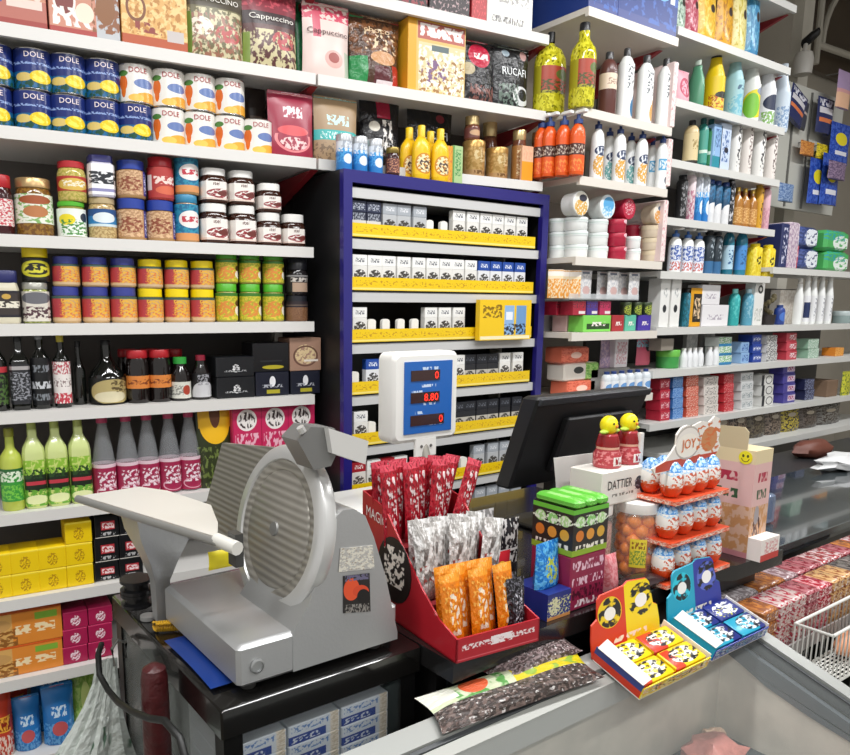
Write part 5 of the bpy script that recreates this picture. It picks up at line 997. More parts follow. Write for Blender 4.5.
# --- slicer stand: black showcase with a glass front
st=thing('slicer_stand','black framed showcase under the meat slicer with glass front','display stand',(.385,.875,0),0)
W_,D_=.35,.5
for nm,x,y in (('leg',0,0),('leg',W_-.03,0),('leg',0,D_-.03),('leg',W_-.03,D_-.03)):
    b=MB();b.box(x,y,0,x+.03,y+.03,.9,blk);part(nm,b,st)
b=MB();b.box(-.006,-.008,.902,W_+.006,D_,.95,M('black_gloss','#141312',.16,coat=.4,var=.3,vscale=10),.003);part('top',b,st)
b=MB();b.box(.03,.004,.2,W_-.03,.008,.9,gl);part('front_glass',b,st,'clear front glass')
b=MB();b.box(.004,.03,.2,.008,D_-.03,.9,glassy('frosted_side','#9a9f9c',.35,.3));part('side_glass',b,st,'cloudy side glass')
b=MB();b.box(0,0,.17,W_,D_,.2,blk);part('bottom_panel',b,st)
b=MB();b.box(.03,D_-.03,.2,W_-.03,D_-.024,.9,blk);part('back_panel',b,st)
b=MB();b.box(.01,.015,.655,W_-.01,D_-.04,.662,gl);part('glass_shelf',b,st,'glass shelf')
b=MB();b.lathe([(0,0),(.007,0),(.007,.003),(0,.003)],steel,10,tf=lambda x,y,z:(x+.013,-z,y+.82));part('bolt',b,st,'steel bolt')
tpm=PR('carton_white_blue','#dfe6ee',('r',0,0,.72,.45,'#22409a'),('t',.05,.1,.6,.35,'#dfe6f2',9,5,.52),('t',.05,.6,.8,.9,'#6a90cc',14,5,.56),('r',.82,0,.97,1,'#d8c9b0'),('n',.8,0,1,1,'#efe6d6',6,6,.5),rough=.3)
zz=.6625
for k in range(6):
    for j,x in enumerate((.066,.164,.262)):
        spawn(('tpcarton',),lambda:k_box(.094,.034,.16,'toothpaste_carton',tpm),(.385+x,.975,zz),0,'white and blue carton in the slicer showcase, %s layer, %s column'%(['bottom','second','third','fourth','fifth','top'][k],['left','middle','right'][j]),'toothpaste carton','cartons in the slicer showcase')
    zz+=.0345
# blue packet and yellow coil, spools on the stand top
b=MB();b.pouch(.075,.19,.012,PR('blue_flat_pack','#1f3f8c',('n',0,0,1,1,'#3a62b0',5,5,.5),rough=.2),both=True,tf=lambda x,y,z:(x,z,y))
thing('blue_packet','flat blue packet lying on the black stand along the slicer base','packet',(.425,.92,CT+.007),0,None,b)
b=MB();n=90;b.tube([(.39+.05*i/n,1.165-.025*i/n+.008*math.sin(i*.9),CT+.011+.008*math.cos(i*.9)) for i in range(n+1)],.0022,M('yellow_cord','#d8a82c',.4),6)
thing('coiled_cord','small yellow coiled cord lying behind the slicer base','cord',(0,0,0),0,None,b)
for z0,lb in ((CT,'lower'),(CT+.027,'upper')):
    b=MB();b.lathe([(0,0),(.03,0),(.03,.006),(.022,.008),(.022,.018),(.03,.02),(.03,.026),(0,.026)],M('spool_black','#1b1b1d',.25),18)
    thing('black_spool','shiny black spool on the stand corner, %s of two'%lb,'spool',(.405,1.3,z0+.0004),0,None,b)
b=MB();b.lathe([(0,0),(.014,0),(.014,.007),(0,.009)],M('grey_rubber','#8d8c8a',.5),14)
thing('rubber_puck','small grey round puck beside the black spools','puck',(.40,1.225,CT+.0004),0,None,b)
# --- meat slicer
alu=M('cast_aluminium','#b3b4b4',.34,.55,bump=.04,bscale=200);alu2=M('dull_aluminium','#8f8f8d',.42,.6,var=.06);alul=M('bright_aluminium','#d2d2d0',.3,.5)
sl=thing('meat_slicer','silver meat slicer with a big round blade standing on the black showcase','meat slicer',(.412,.88,CT),0)
b=MB();b.box(0,0,.015,.288,.29,.08,alu,.006);part('base',b,sl)
b=MB();pf=[(.09,.078),(.117,.115),(.168,.246),(.18,.253),(.2,.252),(.221,.238),(.238,.2),(.262,.13),(.287,.03),(.287,.018),(.09,.018)]
n=len(pf);vs=[];m=[(-.0015,1),(.006,1.0),(.17,1.0),(.18,.98)]
for y,k in m:
    for x,z in pf:vs.append((.19+(x-.19)*k,y,.13+(z-.13)*k))
fs=[tuple(range(n))]+[(r*n+i,(r+1)*n+i,(r+1)*n+(i+1)%n,r*n+(i+1)%n) for r in range(3) for i in range(n)]+[tuple(3*n+n-1-i for i in range(n))]
b.add(vs,fs,[[(0,0)]*len(f) for f in fs],alu);part('motor_housing',b,sl)
# blade assembly: axis leans; built along -x then tilted
ct,sn=math.cos(math.radians(13)),math.sin(math.radians(13))
def bl(c):
    def f(x,y,z):      # local lathe axis z -> -x
        X,Y,Z=-z,x,y
        return (c[0]-.412+X*ct+Z*sn,c[1]-.88+Y,c[2]-CT-X*sn+Z*ct)
    return f
bc=(.548,1.004,1.15);RK=.94
grv=bpy.data.materials.new('grooved_plate');grv.use_nodes=True
def grooves(m,scale,axis,c1,c2):
    nt=m.node_tree;bb_=nt.nodes['Principled BSDF'];tc=nt.nodes.new('ShaderNodeTexCoord');wv=nt.nodes.new('ShaderNodeTexWave');wv.bands_direction=axis
    wv.inputs['Scale'].default_value=scale;nt.links.new(tc.outputs['Object'],wv.inputs['Vector'])
    mx=nt.nodes.new('ShaderNodeMix');mx.data_type='RGBA';mx.inputs[6].default_value=lin(c1);mx.inputs[7].default_value=lin(c2)
    nt.links.new(wv.outputs['Fac'],mx.inputs[0]);nt.links.new(mx.outputs[2],bb_.inputs['Base Color'])
    bb_.inputs['Metallic'].default_value=.45;bb_.inputs['Roughness'].default_value=.4
    bp=nt.nodes.new('ShaderNodeBump');bp.inputs['Strength'].default_value=.5;bp.inputs['Distance'].default_value=.002;nt.links.new(wv.outputs['Fac'],bp.inputs['Height']);nt.links.new(bp.outputs['Normal'],bb_.inputs['Normal'])
grooves(grv,26,'Z','#8c8880','#a8a49b')
b=MB();b.lathe([(r*RK,z) for r,z in [(0,-.03),(.12,-.03),(.143,-.022),(.147,-.01),(.147,.0),(.141,.005),(.122,.006),(.12,.002)]],alul,48,tf=bl(bc));part('blade_guard',b,sl,'bright ring guard')
b=MB();b.lathe([(r*RK,z) for r,z in [(.124,.001),(.12,.003),(.108,.0045),(.102,.001),(.098,.004),(.012,.006)]],grv,48,tf=bl(bc));part('blade',b,sl,'ridged round blade plate')
b=MB();b.lathe([(.013,.005),(.011,.009),(0,.0095)],alu2,14,tf=bl(bc));part('blade_bolt',b,sl)
def gpt(px,py,off=-.036):
    x,y,u=ray(px,py);t=(off+(-ct)*bc[0]+sn*(bc[2]-H))/(-ct*x+sn*u)
    return (x*t-.412,y*t-.88,H+u*t-CT)
gm2=bpy.data.materials.new('gauge_plate_ridges');gm2.use_nodes=True;grooves(gm2,30,'Z','#827e76','#a09c92')
b=MB();b.poly([gpt(222,443),gpt(197,537),gpt(246,552),gpt(312,560),gpt(322,452)],gm2,(.008,0,0));part('gauge_plate',b,sl,'ridged grey gauge plate')
# carriage
b=MB();tr_=[(.318,1.315,1.172),(.42,1.30,1.178),(.455,1.25,1.176),(.492,1.14,1.168),(.462,1.045,1.165),(.425,.965,1.168)]
b.poly([(x-.412,y-.88,z-CT) for x,y,z in tr_],M('tray_enamel','#d6d4cc',.3,.15),(0,0,-.006));part('carriage_tray',b,sl,'pale carriage tray')
b=MB();P0=(.314-.412,1.32-.88,1.166-CT);P1=(.43-.412,.93-.88,1.163-CT);b.tube([P0,P1],.007,M('rim_steel','#a9a9a6',.3,.6),10);part('tray_rail',b,sl,'ribbed steel rail')
b=MB();b.tube([(.424-.412,.965-.88,1.1645-CT),(.4335-.412,.915-.88,1.1627-CT)],.0105,M('white_knob','#dedcd4',.35),10);part('rail_knob',b,sl,'white rail end knob')
b=MB();b.box(.435-.412,.925-.88,1.13-CT,.448-.412,.95-.88,1.18-CT,M('dark_bracket','#3c3c3a',.4));part('rail_bracket',b,sl,'dark bracket')
b=MB();rings=[]
for z,xa,xb,hy in ((1.16,.365,.478,.05),(1.12,.372,.462,.045),(1.07,.392,.442,.028),(1.03,.403,.43,.014),(.955,.405,.428,.012)):
    rings.append([(xa-.412,1.2-hy-.88,z-CT),(xb-.412,1.2-hy-.88,z-CT),(xb-.412,1.2+hy-.88,z-CT),(xa-.412,1.2+hy-.88,z-CT)])
vs=[p for r in rings for p in r];fs=[(r*4+i,r*4+(i+1)%4,(r+1)*4+(i+1)%4,(r+1)*4+i) for r in range(4) for i in range(4)]+[(0,1,2,3),(19,18,17,16)]
b.add(vs,fs,[[(0,0)]*4 for f in fs],alu);part('carriage_arm',b,sl,'funnel-shaped carriage arm')
# blade top cover and handle block
TP=Plane((0,.895),0)
def tp(px,py):
    _,z,X,_=TP.at(px,py);return (X-.412,.895-.88,z-CT)
b=MB();b.poly([tp(298,441),tp(311,427),tp(334,428),tp(343,441),tp(331,466),tp(314,470)],M('cover_grey','#7f7f7d',.4,.4),(0,.05,0));part('blade_cover',b,sl,'dark grey blade cover')
b=MB();b.poly([(x,y-.012,z) for x,y,z in (tp(324,427),tp(364,440),tp(361,463),tp(328,452))],M('handle_grey','#d6d5d1',.35,.1),(0,.05,0));part('handle_block',b,sl,'pale grey handle block')
b=MB();b.tube([tp(303,432),tp(300,427)],.006,alul);part('cover_knob',b,sl)
for x,y in ((.03,.03),(.26,.03),(.03,.26),(.26,.26)):
    b=MB();b.lathe([(0,0.0005),(.012,.0005),(.014,.015),(0,.016)],M('rubber_foot','#3a3a38',.6),12,cx=x,cyy=y);part('foot',b,sl,'dark rubber foot')
b=MB();b.lathe([(.0,0),(.011,0),(.011,.003),(.0085,.004),(.0085,.0015),(0,.0015)],steel,18,tf=lambda x,y,z:(.03+x,-z-.0005,.045+y));part('screw',b,sl,'round steel screw')
SP=Plane((0,.8785),0)
def spt(px,py):
    _,z,X,_=SP.at(px,py);return (X-.412,-.0032,z-CT)
b=MB();q=[spt(343,613),spt(370,611),spt(369,573),spt(343,576)]
b.poly(q,PR('slicer_sticker','#24211f',('e',.3,.62,.3,.3,'#e4542c'),('e',.65,.55,.3,.16,'#d84a28'),('e',.75,.4,.24,.2,'#171514'),('t',.05,.0,.95,.22,'#8d8983',14,8,.5),('t',.05,.85,.95,1,'#6a6682',9,8,.45)),(0,.0012,0),[(0,0),(1,0),(1,1),(0,1)]);part('sticker',b,sl,'orange and black sticker')
b=MB();q=[spt(338,572),spt(374,568),spt(372,545),spt(340,548)];b.poly(q,PR('torn_label','#b6b4af',('n',0,0,1,1,'#dcd8ca',4,4,.5),('n',0,0,1,1,'#a08f7c',7,7,.66)),(0,.0012,0),[(0,0),(1,0),(1,1),(0,1)]);part('torn_label',b,sl,'torn paper label remains')
b=MB();b.pouch(.04,.03,.012,M('yellow_tag','#e3d21c',.5),both=True);t=thing('yellow_tag','small crumpled yellow tag hanging under the slicer tray','tag',(.444,1.0,1.105),0,None,b)
# --- main counter
cs=thing('shop_counter','long black shop counter carrying the sweets displays','counter',(0,0,0),0)
def quad5(z0,z1,m):
    b=MB();b.prism([(.742,.79),(1.0,.80),(1.53,.79),(1.56,.775),(1.755,.77),(1.755,1.52),(.742,1.52)],z0,z1,m);return b
def quad(x0,ya,x1,yb,y1,z0,z1,m):
    b=MB();b.prism([(x0,ya),(x1,yb),(x1,y1),(x0,y1)],z0,z1,m);return b
part('worktop',quad5(.915,CT,M('black_worktop','#1c1b1b',.2,coat=.3,var=.3,vscale=8)),cs)
part('cabinet_body',quad(.76,.85,1.74,.82,1.38,0,.915,M('black_body','#191818',.35)),cs)
b=MB();b.box(.775,.838,.3,1.2,.842,.89,M('dark_glass','#23282b',.06,coat=.5));part('dark_glass_front',b,cs,'dark glass front')
gc=thing('glass_counter','dark glass topped counter right of the pink carton','counter',(0,0,0),0)
part('worktop',quad(1.765,.9,3.6,.9,1.33,.84,.87,M('dark_glass_top','#3a4144',.08,coat=.6,var=.2,vscale=3)),gc,'dark glass top')
part('cabinet_body',quad(1.765,.94,3.6,.94,1.32,0,.84,M('black_body','#191818')),gc)
b=MB();b.box(1.765,.895,.855,3.6,.9,.874,M('edge_steel','#8f9698',.25,.8));part('edge_strip',b,gc,'steel edge strip')
# ---------------- red sweet display box
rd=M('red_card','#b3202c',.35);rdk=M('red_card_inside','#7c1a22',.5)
ang=math.atan2(.7585-.7757,.9114-.7441)
rb=thing('sweets_display','red open display box full of foil sweet bars beside the slicer','display box',(.7441,.7857,CT+.0005),ang)
W_=.172;D_=.3
b=MB();b.box(0,0,0,W_,D_,.003,rd);part('floor_panel',b,rb)
b=MB();b.box(0,0,.003,W_,.003,.04,PR('red_front_lip','#b3202c',('t',.06,.42,.94,.66,'#f0dcdc',26,6,.5),('t',.4,.35,.66,.75,'#f6eaea',9,4,.44),('r',0,0,1,.05,'#d8606a')));part('front_lip',b,rb,'front lip with white lettering')
side=[(0,.0),(0,.04),(.05,.055),(.1,.09),(.16,.145),(.22,.2),(D_,.215),(D_,0)]
for x in (0,W_-.003):
    b=MB();b.poly([(x,y,z) for y,z in side],rd,(.003,0,0));pp=part('side_panel',b,rb)
b=MB();b.box(.003,D_-.003,.003,W_-.003,D_,.215,rd);part('back_panel',b,rb)
for y0,y1,z in ((.09,.19,.06),(.19,.295,.13)):
    b=MB();b.box(.004,y0,.003,W_-.004,y1,z,rdk);part('inner_step',b,rb)
b=MB();tf=lambda x,y,z:(-.0012,.17-x,z)
n=24;pts=[(-.0012,.185+.055*math.cos(2*PI*i/n),.095+.06*math.sin(2*PI*i/n)) for i in range(n)]
b.poly(pts,PR('dark_round_print','#1e1512',('t',.2,.25,.8,.85,'#efe6da',7,8,.5)),(.001,0,0),[(.5-math.cos(2*PI*i/n)*.5,.5+math.sin(2*PI*i/n)*.5) for i in range(n)]);part('round_print',b,rb,'dark round print with pale script')
b=MB();t_=MB();t_.text('MAGIC',.02,M('ink_white','#f4ece8',.5),0,0,0,None,.075)
t_.v=[(-.0014,.2475-x*.95+.0,.178+z-x*.1) for x,y,z in t_.v];part('lettering',t_,rb,'white lettering')
def foilbar(nm,mat,w,h,d,seed):
    def f():
        b=MB();b.pouch(w,h,d,mat,nx=6,nz=10,both=True,lump=.16,seed=seed);return nm,b,[]
    return f
om=PR('orange_foil','#e07c10',('n',.1,.25,.9,.85,'#f6b04a',4,8,.56),('t',.3,.2,.75,.75,'#f6e6cc',4,8,.53),('r',0,.9,1,1,'#e8962c'),('r',0,0,1,.08,'#e8962c'),rough=.25,bump=.5,bscale=5)
sm=PR('silver_foil','#b4b0ac',('n',0,0,1,1,'#e6e4e2',2.5,3,.5),('t',.2,.25,.8,.75,'#7a7470',3,5,.56),('n',.1,.1,.9,.5,'#9c4a44',4,5,.64),rough=.22,bump=.6,bscale=7)
rm=PR('red_foil','#b0182a',('t',.25,.15,.75,.85,'#efdcdc',3.5,8,.53),('r',0,.92,1,1,'#d84a5c'),('n',0,0,1,1,'#7c0f1c',5,8,.6),rough=.25,bump=.5,bscale=7)
km=PR('black_foil','#1b1a1e',('n',0,0,1,1,'#57555e',5,7,.56),('t',.3,.2,.7,.8,'#c9c7d0',7,12,.58),rough=.22,bump=.6,bscale=7)
ca,sa=math.cos(ang),math.sin(ang)
def inbox(x,y,z):return (.7441+x*ca-y*sa,.7857+x*sa+y*ca,CT+z)
rn=random.Random(4)
for i in range(5):
    spawn(('ofoil',i%2),foilbar('orange_bar',om,.041,.125,.019,i),inbox(.024+i*.028,.035+(i%2)*.02,.0045),(-.14,rn.uniform(-.06,.06),ang),'orange foil bar, %s from left in the front of the red box'%ORD[i],'sweet bar','orange foil bars')
for i in range(4):
    spawn(('ofoil',i%2),None,inbox(.036+i*.026,.072,.0045),(-.12,rn.uniform(-.05,.05),ang),'orange foil bar, %s from left in the second row of the red box'%ORD[i],'sweet bar','orange foil bars behind')
for i in range(5):
    spawn(('sfoil',i%2),foilbar('silver_bar',sm,.046,.125,.02,i+3),inbox(.026+i*.031,.112+(i%2)*.023,.061),(-.12,-.05+i*.06,ang),'silver foil bar, %s from left in the middle step of the red box'%ORD[i],'sweet bar','silver foil bars')
for i in range(4):
    spawn(('sfoil',i%2),None,inbox(.04+i*.034,.163,.061),(-.1,.02+i*.07,ang),'silver foil bar, %s from left at the back of the middle step'%ORD[i],'sweet bar','silver foil bars behind')
for i,(dx,ti,hh) in enumerate(((.015,-.05,0),(.036,.03,0),(.06,-.02,0),(.083,.05,0),(.107,.1,0),(.13,.22,.02),(.152,.36,0))):
    spawn(('rfoil',i%2),foilbar('red_bar',rm,.036,.148,.018,i+9),inbox(dx,.215+(i%2)*.022,.131+hh*.0),(-.06,ti,ang),'red foil stick, %s from left on the top step of the red box'%ORD[i],'sweet bar','red foil sticks')
for i in range(5):
    spawn(('rfoil',i%2),None,inbox(.022+i*.03,.265,.131),(.05,-.08+i*.08,ang),'red foil stick, %s from left in the rear row of the red box'%ORD[i],'sweet bar','red foil sticks behind')
for i in range(3):
    spawn(('kfoil',),foilbar('black_bar',km,.04,.1,.018,20),inbox(.148,.028+i*.021,.0045),(-.1-.05*i,.05*i,ang),'black foil bar, %s from the front at the right end of the red box'%ORD[i],'sweet bar','black foil bars')
# ---------------- scale with pole display
wp=M('scale_white','#ecebe6',.35)
sc_=thing('shop_scale','white shop scale whose pole display shows red digits on a blue face','scale',(1.085,1.27,CT),0)
b=MB();b.box(-.21,.01,.0,.1,.2,.08,wp,.01);part('body',b,sc_)
b=MB();b.box(-.225,.0,.09,.115,.215,.1,M('tray_glare_white','#f0f0ec',.25),.006);part('weighing_tray',b,sc_,'steel weighing tray')  # steel tray coloured white to paint its overexposed glare
b=MB();b.box(-.08,.07,.08,-.02,.13,.09,wp);part('tray_support',b,sc_)
b=MB();b.tube([(.0,-.02,.0),(.0,-.02,.16),(0,.015,.26)],.013,M('pole_grey','#a9a59c',.35,.5),12);b.box(-.02,-.035,0,.02,.012,.02,wp);part('pole',b,sc_,'grey pole')
b=MB();b.box(-.032,-.004,.215,.032,.004,.26,wp,.002);part('display_bracket',b,sc_)
for x in (-.014,.014):
    b=MB();b.lathe([(0,0),(.004,0),(.003,.002),(0,.002)],M('screw_dark','#5a5a58',.4),8,tf=lambda X,Y,Z,x=x:(x+X,-.004-Z,.24+Y));part('bracket_screw',b,sc_)
b=MB();pl_=[]
w2,h2=.098,.103
def rr(w,h,r,n=5):
    o=[]
    for cx,cz,a0 in ((w-r,h-r,0),(-w+r,h-r,90),(-w+r,-h+r,180),(w-r,-h+r,270)):
        for i in range(n+1):
            a=math.radians(a0+90*i/n);o.append((cx+r*math.cos(a),cz+r*math.sin(a)))
    return o
zc0=1.304-CT
o1=rr(w2,h2,.018);o2=rr(w2-.008,h2-.008,.014)
vs=[(x,.05,zc0+z) for x,z in o1]+[(x,.005,zc0+z) for x,z in o1]+[(x,-.004,zc0+z) for x,z in o2]
n=len(o1);fs=[tuple(range(n))]+[(r*n+i,(r+1)*n+i,(r+1)*n+(i+1)%n,r*n+(i+1)%n) for r in (0,1) for i in range(n)]+[tuple(2*n+n-1-i for i in range(n))]
b.add(vs,fs,[[(0,0)]*len(f) for f in fs],wp);part('display_case',b,sc_,'white rounded display case')
b=MB();b.box(-.068,-.0062,zc0-.082,.074,-.004,zc0+.082,PR('display_blue','#1f62b4',('t',.35,.88,.7,.92,'#c9daf0',16,5,.5),('t',.15,.57,.4,.6,'#c9daf0',16,5,.5),('t',.35,.64,.65,.68,'#c9daf0',16,5,.5),('t',.15,.27,.4,.31,'#c9daf0',16,5,.5),('t',.35,.39,.65,.43,'#c9daf0',16,5,.5),('t',.5,.1,.8,.14,'#c9daf0',16,5,.5)));part('display_face',b,sc_,'blue display face')
led=M('red_led','#ff3020',.4,emit=1.6)
for k,(zz,txt,x0,x1) in enumerate(((.05,'0',-.05,.035),(-.0,'8.80',-.05,.035),(-.052,'0',-.05,.05))):
    b=MB();b.box(x0,-.0075,zc0+zz-.012,x1,-.0062,zc0+zz+.012,M('lcd_dark','#3a2424',.2));pp=part('digit_window',b,sc_,'dark digit window')
    t_=MB();wd=.011 if txt=='0' else .042;t_.text(txt,.017,led,x1-.005-wd/2,zc0+zz,-.0085,None,wd);part('digits',t_,sc_,'red lit digits')
# ---------------- monitor
mo=thing('monitor','black monitor turned away, its back to the sweets on the counter','monitor',(1.385,1.2,CT),0)
bk_=M('monitor_black','#17181a',.5);tl=math.tan(math.radians(19))
MPl=Plane((0,1.11),0)
def sh(x,y,z):return (x,y-(z-.13)*tl-.02,z)
b=MB();b.box(-.11,0,.125,.315,.05,.355,bk_,.006,tf=sh);part('screen_case',b,mo)
b=MB();b.box(.0,-.02,.16,.25,.002,.3,M('monitor_vent','#1e1f21',.55),.005,tf=sh);part('rear_cover',b,mo)
b=MB();b.box(-.107,-.008,.335,.312,.0,.352,M('monitor_lit_top','#33353a',.45),.002,tf=sh);part('lit_top_strip',b,mo,'top edge with painted light')  # paler strip paints the light falling on the top of the case
b=MB();b.box(.07,-.0,.0,.13,.03,.2,bk_);part('neck',b,mo)
b=MB();b.box(.0,-.07,0,.2,.1,.012,bk_,.004);part('foot',b,mo)
# white paper propped against the monitor
KP=Plane((0,.99),0)
def kp(px,py,pl=KP):
    _,z,X,Y=pl.at(px,py);return (X,Y,z)
b=MB();b.poly([kp(566,512)[:2]+(CT+.001,),kp(603,506)[:2]+(CT+.001,),kp(600,452),kp(554,458)],M('paper_white','#ecebe8',.6),(0,.0015,0))
thing('paper_sheet','white sheet of paper leaning between monitor and gum rack','paper',(0,0,0),0,None,b)
# ---------------- gum rack: magenta box with green-topped box on it
g0=(1.05,.815)
gm_=PR('magenta_gum_box','#8f2346',('t',.05,.72,.95,.9,'#e8c0d0',12,5,.52),('t',.05,.45,.95,.6,'#e8c0d0',12,5,.52),('n',.05,.2,.95,.4,'#4a1428',8,5,.5),('t',.15,.06,.8,.18,'#f6e6ec',12,4,.5))
b=MB();b.box(0,0,0,.1,.095,.105,gm_,.002);thing('gum_box','magenta gum box with rows of pale print under the green-topped box','gum box',(g0[0],g0[1],CT+.0005),0,None,b)
gg=PR('green_gum_front','#2a2620',('r',0,.0,1,.13,'#8fae2c'),('t',.1,.12,.9,.22,'#efeadc',9,4,.48),('e',.2,.42,.11,.12,'#d87c2c'),('e',.5,.42,.11,.12,'#e09a3c'),('e',.8,.42,.11,.12,'#d8a83c'),('e',.2,.72,.13,.12,'#a8d88a'),('e',.5,.72,.13,.12,'#8fcf74'),('e',.8,.72,.13,.12,'#b4dc94'),('en',.5,.72,.5,.12,'#e6f0dc',9,7,.52),('r',0,.9,1,1,'#6abf3c'))
b=MB();b.box(0,0,0,.1,.095,.088,gg,0,True)
gt=thing('gum_rack','dark gum box with bottle pictures and light green top packs','gum box',(g0[0],g0[1],CT+.1065),0,None,b)
for i in range(3):
    b=MB();b.box(.002+i*.0325,-.003,.088,.032+i*.0325,.094,.105,PR('green_pack_top','#5cb838',('n',-1,0,3,3,'#86d060',4,4,.55),('r',.3,1.3,.7,1.8,'#9cdc7c')),.005);part('top_pack',b,gt,'light green top pack')
# blue gum pouches beside the rack
u=onz(537,611,CT);b=MB();b.box(0,0,0,.062,.08,.05,PR('navy_gum_box','#1f2f7c',('n',0,.1,1,.8,'#c9c890',5,5,.56),('en',.3,.5,.25,.35,'#d8d6b0',7,7,.45),('r',0,0,1,.12,'#c9884a')))
thing('gum_carton','navy gum carton with pale figures in front of the magenta gum box','gum carton',(.985,.81,CT+.0005),0,None,b)
b=MB();b.pouch(.07,.085,.03,PR('bright_blue_pouch','#1c78c8',('n',0,0,1,1,'#5ab0e6',4,4,.52),('en',.5,.4,.25,.3,'#b8c84a',6,6,.5),rough=.2,bump=.3),seed=5)
thing('gum_pouch','bright blue gum pouch standing on the navy gum carton','gum pouch',(1.018,.845,CT+.051),.1,None,b)
b=MB();b.pouch(.06,.09,.03,PR('red_yellow_pack','#c22a34',('e',.5,.55,.32,.26,'#e8b83c'),('en',.5,.5,.25,.2,'#a8481c',6,6,.5),('r',0,0,1,.16,'#c9a07c'),rough=.25),seed=8)
thing('candy_pack','red and yellow candy pack behind the blue gum pouch','candy pack',(1.0,.945,CT+.0005),0,None,b)
b=MB();b.pouch(.075,.16,.03,PR('grey_pack','#8d8c8c',('n',0,0,1,1,'#d8d6d6',4,4,.5),('r',0,0,1,.25,'#2c2a2e'),rough=.25),seed=6)
thing('candy_pack','silver grey candy pack standing behind the red and yellow pack','candy pack',(1.0,1.0,CT+.0005),0,None,b)
b=MB();b.pouch(.075,.13,.03,PR('black_white_pack','#26262a',('n',0,.3,1,1,'#dcdad8',4,4,.55),('r',0,.5,1,.54,'#e6e4e2'),rough=.25),seed=16)
thing('candy_pack','black and white candy pack left of the dark gum box','candy pack',(1.075,1.0,CT+.0005),0,None,b)
b=MB();b.pouch(.04,.075,.04,PR('pink_candy','#d8747c',('n',0,0,1,1,'#e6a0a4',4,4,.5),rough=.3),seed=2)
thing('candy_bag','small pink candy bag right of the magenta gum box','candy bag',(1.205,.845,CT+.0005),0,None,b)
b=MB();b.pouch(.11,.035,.05,PR('dark_candy_bag','#3a2a2c',('n',0,0,1,1,'#7c6a68',6,6,.56),rough=.2),seed=12,both=True,tf=lambda x,y,z:(x,z*1.4,y*.5+.014))
thing('candy_bag','flat dark candy bag lying in front of the orange-ball jar','candy bag',(1.27,.79,CT+.0005),.0,None,b)
# jars
clr=glassy('jar_plastic','#e6e2dc',.16)
def jar(x,y,r,h,label,fillm,fillh,balls):
    t=thing('candy_jar',label,'candy jar',(x,y,CT+.0005),0)
    b=MB();b.lathe([(0,0),(r*.94,0),(r,.006),(r,h*.84),(r*.86,h*.88),(r*.86,h*.9)],clr,24);part('body',b,t,'clear body')
    b=MB();b.lathe([(r*.93,h*.86),(r*.95,h*.87),(r*.95,h*.99),(r*.9,h),(0,h)],wlid,24);part('lid',b,t,'white lid')
    b=MB()
    if balls:
        rn=random.Random(3);k=0
        for lay in range(6):
            for i in range(6):
                a=i*PI/3+lay*.5;b.ball((r*.58*math.cos(a),r*.58*math.sin(a),.02+lay*.0205),r*.34,fillm,8,6)
    else:b.lathe([(0,.003),(r*.93,.003),(r*.93,fillh),(0,fillh)],fillm,20)
    o=part('sweets',b,t,'sweets inside')
    if balls:o['kind']='stuff'
    return t
jar(1.236,.905,.034,.163,'clear jar of brownish sweets with white lid beside the gum rack',PR('brown_sweets','#a8685a',('n',-1,0,3,2,'#c99888',7,7,.5)),.12,False)
j=jar(1.325,.87,.046,.163,'clear jar of orange balls with white lid and yellow label',M('orange_ball','#ef8418',.35,var=.2,vscale=30),.12,True)
b=MB();r=.0468
vs=[];K_=8
for zz in (.03,.09):
    for i in range(K_+1):
        a=math.radians(-130+40*i/K_);vs.append((r*math.cos(a-.5),r*math.sin(a-.5),zz))
fs=[(i,i+1,K_+2+i,K_+1+i) for i in range(K_)]
b.add(vs,fs,[[(i/K_,0),((i+1)/K_,0),((i+1)/K_,1),(i/K_,1)] for i in range(K_)],PR('yellow_jar_label','#e6d23c',('n',0,.1,1,.6,'#7c9a3c',5,5,.5),('t',.1,.65,.9,.9,'#8c5a1c',7,5,.5)),True);part('label',b,j,'yellow label')
# white carton on the jars
wc=PR('white_gum_carton','#e6e2da',('e',.72,.52,.075,.2,'#34333c'),('e',.84,.62,.075,.2,'#2c2b34'),('e',.82,.36,.07,.18,'#3a3944'),('e',.92,.5,.06,.18,'#34333c'),('en',.82,.5,.2,.3,'#8a8996',9,9,.62),('t',.2,.24,.62,.32,'#7c7870',16,5,.5),('r',0,0,1,.05,'#cfc8bc'))
b=MB();b.box(0,0,0,.168,.078,.07,wc,.0015)
t=thing('white_carton','white carton with black letters and dark berries balanced on the jars','carton',(1.198,.868,CT+.1645),0,None,b)
t_=MB();t_.text('DATTIER',.018,M('ink_black','#1c1a1c',.5),.058,.042,-.0012,None,.078);part('lettering',t_,t,'black lettering')
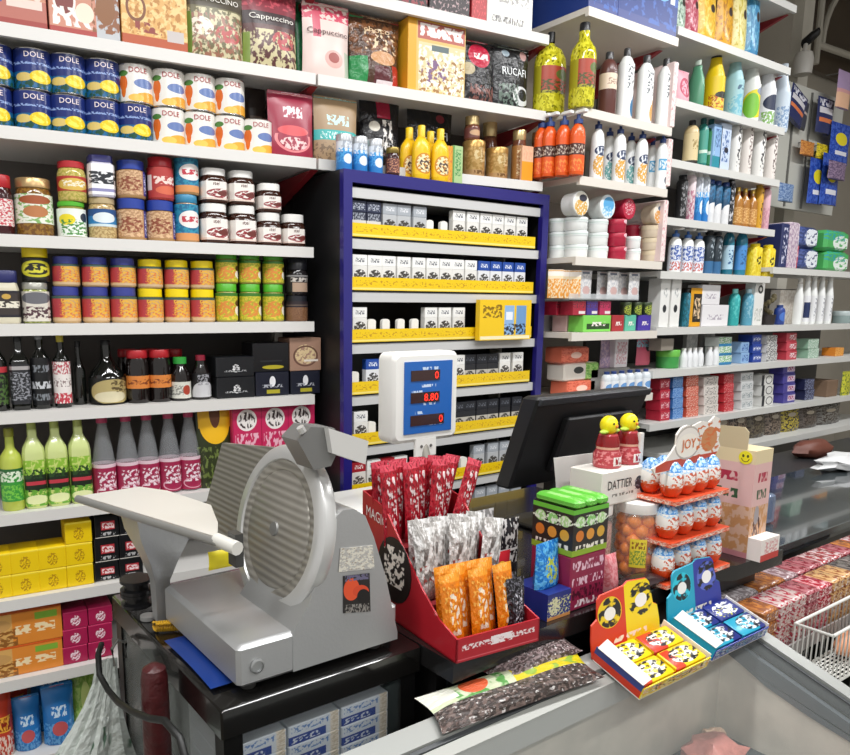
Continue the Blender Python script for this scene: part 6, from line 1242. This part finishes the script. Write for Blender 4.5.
# red gum jars with yellow chick tops
gr_=M('red_gel','#a83038',.15,coat=.4)
for i,(px,lab) in enumerate(((608,'left'),(628,'right'))):
    JP=Plane((0,.905),0);zb=CT+.2352;u_,X,Y=JP.u(px,zb+.05)
    t=thing('gum_jar','red gum jar with a yellow chick top on the white carton, %s one'%lab,'gum jar',(X,Y,zb),0)
    r=.032
    b=MB();b.lathe([(0,0),(r*.95,0),(r,.006),(r,.03),(r*.8,.045),(r*.86,.055),(r*.7,.075),(r*.62,.08),(0,.08)],PR('red_gum_jar','#b8434a',('r',-1,.55,2,.62,'#d8a48c'),('r',-1,.62,2,.95,'#8c1c20'),('n',-1,.1,2,.5,'#e0888a',4,5,.55),('r',.35,.08,.75,.34,'#f0e8e2'),('t',.4,.1,.7,.32,'#a83038',7,5,.5),rough=.15),20);part('body',b,t)
    yl=M('chick_yellow','#f2e010',.4);t.scale=(.88,.88,.85)
    b=MB();b.ball((0,0,.1),.021,yl,14,10,1.1);part('chick_head',b,t,'yellow chick head')
    for s in (-1,1):
        b=MB();b.ball((s*.02,-.003,.086),.009,M('wing_green','#b8d84a',.4),8,6,.6,1.5,1);part('wing',b,t,'pale green wing')
    b=MB();b.ball((0,-.021,.099),.004,M('chick_beak','#e0862c',.4),6,5);part('beak',b,t,'orange beak')
    for s in (-1,1):
        b=MB();b.ball((s*.008,-.019,.106),.0025,black,6,5);part('eye',b,t,'black eye')
# ---------------- egg display
ed=thing('egg_display','orange and white tiered card display with crown-shaped header','display stand',(1.3,.778,CT+.0005),0)
orr=PR('egg_card','#d8502c',('n',0,0,1,1,'#efd8c0',6,4,.56),('t',.1,.2,.9,.8,'#f4e6dc',14,4,.56))
for k in range(3):
    z0=k*.084;s0=.008*k
    b=MB();b.box(s0,s0*.3,z0,.236-s0*1.4,.108,z0+.009,orr,0,True);part('tier_tray',b,ed,'orange tier tray')
for x,y in ((.03,.1),(.19,.1)):
    b=MB();b.box(x,y,0,x+.012,y+.008,.3,M('white_card','#e9e4dc',.5));part('back_post',b,ed)
b=MB();hd=[(-.02,.232),(-.03,.245),(.01,.255),(.03,.27),(.045,.285),(.045,.305),(.06,.318),(.08,.322),(.1,.318),(.13,.325),(.16,.321),(.18,.332),(.2,.325),(.205,.3),(.2,.28),(.21,.265),(.195,.25),(.12,.24)]
hp_=PR('header_print','#ece6de',('r',0,0,1,.2,'#c2482c'),('o',.46,.5,.2,.34,'#b8b0a8',.9),('e',.46,.45,.17,.24,'#f4eee2'),('e',.8,.5,.13,.26,'#c98858'),('n',.6,.2,1,.9,'#d0703c',5,5,.56))
b.poly([(x,.03,z) for x,z in hd],hp_,(0,.004,0),[((x+.02)/.23,(z-.235)/.1) for x,z in hd]);hdr=part('header_card',b,ed,'white header card')
t_=MB();t_.text('JOY',.026,M('ink_orange','#d86a1c',.5),.088,.28,.0285,None,.05);o=part('lettering',t_,ed,'orange lettering')
egm=PR('choc_egg','#efece6',('r',-2,.0,3,.3,'#d8481c'),('n',-2,.26,3,.42,'#e0764c',5,6,.52),('r',-2,.72,3,1,'#4f93d6'),('n',-2,.62,3,1,'#b4d4ee',5,6,.5),('en',.5,.55,.3,.12,'#c9644a',7,7,.5),rough=.22)
def egg_build():
    b=MB();r=.0229;b.lathe([(0,0),(r*.6,.002),(r*.92,.014),(r,.03),(r*.96,.046),(r*.74,.062),(r*.36,.0715),(0,.0735)],egm,16);return 'chocolate_egg',b,[]
kn=0
for k in range(3):
    s0=.008*k;wd=.236-s0*2.4;nn=4
    for i in range(nn):
        x=1.3+s0+.03+i*(wd-.06)/(nn-1)
        spawn(('egg',),egg_build,(x,.778+.03+s0*.3,CT+.0102+k*.084),0,'blue-topped chocolate egg, %s from left at the front of the %s tier'%(ORD[i],['bottom','middle','top'][k]),'chocolate egg','chocolate eggs')
    for i in range(1):
        spawn(('egg',),None,(1.3+s0+.03,.778+.03+.047*(i+1)+s0*.3,CT+.0102+k*.084),0,'blue-topped chocolate egg behind the left corner egg of the %s tier'%(['bottom','middle','top'][k]),'chocolate egg','chocolate eggs')
    for i in range(3):
        x=1.3+s0+.03+(i+1)*(wd-.06)/3
        spawn(('egg',),None,(x,.778+.077+s0*.3,CT+.0102+k*.084),0,'blue-topped chocolate egg, %s in the second row of the %s tier'%(ORD[i],['bottom','middle','top'][k]),'chocolate egg','chocolate eggs')
# ---------------- pink and brown carton
pc=thing('snack_carton','tall pink and beige sweets carton with a yellow smiley sticker on the counter end','carton',(1.618,.785,CT+.0005),0)
pkf=PR('pink_carton_side','#d8b49c',('r',-1,.55,2,1,'#e0b8b4'),('n',-1,.0,2,.55,'#c99464',5,5,.5),('t',.25,.8,.8,.9,'#b0304a',8,7,.47),('t',.25,.62,.8,.72,'#3a5a3c',10,7,.48),('en',.4,.28,.25,.16,'#5a3a34',7,7,.48),('e',.35,.45,.14,.1,'#a8a0a4'),('r',-1,0,2,.06,'#c98890'))
b=MB();b.box(0,0,0,.075,.16,.215,pkf,0,True);part('body',b,pc)
b=MB();b.box(-.0,-.0,.215,.075,.16,.245,M('carton_beige','#e0cfa6',.5));part('top_band',b,pc,'pale yellow band')
b=MB();b.poly([(.0,.02,.245),(.0,.15,.245),(.0,.15,.28),(.0,.135,.29),(.0,.03,.295),(.0,.02,.285)],M('carton_flap','#c9b894',.6),(.002,0,0));part('back_flap',b,pc,'beige back flap')
b=MB();b.box(0,-.03,0,.08,0,.05,PR('red_white_tray','#ece4de',('r',0,0,1,.3,'#c23a34'),('n',.2,.3,.9,.9,'#d8a0a0',5,5,.5)));part('front_tray',b,pc,'red and white front tray')
n=16;b=MB();b.poly([(-.0012,.022+.015*math.cos(2*PI*i/n),.228+.015*math.sin(2*PI*i/n)) for i in range(n)],PR('smiley','#ece024',('e',.33,.62,.09,.12,'#5a5a1c'),('e',.67,.62,.09,.12,'#5a5a1c'),('o',.5,.45,.3,.28,'#5a5a1c',.8),('r',.1,.45,.9,.8,'#ece024'),('e',.33,.62,.09,.12,'#5a5a1c'),('e',.67,.62,.09,.12,'#5a5a1c')),(.001,0,0),[(.5-.5*math.cos(2*PI*i/n),.5+.5*math.sin(2*PI*i/n)) for i in range(n)]);part('smiley_sticker',b,pc,'yellow smiley sticker')
# ---------------- things on the glass counter
b=MB();b.box(0,0,0,.05,.07,.09,glassy('clear_blue_box','#8a9ab4',.55),.006);b.box(.03,.005,.01,.045,.065,.085,M('navy_tape','#3a4470',.4),.004)
thing('tape_dispenser','small clear and navy dispenser on the glass counter behind the pink carton','dispenser',(2.2,1.02,.8705),0,None,b)
rn=random.Random(9);b=MB()
def blob(b,c,sx,sy_,sz,m,seed,n=14,k=9,amp=.2):
    r_=random.Random(seed);ph=[r_.uniform(0,6) for _ in range(4)]
    prof=[(math.sin(PI*i/k),-math.cos(PI*i/k)) for i in range(k+1)]
    def tf(x,y,z):
        q=1+amp*(math.sin(4*x+ph[0])*math.cos(5*y+ph[1])+.7*math.sin(9*z+ph[2]+6*x))
        return (c[0]+x*sx*q,c[1]+y*sy_*q,max(c[2]+z*sz*q,.0))
    b.lathe(prof,m,n,tf=tf)
blob(b,(0,0,.03),.2,.06,.035,M('white_film','#dfe0e0',.35,bump=.4,bscale=20),3)
thing('plastic_bag','crumpled white plastic bag at the back of the glass counter','plastic bag',(3.28,1.24,.8705),-.1,None,b)
b=MB();blob(b,(0,0,.035),.13,.06,.045,M('bread_brown','#6a3a2c',.5,var=.3,vscale=14),6,amp=.08)
thing('brown_loaf','brown loaf-like lump beyond the white plastic bag','loaf',(3.6,1.5,.8405),-.1,None,b)
b=MB();b.box(0,0,0,1.6,.25,.84,M('dark_back_bench','#2a2a2c',.4))
thing('back_bench','low dark bench between the glass counter and the wall shelves','bench',(2.7,1.38,0),0,None,b)
# grey bag and packet strip behind the jars
b=MB();b.pouch(.16,.2,.08,PR('greyish_bag','#7c746a',('n',0,0,1,1,'#a8a294',4,4,.5),('e',.5,.4,.3,.2,'#a09a6c'),rough=.4),seed=9)
thing('grey_bag','greyish paper bag standing behind the egg display','bag',(1.62,1.2,CT+.0005),-.4,None,b)
# ---------------- chocolate rack
ck=thing('chocolate_rack','clear rack holding stacks of chocolate bars below the glass counter','rack',(1.56,.70,0),0)
b=MB();b.box(0,0,.735,.95,.17,.745,gl);part('rack_floor',b,ck)
b=MB();b.box(0,-.004,.735,.95,0,.765,M('rack_edge','#8f8a88',.3));part('front_edge',b,ck,'grey front edge')
for x in (0,.47,.93):
    b=MB();b.box(x,.0,0,x+.02,.17,.735,blk);part('support',b,ck)
cms=[('brown','#8c5434','#b8763c'),('white and red','#bfaaa6','#a02c3c'),('white and red','#bfaaa6','#a02c3c'),('pink and red','#a8666c','#7c1f2c'),('crimson','#a01f30','#d8a0a4'),('tan','#c9a06c','#8c5434'),('tan','#c9a06c','#8c5434'),('grey','#77706c','#3c3634'),('dark','#4a403c','#8c8480'),('grey','#77706c','#4a3c3a'),('red and brown','#8c3a34','#5c3a2c'),('dark','#4a403c','#8c8480'),('brown','#8c5434','#b8763c'),('crimson','#a01f30','#d8a0a4')]
cup=[('grey and white','#8f8688','#c9c2c4'),('grey and white','#8f8688','#c9c2c4'),('brown','#a86c34','#6a3c1c'),('brown','#a86c34','#6a3c1c'),('pink and grey','#8a6c70','#c4b0b4'),('pink and red','#8c5458','#6c2430'),('pink and red','#8c5458','#6c2430'),('red and silver','#96383c','#c9b8b8'),('red and silver','#96383c','#c9b8b8'),('pink and red','#8c5458','#6c2430'),('brown','#a86c34','#6a3c1c'),('red and silver','#96383c','#c9b8b8'),('brown','#a86c34','#6a3c1c'),('orange brown','#b86a3c','#6a3424')]
for (y0,ln,tab,rown) in ((.742,.07,cms,'front'),(.818,.07,cup,'rear')):
    for i in range(14):
        cn,c1,c2=tab[i];m=PR('wrap_'+cn.replace(' ','_'),c1,('n',-2,-2,4,3,c2,3,2.4,.54),('t',.1,.2,.9,.8,'#d6ccc8',5,2,.6),rough=.25)
        for k in range(4 if rown=='front' else 4):
            spawn(('bar',cn,rown),lambda:k_box(.06,.029,ln,'chocolate_bar',m,.004),(1.594+i*.064,y0,.7455+k*.0294),0,'%s wrapped chocolate bar, %s up in the %s stack of the %s row'%(cn,ORD[k],ORD[i],rown),'chocolate bar','chocolate bars in the clear rack')
# ---------------- freezer with sloping glass
LIDG=glassy('lid_glass','#c9cfcc',.05,.3);LIDG.node_tree.nodes['Principled BSDF'].inputs['Specular IOR Level'].default_value=.2;LIDG.node_tree.nodes['Principled BSDF'].inputs['Coat Weight'].default_value=0
SL=.33;SA=math.atan(SL);FZ0=(.78,.88)
fr=thing('glass_freezer','pale chest freezer with sloping glass lid and grey rails in front of the counter','freezer',(0,0,0),0)
def fz(y,off=0):return FZ0[1]-SL*(FZ0[0]-y)+off
fx0,fx1,fy0,fy1=-.1,1.51,-.05,.78
railm=M('rail_grey','#9c9e9a',.4,.2);railk=M('rail_groove','#4a4d4f',.4)
def slab(x0,x1,y0,y1,t0,t1,m):
    b=MB();vs=[(x,y,fz(y)+t) for t in (t0,t1) for x,y in ((x0,y0),(x1,y0),(x1,y1),(x0,y1))]
    fs=[(3,2,1,0),(4,5,6,7),(0,1,5,4),(1,2,6,5),(2,3,7,6),(3,0,4,7)]
    return b.add(vs,fs,[[(0,0)]*4]*6,m)
part('rear_rail',slab(fx0,fx1,fy1-.035,fy1,-.05,0,railm),fr)
part('right_rail',slab(fx1-.035,fx1,fy0,fy1-.035,-.05,0,railm),fr)
part('rail_groove',slab(fx0,fx1-.05,fy1-.042,fy1-.036,-.03,-.004,railk),fr)
part('rail_groove',slab(fx1-.043,fx1-.036,fy0,fy1-.05,-.03,-.006,railk),fr)
part('inner_rail',slab(fx0,fx1-.06,fy1-.062,fy1-.043,-.05,-.006,M('rail_pale','#a9aaa4',.45)),fr)
inn=M('freezer_lining','#cbc6b8',.4,.0,var=.3,vscale=16);inn2=M('freezer_rear_lining','#b4aea0',.4,.0,var=.3,vscale=16);band=M('freezer_dark_band','#50565a',.3,var=.15,vscale=6)
xr=1.452;yb=.735;zf=.615
b=MB();b.box(fx0,yb,zf-.02,xr,yb+.01,fz(yb)-.03,inn2);part('rear_lining',b,fr)
b=MB();RP=Plane((1.452,0),90);cc=[(lambda q:(q[3],q[1]))(RP.at(px,py)) for px,py in ((727,652),(742,664),(768,687),(808,715),(850,741))];print('curve',cc)
cc=[(.735,min(fz(.735)-.035,cc[0][1]+(.735-cc[0][0])*.4))]+cc;sl_=(cc[-1][1]-cc[-2][1])/(cc[-1][0]-cc[-2][0]);cc.append((.1,max(zf+.01,cc[-1][1]+(.1-cc[-1][0])*sl_)));cv=cc+[(.1,zf),(yb,zf)]
b.poly([(xr,y,z) for y,z in cv],inn,(.01,0,0));part('side_lining',b,fr)
b=MB();cu_=cc+[(.1,fz(.1)-.03),(.735,fz(.735)-.03)]
b.poly([(xr-.004,y,z) for y,z in cu_],band,(.012,0,0));part('dark_upper_band',b,fr,'dark grey upper band')  # dark grey band above the curved edge of the side lining
b=MB();b.box(fx0,.1,zf-.02,xr,yb,zf,M('freezer_floor','#3f4548',.4,var=.2,vscale=9));part('floor_tray',b,fr,'dark floor tray')
b=MB();b.box(fx0,fy0+.1,0,fx1,fy1-.005,zf-.02,M('freezer_body','#dfe0dc',.4));part('body',b,fr)
b=MB();b.box(fx1-.045,fy0+.1,zf-.02,fx1-.003,fy1-.01,fz(.1)-.06,M('freezer_body','#dfe0dc'));part('side_wall',b,fr)
b=MB();b.box(fx0,fy0+.06,0,fx1,fy0+.1,fz(.0)-.06,M('freezer_body','#dfe0dc'));part('front_wall',b,fr)
o=part('glass_lid',slab(fx0,xr+.005,fy0+.1,yb-.02,-.008,-.003,LIDG),fr,'clear sliding glass lid')
mt=M('frozen_meat','#b8746a',.4,var=.35,vscale=25,bump=.4,bscale=60)
u=onz(703,750,zf+.03)
b=MB();blob(b,(0,0,.03),.075,.045,.035,mt,4);thing('frozen_meat','pinkish frozen meat pack on the freezer floor','frozen meat',(u[0],u[1]-.02,zf+.0005),0,None,b)
b=MB();blob(b,(0,0,.02),.028,.024,.022,M('frozen_pale','#d8b89c',.4,var=.3,vscale=25),5);u=onz(707,733,zf+.02);thing('frozen_meat','small pale frozen piece against the freezer corner','frozen meat',(u[0]-.01,u[1]-.02,zf+.0005),0,None,b)
b=MB();blob(b,(0,0,.025),.06,.04,.03,mt,8);thing('frozen_meat','frozen meat pack further front on the freezer floor','frozen meat',(1.33,.5,zf+.0005),.4,None,b)
# ---------------- gum display boxes on the lid
def onslope(px,py,off=0):
    x,y,u=ray(px,py);t=(FZ0[1]-SL*FZ0[0]+off-H)/(u-SL*y);return (x*t,y*t,H+u*t)
def slope_thing(name,label,cat,px,py,off=.0006,rz=0,group=None,mb=None):
    x,y,z=onslope(px,py);o=thing(name,label,cat,(x,y-0*off,z+off/math.cos(SA)),0,group,mb)
    from mathutils import Euler,Matrix
    o.rotation_euler=(Matrix.Rotation(SA,3,'X')@Matrix.Rotation(rz,3,'Z')).to_euler();return o
face=lambda a,b_:[('e',.28,.62,.17,.24,b_),('en',.28,.62,.16,.23,'#1c1c1e',5,5,.5),('e',.28,.6,.08,.1,'#efece6'),('e',.74,.66,.18,.25,a),('en',.74,.66,.19,.26,'#1a1a1c',5,5,.5),('e',.74,.64,.09,.11,'#f2efea'),('t',.3,.12,.8,.2,'#f4ecd8',12,6,.48)]
def gumbox(label,fl,w,d,ca_,cb_,inside,lab2,packs):
    t=slope_thing('gum_display',label,'display box',fl[0],fl[1])
    wht=M('card_white','#e9e4dc',.5)
    b=MB();b.box(0,0,0,w,d,.002,wht);part('floor_panel',b,t)
    b=MB();b.box(0,0,.002,w,.002,.024,PR('gum_lip_'+lab2,cb_,('n',0,.1,1,.9,'#f0ece2',7,5,.54),('n',0,.1,1,.9,ca_,6,5,.6),('t',.1,.2,.9,.8,'#26262a',12,5,.58)));part('front_lip',b,t)
    b=MB();b.box(0,.002,.002,.002,d,.03,PR('gum_side_'+lab2,'#3c4a8c' if lab2=='red' else ca_,('r',-1,0,.45,.5,ca_)));part('side_panel',b,t)
    b=MB();b.box(w-.002,.002,.002,w,d,.03,wht);part('side_panel',b,t)
    bk=[(0,0),(w,0),(w,.03),(w*.98,.058),(w*.92,.064),(w*.88,.108),(w*.84,.116),(w*.56,.122),(w*.5,.116),(w*.16,.112),(w*.12,.104),(w*.1,.07),(w*.02,.062),(0,.035)]
    sx_=.5;b=MB();b.poly([(x,d-.003+z*.45,z*.88) for x,z in bk],PR('gum_card_'+lab2,ca_,('r',.5,-.1,1.2,1.2,cb_),*face(*inside)),(0,.003,0),[(x/w,z/.122) for x,z in bk]);part('back_card',b,t,'printed back card')
    b=MB();b.poly([(-.002,.003,.0305),(-.002,d-.004,.0305),(.018,d-.004,.044),(.018,.003,.038)],wht,(0,0,.0012));part('side_flap',b,t,'white folded side flap')
    return t
from mathutils import Matrix,Vector as V3
def inslope(t,x,y,z,rz=0):
    m=Matrix.Translation(t.location)@Matrix.Rotation(SA,4,'X')@Matrix.Translation((x,y,z));return m.translation
t1=gumbox('red and yellow gum display box with animal drawings on the freezer lid',(639,700.5),.208,.105,'#d23a20','#f0d414',('#f0d414','#e8c81c'),'red',None)
gp1=PR('red_gum_pack','#c8381f',('r',.45,-2,3,3,'#e8cc18'),('en',.5,1.5,.4,.4,'#f2eee6',3.5,3.5,.5),('en',.5,1.5,.42,.42,'#1c1c20',4,4,.54),rough=.3)
gp2=PR('yellow_gum_pack','#eccf14',('r',-3,-2,.3,3,'#d2401f'),('en',.55,1.5,.4,.42,'#f2eee6',3.5,3.5,.5),('en',.55,1.5,.45,.42,'#1c1c20',4,4,.54),rough=.3)
def gpk(m,w,d):
    def f():
        b=MB();b.box(-w/2,-d/2,0,w/2,d/2,.011,m,.002);return 'gum_pack',b,[]
    return f
def fillgum(t,ma,mb_,nm,na,nb):
    for i,(x,y,m,c) in enumerate(((.053,.028,mb_,nb),(.155,.028,mb_,nb),(.053,.075,mb_,nb),(.155,.075,ma,na))):
        pos=('front left','front right','rear left','rear right')[i]
        for k in range(2):
            m_=m if k==1 else ma
            cc=c if k==1 else na
            p=inslope(t,x,y,.0028+.0115*k)
            o=spawn(('gpk',m_.name),gpk(m_,.094,.044),p,(SA,0,0),'%s gum pack, %s layer at the %s of the %s box'%(cc,('lower','upper')[k],pos,nm),'gum pack','gum packs in the %s box'%nm)
fillgum(t1,gp1,gp2,'red and yellow','red','yellow')
t2b=gumbox('blue and teal gum display box with animal drawings on the freezer corner',(711.5,662),.196,.098,'#1fa0bc','#2f3c98',('#5a6ac0','#2cc0d4'),'blue',None)
gp3=PR('navy_gum_pack','#23307c',('en',.5,1.5,.42,.4,'#e6eaf0',3.5,3.5,.5),('en',.4,1.4,.4,.4,'#c8cc3c',7,7,.64),rough=.3)
gp4=PR('teal_gum_pack','#229cba',('r',.7,-2,3,3,'#23307c'),('en',.6,1.5,.38,.42,'#eef0f0',3.5,3.5,.5),('en',.6,1.5,.42,.42,'#16202c',4,4,.55),rough=.3)
fillgum(t2b,gp3,gp4,'blue and teal','navy','teal')
# ---------------- snack packs lying on the lid
def flatpack(w,d,h,m,seed):
    b=MB();b.pouch(w,d,h*2,m,nx=14,nz=10,both=True,seed=seed,lump=.12,tf=lambda x,y,z:(x,z,max(y*-1,-h*.3)+h*.3));return b
sp1=PR('cookie_film','#3a302c',('n',0,0,1,.78,'#6a5a54',16,5,.54),('n',0,0,1,.78,'#c9c4c0',14,6,.68),('r',0,.5,1,1.1,'#c9d2b0'),('n',.0,.5,.45,1.1,'#5a9a4c',5,2,.55),('r',.0,.6,.16,1.1,'#e6e6d8'),('e',.27,.75,.08,.2,'#d8603a'),('r',.5,.5,1,1.1,'#d8c41c'),('n',.5,.5,1,1.1,'#8fae3c',5,2,.56),rough=.15,bump=.5,bscale=12)
x,y,z=onslope(455,746);sn1=slope_thing('snack_pack','long clear snack pack of dark cookies with green and yellow header on the lid','snack pack',529,708,.004,-.06,None,flatpack(.36,.075,.016,sp1,3))
sp2=PR('cookie_film_pink','#4a3c3a',('n',0,0,1,1,'#8f7c7c',12,5,.52),('r',0,.8,1,1,'#b0606c'),('n',0,0,1,1,'#d6cfcf',12,6,.7),rough=.15,bump=.5,bscale=12)
sn2=slope_thing('snack_pack','clear snack pack with pinkish edge lying behind the long one on the freezer rail','snack pack',543,676,.008,.05,None,flatpack(.22,.05,.018,sp2,5))
# ---------------- wire basket
x0,y0,_=onz(795,620,.82);x1=x0+.42
bt_=thing('wire_basket','white wire basket right of the freezer under the chocolate rack','basket',(x0-.02,y0-.085,0),0)
ww=M('white_wire','#d6d6d0',.4)
L_,D2=.5,.075;zt,zb=.82,.70
b=MB();b.tube([(0,0,zt),(L_,0,zt),(L_,D2,zt),(0,D2,zt),(0,0,zt)],.0035,ww);part('top_rim',b,bt_)
b=MB();b.tube([(0,0,zb),(L_,0,zb),(L_,D2,zb),(0,D2,zb),(0,0,zb)],.003,ww);part('bottom_rim',b,bt_)
b=MB()
for i in range(26):
    xx=L_*i/25
    b.tube([(xx,D2,zt),(xx,D2,zb),(xx,0,zb),(xx,0,zt)],.0018,ww,5)
for i in range(9):
    yy=D2*i/8;b.tube([(0,yy,zt),(0,yy,zb),(L_,yy,zb),(L_,yy,zt)],.0018,ww,5)
part('wire_mesh',b,bt_)
for x,y in ((.01,.01),(L_-.01,.01),(.01,D2-.01),(L_-.01,D2-.01)):
    b=MB();b.tube([(x,y,0),(x,y,zb)],.006,ww);part('leg',b,bt_)
b=MB();blob(b,(0,0,.03),.08,.028,.03,M('bread_peach','#d0916c',.5,var=.2,vscale=20),7,amp=.06)
u=(x0+.2,y0-.047);thing('bread_roll','peach brown roll lying in the wire basket','bread roll',(u[0],u[1],.7035),0,None,b)
# ---------------- bags, salami and cable at the left of the stand
film=M('carrier_film','#dfe6e0',.4,alpha=.86,bump=.5,bscale=18)
def carrier(name,label,top,bot_c,rx,ry,zbot,m,seed,hole=True):
    rr_=random.Random(seed);ph=[rr_.uniform(0,6) for _ in range(5)];n=40;K=12;vs=[]
    for j in range(K+1):
        v=j/K;w=.07+.93*min(1,v*1.15)**1.7
        if v>.85:w*=1-.25*((v-.85)/.15)**2
        cx=top[0]+(bot_c[0]-top[0])*v**1.5;cyy=top[1]+(bot_c[1]-top[1])*v**1.5;z=top[2]+(zbot-top[2])*v
        for i in range(n):
            t=2*PI*i/n;f=1+.16*(1-.5*v)*math.sin(9*t+ph[0]+v*2)+.07*math.sin(17*t+ph[1])
            vs.append((cx-top[0]+rx*w*f*math.cos(t),cyy-top[1]+ry*w*f*math.sin(t),z-top[2]))
    fs=[(j*n+i,(j+1)*n+i,(j+1)*n+(i+1)%n,j*n+(i+1)%n) for j in range(K) for i in range(n)]+[tuple(K*n+n-1-i for i in range(n))]
    uv=[[(((k%n)/n),1-(k//n)/K) for k in f] for f in fs]
    b=MB();b.add(vs,fs,uv,m,True)
    return thing(name,label,'plastic bag',top,0,None,b)
cf=PR('carrier_print','#dde4de',('n',0,.15,1,.75,'#5a7a64',9,4,.66),('n',0,.0,1,.5,'#2f7a4c',5,3,.72),rough=.35,bump=.6,bscale=20,alpha=.9)
carrier('carrier_bag','white carrier bag hanging from a hook on the black stand leg',(.345,1.31,.85),(.17,1.33,.6),.24,.1,.36,cf,3)
carrier('carrier_bag','small white bag right of the dark red salami',(.363,.97,.815),(.35,.97,.6),.045,.04,.5,PR('carrier_plain','#dfe3e0',('n',0,0,1,1,'#c9cfcc',6,3,.5),rough=.35,bump=.6,bscale=20,alpha=.92),8)
b=MB();b.tube([(.356,1.30,.84),(.353,1.30,.875),(.365,1.3,.89),(.38,1.3,.88),(.378,1.3,.85)],.003,M('hook_wire','#8d8c88',.3,.8));thing('bag_hook','bent wire hook holding the carrier bag on the black leg','hook',(0,0,0),0,None,b)
b=MB();b.lathe([(0,0),(.014,.004),(.021,.02),(.0225,.1),(.022,.3),(.021,.37),(.018,.385),(.008,.392),(0,.393)],M('salami','#4c1c1e',.35,var=.35,vscale=30,bump=.3,bscale=80),18)
thing('salami','dark red salami hanging at the left side of the black stand','salami',(.348,1.05,.56),0,None,b)
b=MB();b.tube([(.345,1.34,.87),(.325,1.29,.875),(.318,1.262,.85),(.322,1.224,.835),(.315,1.14,.855),(.312,1.056,.88),(.315,.98,.905),(.32,.93,.925),(.325,.885,.92),(.325,.86,.89),(.325,.85,.82),(.33,.85,.6)],.0055,M('cable_black','#1a1b1a',.45),10)
thing('power_cable','black power cable looping in front of the carrier bag and salami','cable',(0,0,0),0,None,b)

# ================================================================ camera and light
cam=bpy.data.cameras.new('camera');co=bpy.data.objects.new('camera',cam);C.objects.link(co)
co.location=(0,0,H);co.rotation_euler=(PI/2-PIT,0,-YAW)
cam.sensor_fit='HORIZONTAL';cam.sensor_width=36;cam.lens=F/850*36
cam.shift_x=(425-PX)/850;cam.shift_y=(PY-377.5)/850
cam.clip_start=.02
bpy.context.scene.camera=co
def area(x,y,z,sx,sy_,e,rot=(0,0,0),col=(1,1,1)):
    l=bpy.data.lights.new('tube_light','AREA');l.shape='RECTANGLE';l.size=sx;l.size_y=sy_;l.energy=e;l.color=col
    o=bpy.data.objects.new('tube_light',l);C.objects.link(o);o.location=(x,y,z);o.rotation_euler=rot

for k,(lx,ly) in enumerate(((-.6,.75),(1.0,.75),(2.6,.75),(4.2,.75),(.2,-.9),(2.2,-.9))):
    area(lx,ly,3.1,1.25,.16,28)
    b=MB();b.box(-.64,-.09,.0,.64,.09,.07,M('lamp_housing','#e8e8e6',.5))
    t=thing('ceiling_light','white tube lamp on the ceiling, '+ORD[k]+' of six','ceiling light',(lx,ly,3.12),0,'ceiling tube lamps',b)
    for x in (-.5,.5):
        b=MB();b.box(x-.006,-.006,.07,x+.006,.006,1.18,M('lamp_housing','#e8e8e6',.5));part('hanger',b,t)

w=bpy.data.worlds.new('world');bpy.context.scene.world=w;w.use_nodes=True
w.node_tree.nodes['Background'].inputs[0].default_value=(1,.98,.95,1);w.node_tree.nodes['Background'].inputs[1].default_value=.6
sc=bpy.context.scene
sc.view_settings.view_transform='Standard';sc.view_settings.look='None';sc.view_settings.gamma=1;sc.view_settings.use_curve_mapping=False;sc.view_settings.exposure=0.0
